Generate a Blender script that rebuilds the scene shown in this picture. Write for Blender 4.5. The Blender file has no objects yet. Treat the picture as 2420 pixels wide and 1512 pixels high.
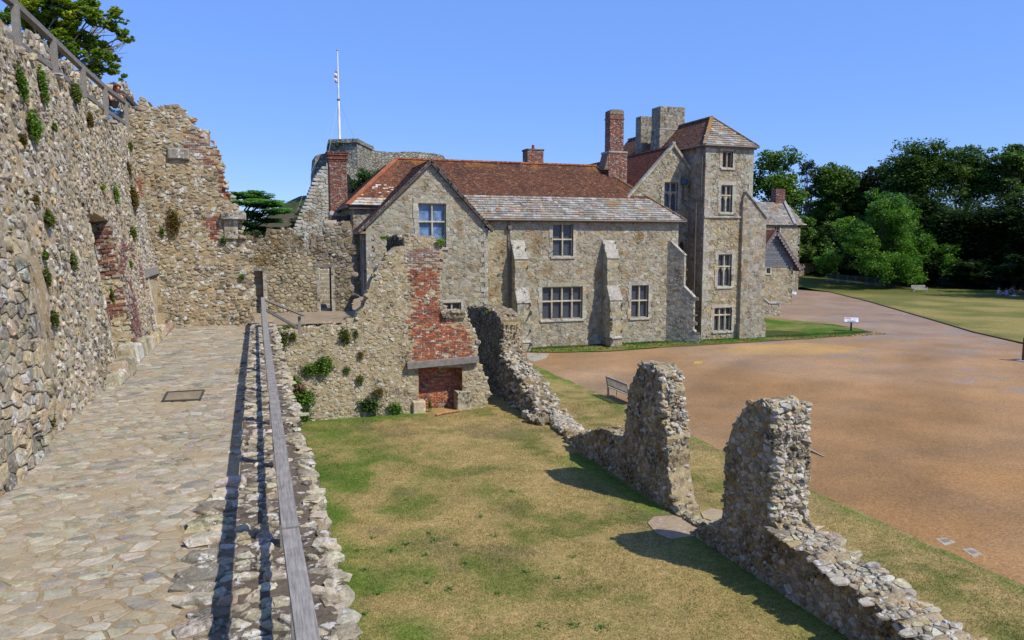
import bpy, math, random
import numpy as np
from mathutils import Vector
from mathutils.geometry import tessellate_polygon, delaunay_2d_cdt
R = math.radians
rng = np.random.default_rng(7); random.seed(7)
SC = bpy.context.scene
# ------------------------------------------------------------------ camera
F_ = 1750.; CX = 1209.5; CY = 756.; PITCH = R(6.06); YAW = R(19.1); CZ = 2.8
cam = bpy.data.objects.new('camera', bpy.data.cameras.new('camera')); SC.collection.objects.link(cam)
cam.location = (0, 0, CZ); cam.rotation_euler = (R(90) - PITCH, 0, -YAW)
cam.data.sensor_width = 36; cam.data.lens = 36 * F_ / 2419.; cam.data.clip_start = .1; cam.data.clip_end = 3000
SC.camera = cam
# ------------------------------------------------------------------ world, sun, exposure
SUN = np.array([.52, -.66, 1.0]); SUN /= np.linalg.norm(SUN)
w = bpy.data.worlds.new('World'); SC.world = w; w.use_nodes = True
nt = w.node_tree; sk = nt.nodes.new('ShaderNodeTexSky'); sk.sky_type = 'NISHITA'; sk.sun_disc = False
sk.sun_elevation = math.asin(SUN[2]); sk.sun_rotation = math.atan2(SUN[0], SUN[1])
sk.air_density = .85; sk.dust_density = .05; sk.ozone_density = 5.0; sk.altitude = 60
bg = nt.nodes['Background']; hs = nt.nodes.new('ShaderNodeHueSaturation'); hs.inputs['Saturation'].default_value = 1.08; hs.inputs['Value'].default_value = 1.1; hs.inputs['Hue'].default_value = .514; nt.links.new(sk.outputs[0], hs.inputs['Color']); mxs = nt.nodes.new('ShaderNodeMix'); mxs.data_type = 'RGBA'; mxs.inputs[0].default_value = .62; mxs.inputs[7].default_value = (1.22, 2.62, 6.6, 1); nt.links.new(hs.outputs[0], mxs.inputs[6]); nt.links.new(mxs.outputs[2], bg.inputs[0]); bg.inputs[1].default_value = .15
sl = bpy.data.lights.new('sun', 'SUN'); sl.energy = 4.7; sl.angle = R(.53); sl.color = (1, .925, .79)
so = bpy.data.objects.new('sun', sl); SC.collection.objects.link(so)
so.rotation_euler = Vector(SUN.tolist()).to_track_quat('Z', 'Y').to_euler()
SC.view_settings.view_transform = 'Standard'; SC.view_settings.look = 'None'
SC.view_settings.exposure = .12; SC.view_settings.gamma = 1
# ------------------------------------------------------------------ measuring: a sight line of the photo met with a plane
fw = np.array([math.sin(YAW) * math.cos(PITCH), math.cos(YAW) * math.cos(PITCH), -math.sin(PITCH)])
rt = np.array([math.cos(YAW), -math.sin(YAW), 0]); up = np.cross(rt, fw); CAM = np.array([0, 0, CZ])
def ray(x, y): return fw + rt * (x - CX) / F_ + up * (CY - y) / F_
def PZ(x, y, z): d = ray(x, y); return CAM + d * (z - CZ) / d[2]
def PY(x, y, Y): d = ray(x, y); return CAM + d * Y / d[1]
def PX(x, y, X): d = ray(x, y); return CAM + d * X / d[0]
def depth(p): return float((np.array(p) - CAM) @ fw)
class Fr:
    """a flat working plane: origin, two axes, outward normal"""
    def __init__(s, O, U, V):
        s.O = np.array(O, float); s.U = np.array(U, float) / np.linalg.norm(U); s.V = np.array(V, float) / np.linalg.norm(V)
        s.N = np.cross(s.U, s.V)
    def m(s, u, v, d=0):
        u = np.asarray(u, float); v = np.asarray(v, float); d = np.asarray(d, float) + 0 * u
        return s.O + u[..., None] * s.U + v[..., None] * s.V + d[..., None] * s.N
    def uv(s, P): q = np.asarray(P) - s.O; return (float(q @ s.U), float(q @ s.V))
    def px(s, x, y):
        d = ray(x, y); t = ((s.O - CAM) @ s.N) / (d @ s.N); return s.uv(CAM + d * t)
    def pxs(s, L): return [s.px(*p) for p in L]
def fS(Y): return Fr((0, Y, 0), (1, 0, 0), (0, 0, 1))       # faces south, u = x
def fW(X): return Fr((X, 0, 0), (0, -1, 0), (0, 0, 1))      # faces west,  u = -y
def fE(X): return Fr((X, 0, 0), (0, 1, 0), (0, 0, 1))
def fT(z): return Fr((0, 0, z), (1, 0, 0), (0, 1, 0))
# ------------------------------------------------------------------ noise
def _h(ix, iy, iz, s):
    n = (ix * 374761393 + iy * 668265263 + iz * 2147483647 + s * 974634777) & 0xffffffff
    n = ((n ^ (n >> 13)) * 1274126177) & 0xffffffff
    return ((n ^ (n >> 16)) & 0xffff) / 65535.
def vn(x, y, z=0., s=0):
    x = np.asarray(x, float); y = np.asarray(y, float); z = np.asarray(z, float) + 0 * x
    ix, iy, iz = [np.floor(a).astype(np.int64) for a in (x, y, z)]
    fx, fy, fz = x - ix, y - iy, z - iz
    fx, fy, fz = [a * a * (3 - 2 * a) for a in (fx, fy, fz)]
    r = 0
    for dx in (0, 1):
        for dy in (0, 1):
            for dz in (0, 1):
                r = r + _h(ix + dx, iy + dy, iz + dz, s) * (fx if dx else 1 - fx) * (fy if dy else 1 - fy) * (fz if dz else 1 - fz)
    return r
def fbm(x, y, z=0., s=0, o=4):
    r = 0; a = .5
    for k in range(o): r = r + a * vn(np.asarray(x) * 2 ** k, np.asarray(y) * 2 ** k, np.asarray(z) * 2 ** k, s + k); a *= .5
    return r / (1 - .5 ** o)
# ------------------------------------------------------------------ mesh collector
class Acc:
    def __init__(s): s.v = []; s.f = []; s.c = []; s.n = 0
    def add(s, v, f, col):
        v = np.asarray(v, float).reshape(-1, 3); f = np.asarray(f, np.int64)
        col = np.asarray(col, float)
        if col.ndim == 1: col = np.tile(col[:3], (len(f), 1))
        s.v.append(v); s.f.append(f + s.n); s.c.append(col); s.n += len(v)
    def build(s, name, mat, parent=None, smooth=False):
        me = bpy.data.meshes.new(name)
        if s.v:
            V = np.concatenate(s.v); me.vertices.add(len(V)); me.vertices.foreach_set('co', V.astype(np.float32).ravel())
            L = np.concatenate([f.ravel() for f in s.f]); T = np.concatenate([np.full(len(f), f.shape[1]) for f in s.f])
            me.loops.add(len(L)); me.loops.foreach_set('vertex_index', L.astype(np.int32))
            me.polygons.add(len(T)); st = np.concatenate([[0], np.cumsum(T)[:-1]])
            me.polygons.foreach_set('loop_start', st.astype(np.int32)); me.polygons.foreach_set('loop_total', T.astype(np.int32))
            Cc = np.repeat(np.concatenate(s.c), T, axis=0); Cc = np.concatenate([Cc, np.ones((len(Cc), 1))], 1)
            me.update(calc_edges=True)
            a = me.attributes.new('Col', 'FLOAT_COLOR', 'CORNER'); a.data.foreach_set('color', Cc.astype(np.float32).ravel())
            me.polygons.foreach_set('use_smooth', np.full(len(T), bool(smooth)))
            me.validate(); me.update()
        me.materials.append(mat)
        o = bpy.data.objects.new(name, me); SC.collection.objects.link(o)
        if parent: o.parent = parent; o.matrix_parent_inverse = parent.matrix_world.inverted() if False else o.matrix_parent_inverse
        return o
def tag(o, label=None, cat=None, group=None, kind=None):
    if label: o['label'] = label
    if cat: o['category'] = cat
    if group: o['group'] = group
    if kind: o['kind'] = kind
    return o
EMP = {}
def thing(name, label, cat, loc=(0, 0, 0), group=None):
    o = bpy.data.objects.new(name, None); SC.collection.objects.link(o); o.empty_display_size = .3
    return tag(o, label, cat, group)
# things are modelled in world space; the empty is moved to the thing's base and its parts shifted back by the same amount
def settle(root, loc):
    loc = Vector([float(a) for a in loc]); root.location = loc
    for ch in root.children: ch.location = ch.location - loc
# ------------------------------------------------------------------ primitives
BOXF = np.array([[0, 3, 2, 1], [4, 5, 6, 7], [0, 1, 5, 4], [1, 2, 6, 5], [2, 3, 7, 6], [3, 0, 4, 7]])
def box(a, fr, u0, u1, v0, v1, d0, d1, col, bev=0.):
    if bev <= 0:
        V = fr.m(np.array([u0, u1, u1, u0] * 2), np.array([v0, v0, v1, v1] * 2), np.array([d0] * 4 + [d1] * 4)); a.add(V, BOXF, col); return
    b = bev
    us = [u0, u1, u1, u0, u0, u1, u1, u0, u0 + b, u1 - b, u1 - b, u0 + b]; vs = [v0, v0, v1, v1] * 2 + [v0 + b, v0 + b, v1 - b, v1 - b]
    ds = [d0] * 4 + [d1 - b] * 4 + [d1] * 4
    F = [[0, 3, 2, 1], [8, 9, 10, 11]] + [[i, (i + 1) % 4, 4 + (i + 1) % 4, 4 + i] for i in range(4)] + [[4 + i, 4 + (i + 1) % 4, 8 + (i + 1) % 4, 8 + i] for i in range(4)]
    a.add(fr.m(np.array(us), np.array(vs), np.array(ds)), F, col)
def beam(a, p, q, w, h, col, upv=(0, 0, 1)):
    p = np.array(p, float); q = np.array(q, float); d = q - p; L = np.linalg.norm(d); d /= L
    s = np.cross(d, upv); s /= np.linalg.norm(s); t = np.cross(s, d)
    fr = Fr(p, s, t); V = []
    for k in (0, 1):
        for (x, y) in ((-1, -1), (1, -1), (1, 1), (-1, 1)): V.append(p + d * L * k + s * x * w / 2 + t * y * h / 2)
    a.add(V, BOXF, col)
def tube(a, pts, rad, col, n=8, cap=True):
    pts = [np.array(p, float) for p in pts]; rad = rad if hasattr(rad, '__len__') else [rad] * len(pts)
    V = []; F = []
    for i, p in enumerate(pts):
        d = pts[min(i + 1, len(pts) - 1)] - pts[max(i - 1, 0)]; d = d / (np.linalg.norm(d) + 1e-9)
        s = np.cross(d, (0, 0, 1) if abs(d[2]) < .9 else (1, 0, 0)); s /= np.linalg.norm(s); t = np.cross(s, d)
        for k in range(n): an = 2 * math.pi * k / n; V.append(p + (s * math.cos(an) + t * math.sin(an)) * rad[i])
    for i in range(len(pts) - 1):
        for k in range(n): F.append([i * n + k, i * n + (k + 1) % n, (i + 1) * n + (k + 1) % n, (i + 1) * n + k])
    a.add(V, F, col)
    if cap:
        for i in (0, len(pts) - 1):
            ring = V[i * n:(i + 1) * n]; c = pts[i]; a.add(ring + [c], [[k, (k + 1) % n, n] for k in range(n)], col)
def prism(a, loops, fr, d0, d1, col, back=True):
    """polygon with holes, in the plane's own u, v, thickened between d0 (back) and d1 (front)"""
    flat = [p for l in loops for p in l]
    tri = tessellate_polygon([[Vector((p[0], p[1], 0)) for p in l] for l in loops])
    tri = np.array([t for t in tri if len(set(t)) == 3])
    u = np.array([p[0] for p in flat]); v = np.array([p[1] for p in flat])
    A = (u[tri[:, 1]] - u[tri[:, 0]]) * (v[tri[:, 2]] - v[tri[:, 0]]) - (u[tri[:, 2]] - u[tri[:, 0]]) * (v[tri[:, 1]] - v[tri[:, 0]])
    tri[A < 0] = tri[A < 0][:, ::-1]
    a.add(fr.m(u, v, d1), tri, col)
    if back: a.add(fr.m(u, v, d0), tri[:, ::-1], col)
    for l in loops:
        n = len(l); u = np.array([p[0] for p in l]); v = np.array([p[1] for p in l])
        a.add(np.concatenate([fr.m(u, v, d1), fr.m(u, v, d0)]), [[i, (i + 1) % n, n + (i + 1) % n, n + i] for i in range(n)], col)
def inpoly(u, v, P):
    u = np.asarray(u, float); v = np.asarray(v, float); r = np.zeros(u.shape, bool); n = len(P)
    for i in range(n):
        x1, y1 = P[i]; x2, y2 = P[(i + 1) % n]
        c = ((y1 > v) != (y2 > v)); r ^= c & (u < (x2 - x1) * (v - y1) / ((y2 - y1) if y2 != y1 else 1e-12) + x1)
    return r
# boulder template
def _ico(noise, seed):
    r_ = np.random.default_rng(seed); g = np.linspace(-1, 1, 3); V = []; idx = {}
    F = []
    def vid(p):
        k = tuple(np.round(p, 3));
        if k not in idx: idx[k] = len(V); V.append(p)
        return idx[k]
    for ax in range(3):
        for sg in (-1, 1):
            for i in range(2):
                for j in range(2):
                    q = []
                    for (a_, b_) in ((i, j), (i + 1, j), (i + 1, j + 1), (i, j + 1)):
                        p = np.zeros(3); p[ax] = sg; p[(ax + 1) % 3] = g[a_]; p[(ax + 2) % 3] = g[b_]; q.append(vid(p))
                    F.append(q if sg > 0 else q[::-1])
    V = np.array(V); V = V / (np.abs(V) ** 3.2).sum(1, keepdims=True) ** (1 / 3.2)
    return V * (1 + r_.normal(0, noise, V.shape)), np.array(F)
BT = [_ico(.2, k) for k in range(14)]
def boulders(a, C, S, cols, rg=rng, tilt=.5):
    C = np.asarray(C, float); S = np.asarray(S, float); n = len(C)
    if n == 0: return
    k = rg.integers(0, len(BT), n)
    for t in range(len(BT)):
        i = np.where(k == t)[0]
        if not len(i): continue
        V, Fc = BT[t]; an = rg.uniform(-tilt, tilt, (len(i), 3)); an[:, 2] *= 2
        v = V[None] * S[i][:, None, :]
        for ax in range(3):
            c, s_ = np.cos(an[:, ax])[:, None], np.sin(an[:, ax])[:, None]; b1, b2 = (ax + 1) % 3, (ax + 2) % 3
            x, y = v[..., b1].copy(), v[..., b2].copy(); v[..., b1] = x * c - y * s_; v[..., b2] = x * s_ + y * c
        v = v + C[i][:, None, :]
        f = Fc[None] + (np.arange(len(i)) * len(V))[:, None, None]
        a.add(v.reshape(-1, 3), f.reshape(-1, 4), np.repeat(np.asarray(cols)[i], len(Fc), axis=0))
# ------------------------------------------------------------------ packed irregular stones (Voronoi cells)
def clip(P, nx, ny, c):
    out = []; n = len(P)
    for i in range(n):
        a_ = P[i]; b_ = P[i - 1]; da = a_[0] * nx + a_[1] * ny - c; db = b_[0] * nx + b_[1] * ny - c
        if (da <= 0) != (db <= 0):
            t = da / (da - db); out.append((a_[0] + (b_[0] - a_[0]) * t, a_[1] + (b_[1] - a_[1]) * t))
        if da <= 0: out.append(a_)
    return out
def cells(bounds, sz, asp=1.5, jit=.35, rg=rng, inside=None):
    """irregular courses over a rectangle; returns sites and cell outlines"""
    u0, v0, u1, v1 = bounds; S = []; v = v0
    while v < v1:
        h = sz * (rg.uniform(.6, 1.5) if jit > .55 else rg.uniform(.75, 1.3)); u = u0 - rg.uniform(0, sz * asp)
        while u < u1:
            wd = sz * asp * (rg.uniform(.45, 1.7) if jit > .55 else rg.uniform(.55, 1.5))
            if rg.random() < .16 and h > sz * .9:
                S.append((u + wd / 2, v + h * .25)); S.append((u + wd / 2 + rg.normal(0, .1) * sz, v + h * .78))
            else: S.append((u + wd / 2 + rg.normal(0, jit * .3) * sz, v + h / 2 + rg.normal(0, jit * .6) * sz))
            u += wd
        v += h
    S = np.array(S)
    if inside is not None: S = S[inside(S[:, 0], S[:, 1])]
    Q = S / np.array([asp, 1.]); n = len(Q); out = []
    order = np.argsort(Q[:, 1]); 
    K = min(13, n); CH = 600
    for c0 in range(0, n, CH):
        ii = order[c0:c0 + CH]; ylo, yhi = Q[ii, 1].min() - 2.6 * sz, Q[ii, 1].max() + 2.6 * sz
        cand = np.where((Q[:, 1] > ylo) & (Q[:, 1] < yhi))[0]
        D = ((Q[ii][:, None] - Q[cand][None]) ** 2).sum(2); K2 = min(K, len(cand)); nb = np.argpartition(D, K2 - 1, axis=1)[:, :K2]
        for r_, i in enumerate(ii):
            x, y = Q[i]; m = sz * 1.3
            P = [(x - m, y - m), (x + m, y - m), (x + m, y + m), (x - m, y + m)]
            js = cand[nb[r_]]; js = js[np.argsort(D[r_, nb[r_]])]
            for j in js:
                if j == i: continue
                X, Y = Q[j]; nx, ny = X - x, Y - y
                P = clip(P, nx, ny, (X * X + Y * Y - x * x - y * y) / 2)
                if len(P) < 3: break
            if len(P) >= 3: out.append((S[i], [(p[0] * asp, p[1]) for p in P]))
    return out
def stones(a, fr, CL, gap, h, colf, lod=1, rg=rng, tilt=.25, bulge=.35, warp=None, cut=.2):
    """raise every cell as a stone; h = (low, high) relief"""
    for (s_, P) in CL:
        P = np.array(P)
        if len(P) < 3: continue
        c = P.mean(0); ext = P.max(0) - P.min(0); r_ = min(ext) / 2
        if r_ < gap * 1.4: continue
        k = 1 - gap / r_; P = c + (P - c) * k
        if lod >= 1:
            Pn = np.roll(P, -1, 0); P = np.stack([P * (1 - cut) + Pn * cut, P * cut + Pn * (1 - cut)], 1).reshape(-1, 2)
            P = P + rg.normal(0, .035 * r_, P.shape)
        n = len(P); hh = rg.uniform(*h); tx, ty = rg.normal(0, tilt, 2) * abs(hh) / max(r_, .03)
        def dd(Q, base): return base + (Q[:, 0] - c[0]) * tx + (Q[:, 1] - c[1]) * ty
        col = colf(c[0], c[1], rg)
        w0 = warp(c[0], c[1]) if warp else 0.
        if lod >= 2:
            Q1 = c + (P - c) * .99; Q2 = c + (P - c) * .84; Q3 = c + (P - c) * .45
            ah = abs(hh) + .008; n1 = rg.normal(0, .09 * ah, n); n2 = rg.normal(0, .12 * ah, n); n3 = rg.normal(0, .16 * ah, n)
            V = np.concatenate([fr.m(P[:, 0], P[:, 1], w0 - .02), fr.m(Q1[:, 0], Q1[:, 1], w0 + dd(Q1, hh * .55) + n1), fr.m(Q2[:, 0], Q2[:, 1], w0 + dd(Q2, hh * .9) + n2),
                                fr.m(Q3[:, 0], Q3[:, 1], w0 + dd(Q3, hh * (1 + bulge * .3)) + n3), fr.m(c[:1], c[1:], w0 + hh * (1 + bulge * .35))])
            i = np.arange(n); j = (i + 1) % n
            F = np.concatenate([np.stack([i + b * n, j + b * n, j + (b + 1) * n, i + (b + 1) * n], 1) for b in range(3)])
            a.add(V, F, col); a.add(V[3 * n:], np.stack([i, j, i * 0 + n], 1), col)
        else:
            Q1 = c + (P - c) * (.86 if lod else .9)
            V = np.concatenate([fr.m(P[:, 0], P[:, 1], w0 - .01), fr.m(Q1[:, 0], Q1[:, 1], w0 + dd(Q1, hh * .85)), fr.m(c[:1], c[1:], w0 + hh * (1 + bulge * .3))])
            i = np.arange(n); j = (i + 1) % n
            a.add(V, np.stack([i, j, j + n, i + n], 1), col); a.add(V[n:], np.stack([i, j, i * 0 + n], 1), col)
def bricks(a, fr, P, colf, L=.225, H=.075, gap=.012, h=(.004, .02), rg=rng, clipf=None):
    P = list(P); us = [p[0] for p in P]; vs = [p[1] for p in P]
    nr = int((max(vs) - min(vs)) / H) + 1; nc = int((max(us) - min(us)) / L) + 2
    row, colm = np.meshgrid(np.arange(nr), np.arange(nc), indexing='ij')
    u = min(us) + (colm - .5 * (row % 2)) * L + L / 2; v = min(vs) + row * H + H / 2
    u = u.ravel(); v = v.ravel() + rg.normal(0, .003, u.size); k = inpoly(u, v, P)
    if clipf is not None: k &= clipf(u, v)
    for x, y in zip(u[k], v[k]):
        if rg.random() < .03: continue
        l = L / 2 - gap / 2 - rg.uniform(0, .008); g = H / 2 - gap / 2; d = rg.uniform(*h) - (.03 if rg.random() < .04 else 0)
        xa_, xb_ = max(x - l, min(us)), min(x + l, max(us))
        if xb_ - xa_ < .03: continue
        box(a, fr, xa_, xb_, y - g, y + g, -.03, d + .006, colf(x, y, rg), .004)
def pal(cols, wts, var=.12):
    cols = np.array(cols, float); wts = np.array(wts, float) / sum(wts); cum = np.cumsum(wts)
    def f(u, v, rg):
        c = cols[min(int(np.searchsorted(cum, rg.random())), len(cols) - 1)]
        return np.clip(c * rg.uniform(1 - var, 1 + var) * (1 + rg.normal(0, .03, 3)), 0, .9)
    return f
# ------------------------------------------------------------------ materials
MATS = {}
def nodes(name):
    m = bpy.data.materials.new(name); m.use_nodes = True; t = m.node_tree; b = t.nodes['Principled BSDF']; return m, t, b
def N(t, typ, **k):
    n = t.nodes.new(typ)
    for a_, v in k.items():
        if a_.startswith('i_'): n.inputs[int(a_[2:])].default_value = v
        else: setattr(n, a_, v)
    return n
def noise(t, co, scale, detail=4, rough=.6):
    n = N(t, 'ShaderNodeTexNoise'); n.inputs['Scale'].default_value = scale; n.inputs['Detail'].default_value = detail; n.inputs['Roughness'].default_value = rough
    t.links.new(co, n.inputs['Vector']); return n.outputs['Fac']
def ramp(t, fac, lo, hi, c0=(0, 0, 0, 1), c1=(1, 1, 1, 1)):
    r_ = N(t, 'ShaderNodeValToRGB'); r_.color_ramp.elements[0].position = lo; r_.color_ramp.elements[1].position = hi
    r_.color_ramp.elements[0].color = c0; r_.color_ramp.elements[1].color = c1; t.links.new(fac, r_.inputs[0]); return r_.outputs[0]
def mixc(t, fac, A, B, mode='MIX'):
    n = N(t, 'ShaderNodeMix', data_type='RGBA', blend_type=mode)
    for s_, v in ((0, fac), (6, A), (7, B)):
        if hasattr(v, 'is_linked') or hasattr(v, 'links'): t.links.new(v, n.inputs[s_])
        else: n.inputs[s_].default_value = v if s_ == 0 else (*v[:3], 1)
    return n.outputs[2]
def bump(t, b, h, strength, dist=.02, prev=None):
    n = N(t, 'ShaderNodeBump'); n.inputs['Strength'].default_value = strength; n.inputs['Distance'].default_value = dist
    t.links.new(h, n.inputs['Height'])
    if prev: t.links.new(prev, n.inputs['Normal'])
    t.links.new(n.outputs[0], b.inputs['Normal']); return n.outputs[0]
def mat_col(name, lichen=0., lcol=(.62, .61, .58), lscale=5., dark=0., dcol=(.03, .028, .022), dscale=1.2, fine=30., var=.5, bstr=.5, bdist=.02, rough=.92, spec=.15, stain=0., stcol=(.12, .10, .03)):
    """surface whose base colour is the object's own painted 'Col', broken up by noise, pale lichen and dark crust"""
    m, t, b = nodes(name); co = N(t, 'ShaderNodeTexCoord').outputs['Object']
    at = N(t, 'ShaderNodeAttribute', attribute_name='Col').outputs['Color']
    n1 = noise(t, co, fine, 6, .7); n2 = noise(t, co, fine * .22, 3, .5)
    v = ramp(t, n1, .25, .75, (1 - var, 1 - var, 1 - var, 1), (1 + var * .8, 1 + var * .8, 1 + var * .8, 1))
    c = mixc(t, 1., at, v, 'MULTIPLY')
    v2 = ramp(t, n2, .3, .7, (.8, .78, .74, 1), (1.12, 1.12, 1.12, 1)); c = mixc(t, 1., c, v2, 'MULTIPLY')
    if stain:
        ns = noise(t, co, .9, 5, .65); c = mixc(t, ramp(t, ns, .62 - stain * .2, .72 - stain * .1), c, stcol)
    if dark:
        nd = noise(t, co, dscale * 6, 6, .75); nd2 = noise(t, co, dscale, 3, .6)
        mm = N(t, 'ShaderNodeMath', operation='MULTIPLY'); t.links.new(ramp(t, nd, .45, .6), mm.inputs[0]); t.links.new(ramp(t, nd2, .62 - dark * .3, .72 - dark * .2), mm.inputs[1])
        c = mixc(t, mm.outputs[0], c, dcol)
    if lichen:
        nl = noise(t, co, lscale, 7, .72); c = mixc(t, ramp(t, nl, .66 - lichen * .22, .70 - lichen * .2), c, lcol)
    t.links.new(c, b.inputs['Base Color']); b.inputs['Roughness'].default_value = rough; b.inputs['Specular IOR Level'].default_value = spec
    if bstr: bump(t, b, n1, bstr, bdist)
    return m
M = {}
M['rubble'] = mat_col('rubble_stone', .42, lcol=(.52, .50, .46), lscale=6., dark=.35, fine=26, var=.45, bstr=.8, bdist=.025)
M['ruin'] = mat_col('ruin_stone', .38, lcol=(.48, .46, .42), lscale=7., dark=.5, fine=24, var=.5, bstr=.9, bdist=.03, stain=.5, stcol=(.20, .14, .06))
M['fire'] = mat_col('fireplace_wall_stone', .42, lscale=6., dark=.25, fine=22, var=.45, bstr=.9, bdist=.03)
M['ashlar'] = mat_col('hall_stone', .26, lcol=(.48, .46, .40), lscale=3., dark=.2, stain=.35, stcol=(.26, .18, .09), fine=16, var=.36, bstr=.5, bdist=.02)
M['dress'] = mat_col('dressed_stone', .40, lscale=8., dark=.3, fine=20, var=.32, bstr=.4, bdist=.01)
M['brick'] = mat_col('old_brick', .42, lcol=(.55, .50, .45), lscale=9., dark=.25, fine=30, var=.35, bstr=.5, bdist=.01)
M['clay'] = mat_col('clay_tile', .10, lcol=(.6, .58, .55), lscale=9, dark=.25, fine=14, var=.4, bstr=.3)
M['slate'] = mat_col('stone_slate', .35, lcol=(.50, .49, .47), lscale=5, dark=.25, fine=10, var=.35, bstr=.5, stain=.35, stcol=(.30, .17, .06))
M['paving'] = mat_col('paving_stone', .2, lcol=(.44, .41, .36), lscale=4, dark=.12, stain=.62, stcol=(.31, .245, .155), fine=34, var=.34, bstr=.5, bdist=.01)
M['wood'] = mat_col('weathered_wood', 0, fine=18, var=.3, bstr=.3, bdist=.005)
M['metal'] = mat_col('painted_metal', 0, fine=14, var=.12, bstr=0, rough=.5, spec=.4)
M['cloth'] = mat_col('cloth', 0, fine=40, var=.12, bstr=.1, rough=.9)
M['skin'] = mat_col('skin', 0, fine=20, var=.05, bstr=0, rough=.6)
M['white'] = mat_col('white_paint', 0, fine=4, var=.06, bstr=0, rough=.45, spec=.4)
def mat_wood():
    m, t, b = nodes('silvered_oak'); co = N(t, 'ShaderNodeTexCoord').outputs['Object']
    at = N(t, 'ShaderNodeAttribute', attribute_name='Col').outputs['Color']
    mp = N(t, 'ShaderNodeMapping'); mp.inputs['Scale'].default_value = (1, .06, 1); t.links.new(co, mp.inputs[0])
    n1 = noise(t, mp.outputs[0], 70, 5, .7); n2 = noise(t, co, 9, 4)
    c = mixc(t, 1., at, ramp(t, n1, .3, .7, (.55, .55, .55, 1), (1.25, 1.25, 1.25, 1)), 'MULTIPLY')
    c = mixc(t, 1., c, ramp(t, n2, .3, .75, (.8, .8, .8, 1), (1.1, 1.1, 1.1, 1)), 'MULTIPLY')
    n3 = noise(t, co, 60, 2); c = mixc(t, ramp(t, n3, .74, .78), c, (.6, .6, .58))
    t.links.new(c, b.inputs['Base Color']); b.inputs['Roughness'].default_value = .85; b.inputs['Specular IOR Level'].default_value = .2
    bump(t, b, n1, .5, .006); return m
M['oak'] = mat_wood()
def mat_glass(name, base, lead, sc=5.2, flat=.12):
    """leaded window glass: dark panes with a diamond lattice of lead"""
    m, t, b = nodes(name); co = N(t, 'ShaderNodeTexCoord').outputs['Object']
    sx = N(t, 'ShaderNodeSeparateXYZ'); t.links.new(co, sx.inputs[0])
    def mt(op, a_, b_=None):
        n = N(t, 'ShaderNodeMath', operation=op)
        for i, q in enumerate((a_, b_)):
            if q is None: continue
            if isinstance(q, (int, float)): n.inputs[i].default_value = q
            else: t.links.new(q, n.inputs[i])
        return n.outputs[0]
    X = mt('MULTIPLY', mt('ADD', sx.outputs[0], mt('MULTIPLY', sx.outputs[1], .0)), sc * 1.6); Zz = mt('MULTIPLY', sx.outputs[2], sc)
    L = []
    for q in (mt('ADD', X, Zz), mt('SUBTRACT', X, Zz)):
        fr_ = mt('FRACT', q); L.append(mt('LESS_THAN', fr_, flat))
    ln = mt('MAXIMUM', L[0], L[1])
    cell = N(t, 'ShaderNodeTexNoise'); cell.inputs['Scale'].default_value = 2.5; t.links.new(co, cell.inputs[0])
    g = ramp(t, cell.outputs[0], .35, .65, (*[c * .6 for c in base], 1), (*[c * 1.5 for c in base], 1))
    t.links.new(mixc(t, ln, g, lead), b.inputs['Base Color'])
    b.inputs['Roughness'].default_value = .22; b.inputs['Specular IOR Level'].default_value = .5
    nb = noise(t, co, 9, 2); bump(t, b, nb, .25, .02); return m
M['glass'] = mat_glass('leaded_glass', (.012, .015, .025), (.20, .22, .26))
M['glass_blue'] = mat_glass('leaded_blue_blind_glass', (.13, .21, .36), (.05, .07, .10), 4.2, .09)
def mat_leaf(name, tr=.35, var=.35):
    m, t, b = nodes(name); at = N(t, 'ShaderNodeAttribute', attribute_name='Col').outputs['Color']
    co = N(t, 'ShaderNodeTexCoord').outputs['Object']
    c = mixc(t, 1., at, ramp(t, noise(t, co, .9, 3), .3, .7, (.7, .72, .7, 1), (1.25, 1.2, 1.1, 1)), 'MULTIPLY')
    t.links.new(c, b.inputs['Base Color']); b.inputs['Roughness'].default_value = .5; b.inputs['Specular IOR Level'].default_value = .25
    tl = N(t, 'ShaderNodeBsdfTranslucent'); t.links.new(mixc(t, 1., c, (1.1, 1.25, .5), 'MULTIPLY'), tl.inputs[0])
    mx = N(t, 'ShaderNodeMixShader'); mx.inputs[0].default_value = tr
    t.links.new(b.outputs[0], mx.inputs[1]); t.links.new(tl.outputs[0], mx.inputs[2])
    t.links.new(mx.outputs[0], t.nodes['Material Output'].inputs[0]); return m
M['leaf'] = mat_leaf('leaves'); M['dleaf'] = mat_leaf('dark_leaves', .3); M['bark'] = mat_col('bark', .1, fine=12, var=.4, bstr=.8, bdist=.03)
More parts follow.
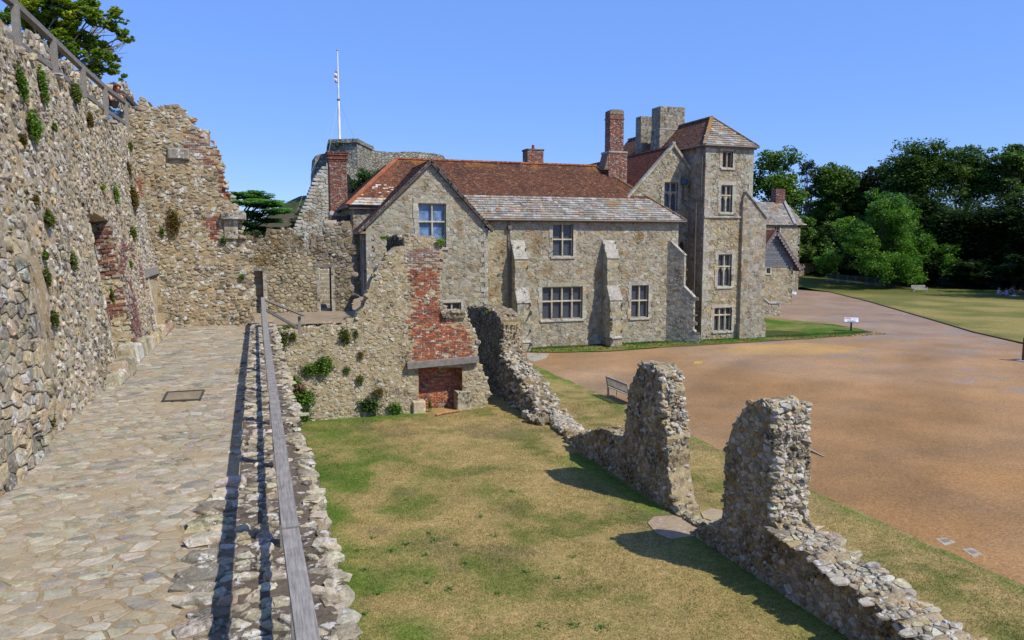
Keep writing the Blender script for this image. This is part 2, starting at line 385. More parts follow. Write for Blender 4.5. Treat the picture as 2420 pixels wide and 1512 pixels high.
def mat_ground(name, kind):
    m, t, b = nodes(name); co = N(t, 'ShaderNodeTexCoord').outputs['Object']
    at = N(t, 'ShaderNodeAttribute', attribute_name='Col').outputs['Color']
    if kind == 'grass':
        n1 = noise(t, co, 26, 6, .8); n2 = noise(t, co, 3.5, 5, .65)
        c = mixc(t, 1., at, ramp(t, n1, .34, .66, (.40, .44, .36, 1), (1.65, 1.58, 1.5, 1)), 'MULTIPLY')
        c = mixc(t, 1., c, ramp(t, noise(t, co, 9, 5, .75), .34, .66, (.68, .76, .6, 1), (1.28, 1.22, 1.16, 1)), 'MULTIPLY')
        c = mixc(t, 1., c, ramp(t, n2, .3, .7, (.78, .84, .7, 1), (1.2, 1.14, 1.1, 1)), 'MULTIPLY')
        bump(t, b, n1, .7, .05)
    elif kind == 'gravel':
        n0 = noise(t, co, 60, 3, .8); n1 = noise(t, co, 14, 6, .85); n2 = noise(t, co, .35, 5, .6); n3 = noise(t, co, .12, 3, .5)
        c = mixc(t, 1., at, ramp(t, n1, .34, .66, (.55, .53, .52, 1), (1.5, 1.5, 1.45, 1)), 'MULTIPLY')
        c = mixc(t, 1., c, ramp(t, n0, .32, .68, (.6, .58, .58, 1), (1.4, 1.42, 1.42, 1)), 'MULTIPLY')
        c = mixc(t, 1., c, ramp(t, n2, .3, .7, (.80, .82, .88, 1), (1.12, 1.08, 1.02, 1)), 'MULTIPLY')
        c = mixc(t, ramp(t, n3, .45, .6), c, mixc(t, 1., c, (1.05, 1.1, 1.22), 'MULTIPLY'))
        bump(t, b, n1, .5, .02)
    else:
        n1 = noise(t, co, 30, 6, .8); n2 = noise(t, co, 2.2, 4, .6)
        c = mixc(t, 1., at, ramp(t, n1, .3, .7, (.6, .58, .56, 1), (1.35, 1.35, 1.35, 1)), 'MULTIPLY')
        c = mixc(t, 1., c, ramp(t, n2, .3, .7, (.8, .8, .8, 1), (1.15, 1.15, 1.15, 1)), 'MULTIPLY')
        bump(t, b, n1, .8, .02)
    t.links.new(c, b.inputs['Base Color']); b.inputs['Roughness'].default_value = .95; b.inputs['Specular IOR Level'].default_value = .1
    return m
M['grass'] = mat_ground('lawn_grass', 'grass'); M['gravel'] = mat_ground('buff_gravel', 'gravel'); M['earth'] = mat_ground('earth', 'earth')
# masonry made in the shader, for the distant keep
def mat_far(name, base, scale=1.6):
    m, t, b = nodes(name); co = N(t, 'ShaderNodeTexCoord').outputs['Object']
    mp = N(t, 'ShaderNodeMapping'); mp.inputs['Scale'].default_value = (1, 1, 1.7); t.links.new(co, mp.inputs[0])
    v = N(t, 'ShaderNodeTexVoronoi'); v.inputs['Scale'].default_value = scale; t.links.new(mp.outputs[0], v.inputs['Vector'])
    v2 = N(t, 'ShaderNodeTexVoronoi', feature='DISTANCE_TO_EDGE'); v2.inputs['Scale'].default_value = scale; t.links.new(mp.outputs[0], v2.inputs['Vector'])
    s_ = N(t, 'ShaderNodeSeparateColor'); t.links.new(v.outputs['Color'], s_.inputs[0])
    c = ramp(t, s_.outputs[0], 0, 1, (*[x * .62 for x in base], 1), (*[x * 1.3 for x in base], 1))
    c = mixc(t, ramp(t, v2.outputs[0], .02, .10), (base[0] * .55, base[1] * .5, base[2] * .42), c)
    n2 = noise(t, co, .8, 5); c = mixc(t, 1., c, ramp(t, n2, .3, .7, (.7, .7, .7, 1), (1.25, 1.25, 1.25, 1)), 'MULTIPLY')
    t.links.new(c, b.inputs['Base Color']); b.inputs['Roughness'].default_value = .95; b.inputs['Specular IOR Level'].default_value = .1
    bump(t, b, ramp(t, v2.outputs[0], 0, .15), .8, .12); return m
M['keep'] = mat_far('keep_stone', (.32, .305, .25), 2.2)
M['keep_pale'] = mat_far('stair_wall_stone', (.36, .34, .27), 2.0)
# ================================================================== THE GROUND
GZ = -4.2
def sheet(name, outline, zf, sp, colf, mat, jitter=0., kind='structure', far=None):
    O = [tuple(map(float, p)) for p in outline]; pts = []
    for i in range(len(O)):
        a_, b_ = np.array(O[i]), np.array(O[(i + 1) % len(O)]); n = max(1, int(np.linalg.norm(b_ - a_) / sp))
        for k in range(n): pts.append(a_ + (b_ - a_) * k / n)
    pts = np.array(pts)
    if jitter: pts = pts + np.stack([fbm(pts[:, 0] * 2, pts[:, 1] * 2, 0, 5) - .5, fbm(pts[:, 0] * 2, pts[:, 1] * 2, 9, 6) - .5], 1) * jitter
    nb = len(pts); x0, y0 = pts.min(0); x1, y1 = pts.max(0)
    gx, gy = np.meshgrid(np.arange(x0, x1, sp), np.arange(y0, y1, sp)); g = np.stack([gx.ravel(), gy.ravel()], 1)
    g += rng.uniform(-.2, .2, g.shape) * sp; g = g[inpoly(g[:, 0], g[:, 1], pts.tolist())]
    A = np.concatenate([pts, g]); ed = [(i, (i + 1) % nb) for i in range(nb)]
    V, _, Fc, *_ = delaunay_2d_cdt([Vector(p) for p in A], ed, [], 1, 1e-5)
    V = np.array([(p[0], p[1]) for p in V]); Fc = np.array([f for f in Fc if len(f) == 3])
    z = zf(V[:, 0], V[:, 1]) if callable(zf) else np.full(len(V), float(zf))
    me = bpy.data.meshes.new(name); me.from_pydata(np.column_stack([V, z]).tolist(), [], Fc.tolist())
    c = colf(V[:, 0], V[:, 1]); c = np.column_stack([c, np.ones(len(V))])
    at = me.attributes.new('Col', 'FLOAT_COLOR', 'POINT'); at.data.foreach_set('color', c.astype(np.float32).ravel())
    me.polygons.foreach_set('use_smooth', np.ones(len(me.polygons), bool)); me.materials.append(mat); me.update()
    o = bpy.data.objects.new(name, me); SC.collection.objects.link(o)
    return tag(o, kind=kind)
def lerp(a, b, t): t = np.clip(t, 0, 1)[:, None]; return np.array(a)[None] * (1 - t) + np.array(b)[None] * t
STRAW = (.315, .235, .125); DRY = (.25, .195, .09); OLIVE = (.15, .148, .055); GREEN = (.055, .13, .015); BARE = (.17, .135, .09)
def lawncol(x, y):
    n1 = fbm(x * .8, y * .8, 0, 1, 5); n2 = fbm(x * 2.1, y * 2.1, 0, 2); n3 = fbm(x * .3, y * .3, 3, 3)
    c = lerp(STRAW, OLIVE, (n1 - .53) * 4.5 + (n2 - .5) * 2.6)
    gr = np.clip(1.15 - (x - .6) / 6.5, 0, 1) * np.clip((n1 - .36) * 4, 0, 1) * .42 * (y < 25); c = c * (1 - gr[:, None]) + np.array((.10, .145, .032)) * gr[:, None]; c = c * (.84 + .34 * n2)[:, None]
    g = np.clip(1.35 - (x - .6) / 1.1, 0, 1.0) * (y < 27.5)                     # green strip under the walk wall
    g = np.maximum(g, np.clip(1 - (x - .6) / 4.2, 0, 1) * .9 * np.clip((n1 - .34) * 4, 0, 1))
    g = np.maximum(g, np.clip(1 - (29.4 - y) / 1.2, 0, 1) * (x < 6.3) * (y > 28) * .9)
    g = np.maximum(g, np.clip(1 - (9.9 - x) / 1.5, 0, 1) * (x < 10) * (y < 22) * .85)  # foot of the pillar wall
    g = np.maximum(g, np.clip(1 - (14.7 - x) / .7, 0, 1) * .75 * np.clip((n2 - .3) * 4, 0, 1))
    g = np.maximum(g, np.clip((y - 31) / 6, 0, 1) * .55 * (x > 11))
    c = c * (1 - g[:, None]) + np.array(GREEN) * (.8 + .6 * n2)[:, None] * g[:, None]
    b = np.clip((fbm(x * .8, y * .8, 7, 8) - .63) * 9, 0, 1) * .5
    return c * (1 - b[:, None]) + np.array(BARE) * b[:, None]
def far_ground(x, y): return lerp((.045, .06, .015), (.07, .08, .025), fbm(x * .05, y * .05))
sheet('ground', [(-700, -300), (1200, -300), (1200, 1400), (-700, 1400)], -4.5, 60, far_ground, M['grass'])
sheet('lawn', [(.5, 1), (14.7, 1), (14.62, 10), (14.7, 20), (14.85, 30), (14.75, 36), (14.95, 41), (15.3, 45.5), (13.4, 45.5), (13.4, 43.8), (6, 43.8), (6, 29.9), (.5, 29.9)],
      GZ, .22, lawncol, M['grass'], .25)
def gravcol(x, y):
    n = fbm(x * .09, y * .09, 2, 11); c = lerp((.29, .168, .074), (.295, .19, .105), (n - .42) * 3)
    st = fbm((x * .8 + y * .6) * .06, (y * .8 - x * .6) * .5, 3, 14); bl = fbm(x * .45, y * .45, 6, 15, 5); c = c * (.80 + .22 * np.clip((st - .35) * 3, 0, 1) + .30 * (bl - .3))[:, None]
    yl = np.clip(1.2 - np.sqrt(((x - 33) / 4.6) ** 2 + ((y - 39.6) / 2.1) ** 2) + (fbm(x * .7, y * .7, 1, 4) - .5) * .7, 0, 1); yl = np.clip(yl * 4, 0, .75)
    c = c * (1 - yl[:, None]) + np.array((.39, .25, .095)) * yl[:, None]
    far = np.clip((x - 38) / 14 + (fbm(x * .2, y * .2, 0, 9) - .5), 0, 1); c = c * (1 - far[:, None]) + np.array((.255, .178, .122)) * (.85 + .3 * bl)[:, None] * far[:, None]
    g = np.clip((fbm(x * .35, y * 1.1, 5, 21) - .62) * 12, 0, 1) * (x > 33) * (x < 60); g = g * .6
    return c * (1 - g[:, None]) + np.array((.20, .20, .19)) * g[:, None]
sheet('gravel_court', [(14.2, -8), (60, -8), (56, 30), (49.6, 36), (52.4, 42.1), (57.3, 50.3), (67.8, 68.2), (75.3, 82.6), (77, 89), (74, 98), (60, 98), (47, 62), (44.2, 57.7), (45.1, 54), (46.1, 50.5), (45.5, 46.7), (44.8, 45.3), (42, 44.1), (37.4, 43.4), (30, 43.1), (21.3, 42.5), (16.1, 44), (13.9, 44.2)],
      GZ - .035, .5, gravcol, M['gravel'])
def stripcol(x, y):
    n = fbm(x * .9, y * .9, 0, 31); c = lerp(OLIVE, GREEN, (n - .35) * 4); d = np.clip((fbm(x * .4, y * .4, 4, 33) - .5) * 5, 0, 1)
    return c * (1 - .6 * d[:, None]) + np.array(DRY) * .6 * d[:, None]
def stripz(x, y): return GZ + .01 - .75 * np.exp(-(((x - 39.2) / 2.6) ** 2 + ((y - 48.2) / 2.4) ** 2))
sheet('grass_strip', [(16.1, 43.9), (18, 43.0), (21.3, 42.4), (25, 42.9), (30, 43.0), (37.4, 43.3), (42, 44.0), (44.9, 45.2), (45.6, 46.6), (46.2, 50.5), (45.2, 54), (44.3, 57.6), (35, 58), (34.3, 50), (31, 46.2), (15.6, 46.2)],
      stripz, .3, stripcol, M['grass'], .12)
def rlz(x, y):
    m = 1.5 * np.exp(-(((x - 80) / 12) ** 2 + ((y - 98) / 9) ** 2))
    return GZ + .02 + m * np.clip((y - 78) / 8, 0, 1)
def rlcol(x, y):
    n = fbm(x * .25, y * .25, 0, 41); c = lerp((.25, .205, .095), (.13, .135, .05), (n - .4) * 4)
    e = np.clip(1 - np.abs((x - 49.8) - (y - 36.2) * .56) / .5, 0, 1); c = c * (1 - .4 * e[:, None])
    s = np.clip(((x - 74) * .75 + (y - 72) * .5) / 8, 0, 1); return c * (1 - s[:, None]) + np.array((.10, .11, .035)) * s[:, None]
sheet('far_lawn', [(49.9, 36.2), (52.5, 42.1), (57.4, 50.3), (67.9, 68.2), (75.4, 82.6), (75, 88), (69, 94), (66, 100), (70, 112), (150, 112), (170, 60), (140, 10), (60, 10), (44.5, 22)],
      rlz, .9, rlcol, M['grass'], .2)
a = Acc()                                                        # dark board edging between gravel and far lawn
E_ = [(44.5, 22), (49.9, 36.2), (52.5, 42.1), (57.4, 50.3), (67.9, 68.2), (75.4, 82.6), (75, 88), (69, 94)]
for p, q in zip(E_, E_[1:]): beam(a, (p[0] - .06, p[1], GZ + .0), (q[0] - .06, q[1], GZ + .0), .06, .1, (.09, .065, .045))
E_ = [(25, 42.85), (30, 42.95), (37.4, 43.25), (42, 43.95), (44.95, 45.15), (45.7, 46.6), (46.3, 50.5)]
for p, q in zip(E_, E_[1:]): beam(a, (p[0], p[1] - .04, GZ - .02), (q[0], q[1] - .04, GZ - .02), .04, .06, (.14, .09, .06))
tag(a.build('path_edging', M['wood']), kind='structure')
def bankz(x, y):
    d = np.clip((x * .35 + y - 128) / 24, 0, 1); d2 = np.clip((x - 108) / 18, 0, 1)
    return -4.4 + 6.5 * np.maximum(d, d2) ** .8 + .5 * fbm(x * .1, y * .1)
sheet('earth_bank', [(66, 104), (86, 100), (100, 92), (108, 70), (112, 20), (240, 0), (300, 260), (60, 260)], bankz, 4, lambda x, y: lerp((.018, .024, .008), (.035, .04, .015), fbm(x * .2, y * .2)), M['grass'])
def hillz(x, y):
    r_ = np.hypot(x - 24.5, y - 108); return -4.4 + 13.0 * np.clip((36 - r_) / 17, 0, 1) ** .85 + .4 * fbm(x * .3, y * .3)
sheet('castle_mound', [(22 + 40 * math.cos(t), 108 + 40 * math.sin(t)) for t in np.linspace(0, 6.2, 50)], hillz, 1.5,
      lambda x, y: lerp((.05, .075, .018), (.12, .09, .06), (fbm(x * .5, y * .5) - .4) * 4), M['earth'])
# ------------------------------------------------------------------ wall walk and terrace
sheet('walkway', [(-3.3, -3), (.55, -3), (.55, 26.2), (.55, 29.9), (-.6, 29.9), (-3.3, 29.9)], -.005, .5, lambda x, y: lerp((.33, .25, .15), (.36, .29, .185), (fbm(x, y) - .4) * 4) , M['earth'])
sheet('terrace', [(-.3, 29.9), (6.6, 29.9), (6.6, 33.4), (5.9, 43.4), (5.9, 60), (-6, 60), (-6, 29.9)], -.42, .8, lambda x, y: lerp((.30, .235, .16), (.26, .21, .15), (fbm(x * .8, y * .8) - .4) * 4), M['earth'])
# flat paving stones bedded in the walk
a = Acc(); fr = fT(0)
PV = pal([(.35, .315, .24), (.31, .28, .22), (.25, .235, .20), (.41, .38, .31), (.32, .27, .19), (.21, .20, .175)], [4, 4, 2, 2, 1.5, .7], .07)
ledge = lambda y: -.55 + .22 * (np.clip((y - 7.5) / 3, 0, 1)) + .10 * (fbm(np.array([y * .9]), np.array([0.]))[0] - .5) * 2
def pav(b, sz, lod):
    CL = cells(b, sz, 1.6, .9); CL = [c for c in CL if -3.0 < c[0][0] < ledge(c[0][1]) - .05]
    stones(a, fr, CL, .010 if lod else .012, (-.002, .007), PV, lod, tilt=.15, bulge=.05, cut=.1)
pav((-3, 3.2, .1, 9.5), .128, 1); pav((-3, 9.5, .1, 16), .125, 1); pav((-3, 16, .1, 26.3), .17, 0)
sheet_ = a.build('paving_stones', M['paving']); tag(sheet_, kind='structure')
# iron frame of the inspection cover let into the paving
q = [PZ(384, 948, .02), PZ(472, 944, .02), PZ(482, 922, .02), PZ(395, 927, .02)]; a = Acc()
for i in range(4): beam(a, q[i], q[(i + 1) % 4], .032, .03, (.06, .055, .05))
t_ = thing('inspection_cover', 'rectangular iron framed inspection cover set flat in the cobbled wall walk', 'cover')
a.build('frame', M['metal'], t_); a = Acc()
qc = sum(q) / 4; a.add([(qc + (p - qc) * .93) for p in q], [[0, 1, 2, 3]], (.25, .205, .14)); o_ = a.build('infill', M['earth'], t_)
settle(t_, (qc[0], qc[1], 0))
# ================================================================== RUINED WALLS
RUB = pal([(.36, .325, .26), (.43, .37, .26), (.29, .25, .19), (.49, .46, .39), (.42, .32, .18), (.22, .19, .14)], [4, 4, 2.5, 2, 1.6, 1.2], .15)
TAN = pal([(.41, .345, .22), (.37, .315, .205), (.45, .40, .28), (.32, .275, .195), (.43, .345, .2), (.48, .45, .38)], [4, 4, 2.5, 1.5, 1.4, 1.2], .10)
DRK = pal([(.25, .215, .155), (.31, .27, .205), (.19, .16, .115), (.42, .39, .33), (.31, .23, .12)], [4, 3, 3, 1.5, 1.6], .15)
BRK = pal([(.38, .118, .058), (.43, .15, .078), (.29, .10, .062), (.44, .20, .12), (.16, .10, .085)], [5, 4, 3, 1.2, 1.], .14)
BRD = pal([(.27, .10, .075), (.22, .09, .075), (.33, .13, .09), (.36, .27, .23), (.17, .12, .10)], [4, 3, 2, 1.8, 1.2], .15)
MORT = (.40, .30, .17)
def crest(a, fr, L, thick, sz, colf, rg=rng, dens=1., d0=0., closed=False, drop=.5):
    """loose stones along a broken edge, through the whole thickness of the wall"""
    C = []; S = []; K = []
    for (p, q) in zip(L, L[1:]):
        p = np.array(p); q = np.array(q); ln = np.linalg.norm(q - p); n = max(1, int(ln * thick / (sz * sz * 3.0) * dens))
        for _ in range(n):
            t = rg.random(); d = -rg.uniform(0, thick) + .02; x = p + (q - p) * t; s_ = sz * rg.uniform(.55, 1.25)
            C.append(fr.m(x[0], x[1] - s_ * (drop - .5) , d0 + d)); S.append((s_ * rg.uniform(.9, 1.4), s_ * rg.uniform(.8, 1.2), s_ * rg.uniform(.55, .9))); K.append(colf(x[0], x[1], rg))
    boulders(a, C, np.array(S) * .5, K, rg)
def rough_edge(P, amp, step=.25, seed=0, keepz=None):
    """broken outline: re-sample and jitter a polygon"""
    out = []; n = len(P); r_ = np.random.default_rng(seed)
    for i in range(n):
        a_, b_ = np.array(P[i]), np.array(P[(i + 1) % n]); ln = np.linalg.norm(b_ - a_); k = max(1, int(ln / step))
        for j in range(k):
            p = a_ + (b_ - a_) * j / k
            if keepz is None or p[1] > keepz + .15: p = p + r_.normal(0, amp, 2)
            out.append((float(p[0]), float(p[1])))
    return out
def ruin(name, fr, P, thick, sz, colf, mat, label=None, cat='wall', gap=.02, h=(.02, .08), lod=1, asp=1.4, brick=(), holes=(), skip=(), crest_from=None, csz=None, amp=.05, parent=None,
         colzones=(), mort=MORT, seed=0, ends=None, step=.25, keepz=None, bounds=None, brk=.36):
    """one broken rubble wall: solid core, packed face stones, brick areas and a ragged crest, all one mesh"""
    a = Acc(); rg = np.random.default_rng(seed + 100)
    PP = rough_edge(P, amp, step, seed, keepz)
    holes = [h_ for h_ in holes]
    cl = [holes_ for holes_ in holes]
    prism(a, [PP] + cl, fr, -thick, 0, mort)
    us = [p[0] for p in PP]; vs = [p[1] for p in PP]; b = bounds or (min(us), min(vs), max(us), max(vs))
    def bmask(u, v): return fbm(np.asarray(u) * 2.2, np.asarray(v) * 2.2, seed, 61) > brk
    def ins(u, v):
        k = inpoly(u, v, PP)
        for h_ in holes: k &= ~inpoly(u, v, h_)
        for h_ in skip: k &= ~inpoly(u, v, h_)
        for h_, _ in brick: k &= ~(inpoly(u, v, h_) & bmask(u, v))
        return k
    CL = [c for c in cells(b, sz, asp, .9, rg) if ins(np.array([c[0][0]]), np.array([c[0][1]]))[0]]
    for h_ in holes:                                             # keep face stones out of openings
        hu = [p[0] for p in h_]; hv = [p[1] for p in h_]; x0, x1, y0, y1 = min(hu), max(hu), min(hv), max(hv); C2 = []
        for s_, Q in CL:
            if s_[0] < x0: Q = clip(Q, 1, 0, x0) if y0 - .3 < s_[1] < y1 + .3 else Q
            elif s_[0] > x1: Q = clip(Q, -1, 0, -x1) if y0 - .3 < s_[1] < y1 + .3 else Q
            elif s_[1] < y0: Q = clip(Q, 0, 1, y0)
            elif s_[1] > y1: Q = clip(Q, 0, -1, -y1)
            if len(Q) >= 3: C2.append((s_, Q))
        CL = C2
    def cf(u, v, g):
        for z_, c_ in colzones:
            if inpoly(np.array([u]), np.array([v]), z_)[0]: return c_(u, v, g)
        return colf(u, v, g)
    stones(a, fr, CL, gap, h, cf, lod, rg)
    for h_, c_ in brick: bricks(a, fr, h_, c_, rg=rg, clipf=bmask)
    if crest_from:
        for L in crest_from: crest(a, fr, L, thick, csz or sz, colf, rg)
    o = a.build(name, mat, parent)
    if label: tag(o, label, cat)
    return o
# ---- 1. the tall curtain wall on the left, leaning back a little
LW = Fr((-2.8, 0, 0), (0, 1, 0), (-.1167, 0, 1)); q = LW.pxs
lwroot = thing('curtain_wall', 'tall lichened rubble curtain wall rising along the left side of the wall walk', 'wall', (-2.9, 17, 0))
TOP = [(8, 6.3), (12.5, 6.35)] + q([(35, 112), (90, 150), (128, 178), (190, 228), (245, 283), (300, 302), (335, 330), (352, 352), (380, 385)])
TOP = [(u, v) for u, v in TOP if u < 26.0] + [(26.3, TOP[-1][1] - .1)]
P = [(4, -.3), (26.3, -.3)] + TOP[::-1] + [(4, 6.3)]
NA = q([(230, 560), (270, 560)])
door = q([(348, 655), (378, 645), (381, 770), (352, 800)]); door = [(door[0][0], .05), (door[1][0], .05), (door[1][0], door[1][1]), (door[0][0], door[0][1])]
sl2 = q([(392, 602), (412, 600), (412, 690), (392, 690)]); 
bk1 = q([(262, 575), (300, 560), (345, 650), (345, 790), (300, 815), (272, 810)]); bk2 = q([(318, 430), (338, 400), (345, 455), (325, 475)])
bk3 = q([(362, 480), (378, 470), (383, 590), (368, 600)]); gz = q([(322, 480), (366, 470), (372, 640), (345, 640), (322, 560)])
PU = 19.5
GRY = pal([(.40, .37, .33), (.47, .44, .38), (.33, .30, .26), (.36, .30, .22)], [3, 3, 2, 1], .1)
ruin('wall_face', LW, P, 1.9, .125, RUB, M['rubble'], None, gap=.021, h=(-.004, .036), lod=2, asp=1.45, mort=(.43, .34, .205), parent=lwroot, seed=1,
     holes=[door, [(17.2, .0), (PU, .0), (PU, 3.3), (17.2, 3.5)]], brick=[(bk2, BRK), (bk3, BRK)], colzones=[(gz, GRY)], crest_from=[TOP], csz=.18, amp=.05, keepz=-.25, bounds=(9.0, -.3, 26.4, 7), brk=.40)
# dressed corner of the old doorway, plinth blocks, near buttress
a = Acc(); rg = np.random.default_rng(3); DR = pal([(.36, .32, .25), (.42, .38, .3), (.30, .27, .22), (.40, .33, .2)], [3, 3, 2, 2], .1)
v = .02; LU = LW.px(248, 700)[0]
while v < 3.7:
    hh = rg.uniform(.2, .34); L_ = rg.uniform(.35, .7); box(a, LW, LU - L_ * .6, min(LU + .5, 17.2), v, v + hh - .02, -.3, rg.uniform(.03, .06), DR(0, 0, rg), .03); v += hh
for (u0, u1, v1, d) in ((16.6, 17.6, .35, .3), (15.9, 16.7, .22, .26), (18.5, 21.2, .42, .16), (21.2, 24.6, .3, .22)):
    u = u0
    while u < u1 - .1:
        l_ = rg.uniform(.3, .55); box(a, LW, u, min(u + l_, u1), -.05, v1 * rg.uniform(.8, 1.1), -.2, d + rg.uniform(-.03, .05), TAN(0, 0, rg), .05); u += l_ + .015
a.build('dressed_blocks', M['dress'], lwroot)
a = Acc(); pu0 = PU + .02; pu1 = LW.px(343, 700)[0]; pv1 = LW.px(300, 566)[1]; pd = .05; rgp = np.random.default_rng(33)
pf_ = Fr(LW.m(0, 0, pd), LW.U, LW.V); pp_ = rough_edge([(pu0, .3), (pu1, .3), (pu1 - .1, pv1 * .8), (pu1 - .5, pv1), (pu0 + .1, pv1 - .15)], .05, .3, 4)
prism(a, [pp_], pf_, -pd - .1, 0, (.38, .29, .2)); mk = lambda u, v: fbm(np.asarray(u) * 1.6, np.asarray(v) * 1.6, 4, 62) > .47
PBR = pal([(.24, .105, .08), (.20, .09, .075), (.30, .14, .10), (.34, .26, .21), (.16, .11, .09), (.36, .31, .25)], [4, 3, 2, 1.6, 1.2, 1.2], .15)
bricks(a, pf_, pp_, PBR, .24, .085, .018, (.0, .035), rgp, mk)
stones(a, pf_, [c for c in cells((pu0, .2, pu1, pv1), .11, 1.5, .8, rgp) if inpoly(np.array([c[0][0]]), np.array([c[0][1]]), pp_)[0] and not mk(np.array([c[0][0]]), np.array([c[0][1]]))[0]], .016, (.0, .04), TAN, 1, rgp)
sd_ = Fr(LW.m(PU, 0, -.75), LW.N, LW.V); bricks(a, sd_, [(0, .02), (.80, .02), (.80, 4.2), (0, 4.2)], PBR, .24, .085, .018, (.0, .04), rgp, mk)
stones(a, sd_, [(c[0], clip(c[1], 1, 0, .82)) for c in cells((0, .0, .8, 4.2), .12, 1.4, .8, rgp) if c[0][0] < .8 and not mk(np.array([c[0][0]]), np.array([c[0][1]]))[0]], .016, (.0, .04), TAN, 1, rgp)
bf_ = Fr(LW.m(0, 0, -.72), LW.U, LW.V); prism(a, [[(17.1, -.1), (PU + .1, -.1), (PU + .1, 4.4), (17.1, 4.4)]], bf_, -.1, 0, MORT); stones(a, bf_, cells((17.2, 0, PU, 4.2), .14, 1.4, .8, rgp), .02, (.0, .05), RUB, 1, rgp)
a.build('recess', M['rubble'], lwroot); a = Acc(); box(a, LW, 17.2, PU, -.02, .18, -.7, .02, (.40, .33, .22), .03)
a.build('brick_pier', M['brick'], lwroot)
a = Acc(); n0, n1 = LW.px(393, 690), LW.px(411, 603); prism(a, [[(n0[0], n0[1]), (n1[0], n0[1]), (n1[0], n1[1] - .15), ((n0[0] + n1[0]) / 2, n1[1]), (n0[0], n1[1] - .2)]], LW, -.3, .012, (.13, .10, .065))  # dark panel on the wall face; the niche's inner shade is painted as colour
box(a, LW, n0[0] - .1, n1[0] + .1, n1[1] + .02, n1[1] + 1.1, -.1, .10, (.40, .36, .28), .04); a.build('niche_panel', M['dress'], lwroot)
a = Acc(); nz = q([(-60, 560), (70, 590), (104, 700), (112, 900), (108, 1060), (60, 1180), (-60, 1180)])   # big weathered blocks of the near pier
nf = Fr(LW.m(0, 0, .1), LW.U, LW.V); prism(a, [nz], nf, -.2, -.03, MORT)
stones(a, nf, [c for c in cells((8.5, -.3, 11.6, 4), .2, 1.5, .3, rg) if inpoly(np.array([c[0][0]]), np.array([c[0][1]]), nz)[0]], .009, (.01, .04), pal([(.37, .32, .23), (.42, .345, .22), (.30, .265, .21), (.44, .42, .36)], [3, 3, 2, 1]), 2, rg, tilt=.35, bulge=.1, cut=.10)
C = []; S = []; K = []
a.build('pier_blocks', M['rubble'], lwroot)
a = Acc(); du, dv = door[3]; ex = door[2][0]
box(a, LW, du - .45, ex + .35, dv + .0, dv + .26, -.5, .09, (.27, .25, .23), .02); a.build('lintel', M['wood'], lwroot)
a = Acc(); v = .05
fr2 = Fr(LW.m(0, 0, -.55), LW.U, LW.V)
while v < dv:
    hh = rg.uniform(.35, .75); box(a, fr2, du, ex, v, min(v + hh - .015, dv), -.1, .04, (.50, .36, .24) if v > .5 else (.42, .31, .2), .02); v += hh
box(a, LW, du, ex, -.02, .12, -.5, .25, (.34, .22, .16), .03)
for e in (du - .16, ex + .0): box(a, LW, e, e + .16, 0, dv, -.5, .05, (.42, .38, .3), .03)
z_ = .05
for hz_, cc_ in ((.3, (.40, .30, .2)), (1.0, (.46, .30, .20)), (.8, (.48, .34, .22)), (.9, (.45, .37, .22))):
    box(a, fS(ex - .03), -3.5, -2.86 - .02 * z_, z_, min(z_ + hz_ - .02, dv), -.1, .05, cc_, .02); z_ += hz_
    if z_ > dv: break
a.build('blocked_doorway', M['dress'], lwroot)
settle(lwroot, (-2.9, 17, 0))
# the parapet on the far side of the upper walk
BW = Fr((-5.0, 0, 0), (0, 1, 0), (0, 0, 1)); TP = BW.pxs([(0, 48), (30, 75), (60, 85), (95, 90), (128, 128), (130, 150), (165, 148), (176, 178), (205, 180), (214, 200), (240, 215), (262, 208), (300, 205), (312, 225), (318, 270)])
ruin('parapet_wall', BW, [(14, 5)] + [(40, 5)] + TP[::-1] + [(14, TP[0][1])], .6, .22, RUB, M['rubble'], 'stepped rubble parapet behind the wooden guard rail on top of the left wall', 'wall', lod=1, h=(.03, .1), crest_from=[TP], csz=.25, seed=5)
a = Acc(); box(a, fT(5.95), -5.1, -3.62, 8, 34, -.3, 0, (.22, .19, .14)); tag(a.build('upper_walkway', M['earth']), kind='structure')
# ---- 2. the broken gable across the end of the walk
CW = fS(26.4); q = CW.pxs
SIL = [(318, 262), (330, 243), (345, 243), (362, 256), (383, 254), (400, 247), (416, 250), (440, 268), (462, 290), (488, 310), (505, 337), (514, 362), (522, 388), (528, 418), (536, 450), (548, 478), (566, 497), (568, 512), (568, 560), (588, 566), (592, 600), (588, 640), (596, 690), (600, 730), (612, 768)]
S2 = q(SIL); P = [(-6, -.3), (S2[-1][0], -.3)] + S2[::-1] + [(-6, S2[0][1])]
bkA = q([(432, 300), (470, 312), (500, 350), (520, 395), (500, 392), (470, 382), (440, 355)]); bkB = q([(522, 395), (531, 430), (538, 455), (534, 476), (522, 460), (515, 420)]); bkC = q([(480, 505), (517, 503), (516, 575), (500, 575), (492, 540), (478, 520)])
OLD = pal([(.30, .16, .12), (.33, .24, .19), (.27, .13, .10), (.40, .37, .33), (.22, .17, .14)], [3, 3, 2, 2, 1.5], .12)
t_ = thing('broken_gable_wall', 'ragged gable of rubble and red brick standing across the far end of the wall walk', 'wall', (-2, 26.4, 0))
GTN = pal([(.38, .33, .23), (.34, .30, .22), (.42, .38, .29), (.28, .245, .18), (.42, .33, .19), (.46, .44, .38), (.22, .19, .14)], [4, 4, 2.5, 2, 1.6, 1.2, 1], .13)
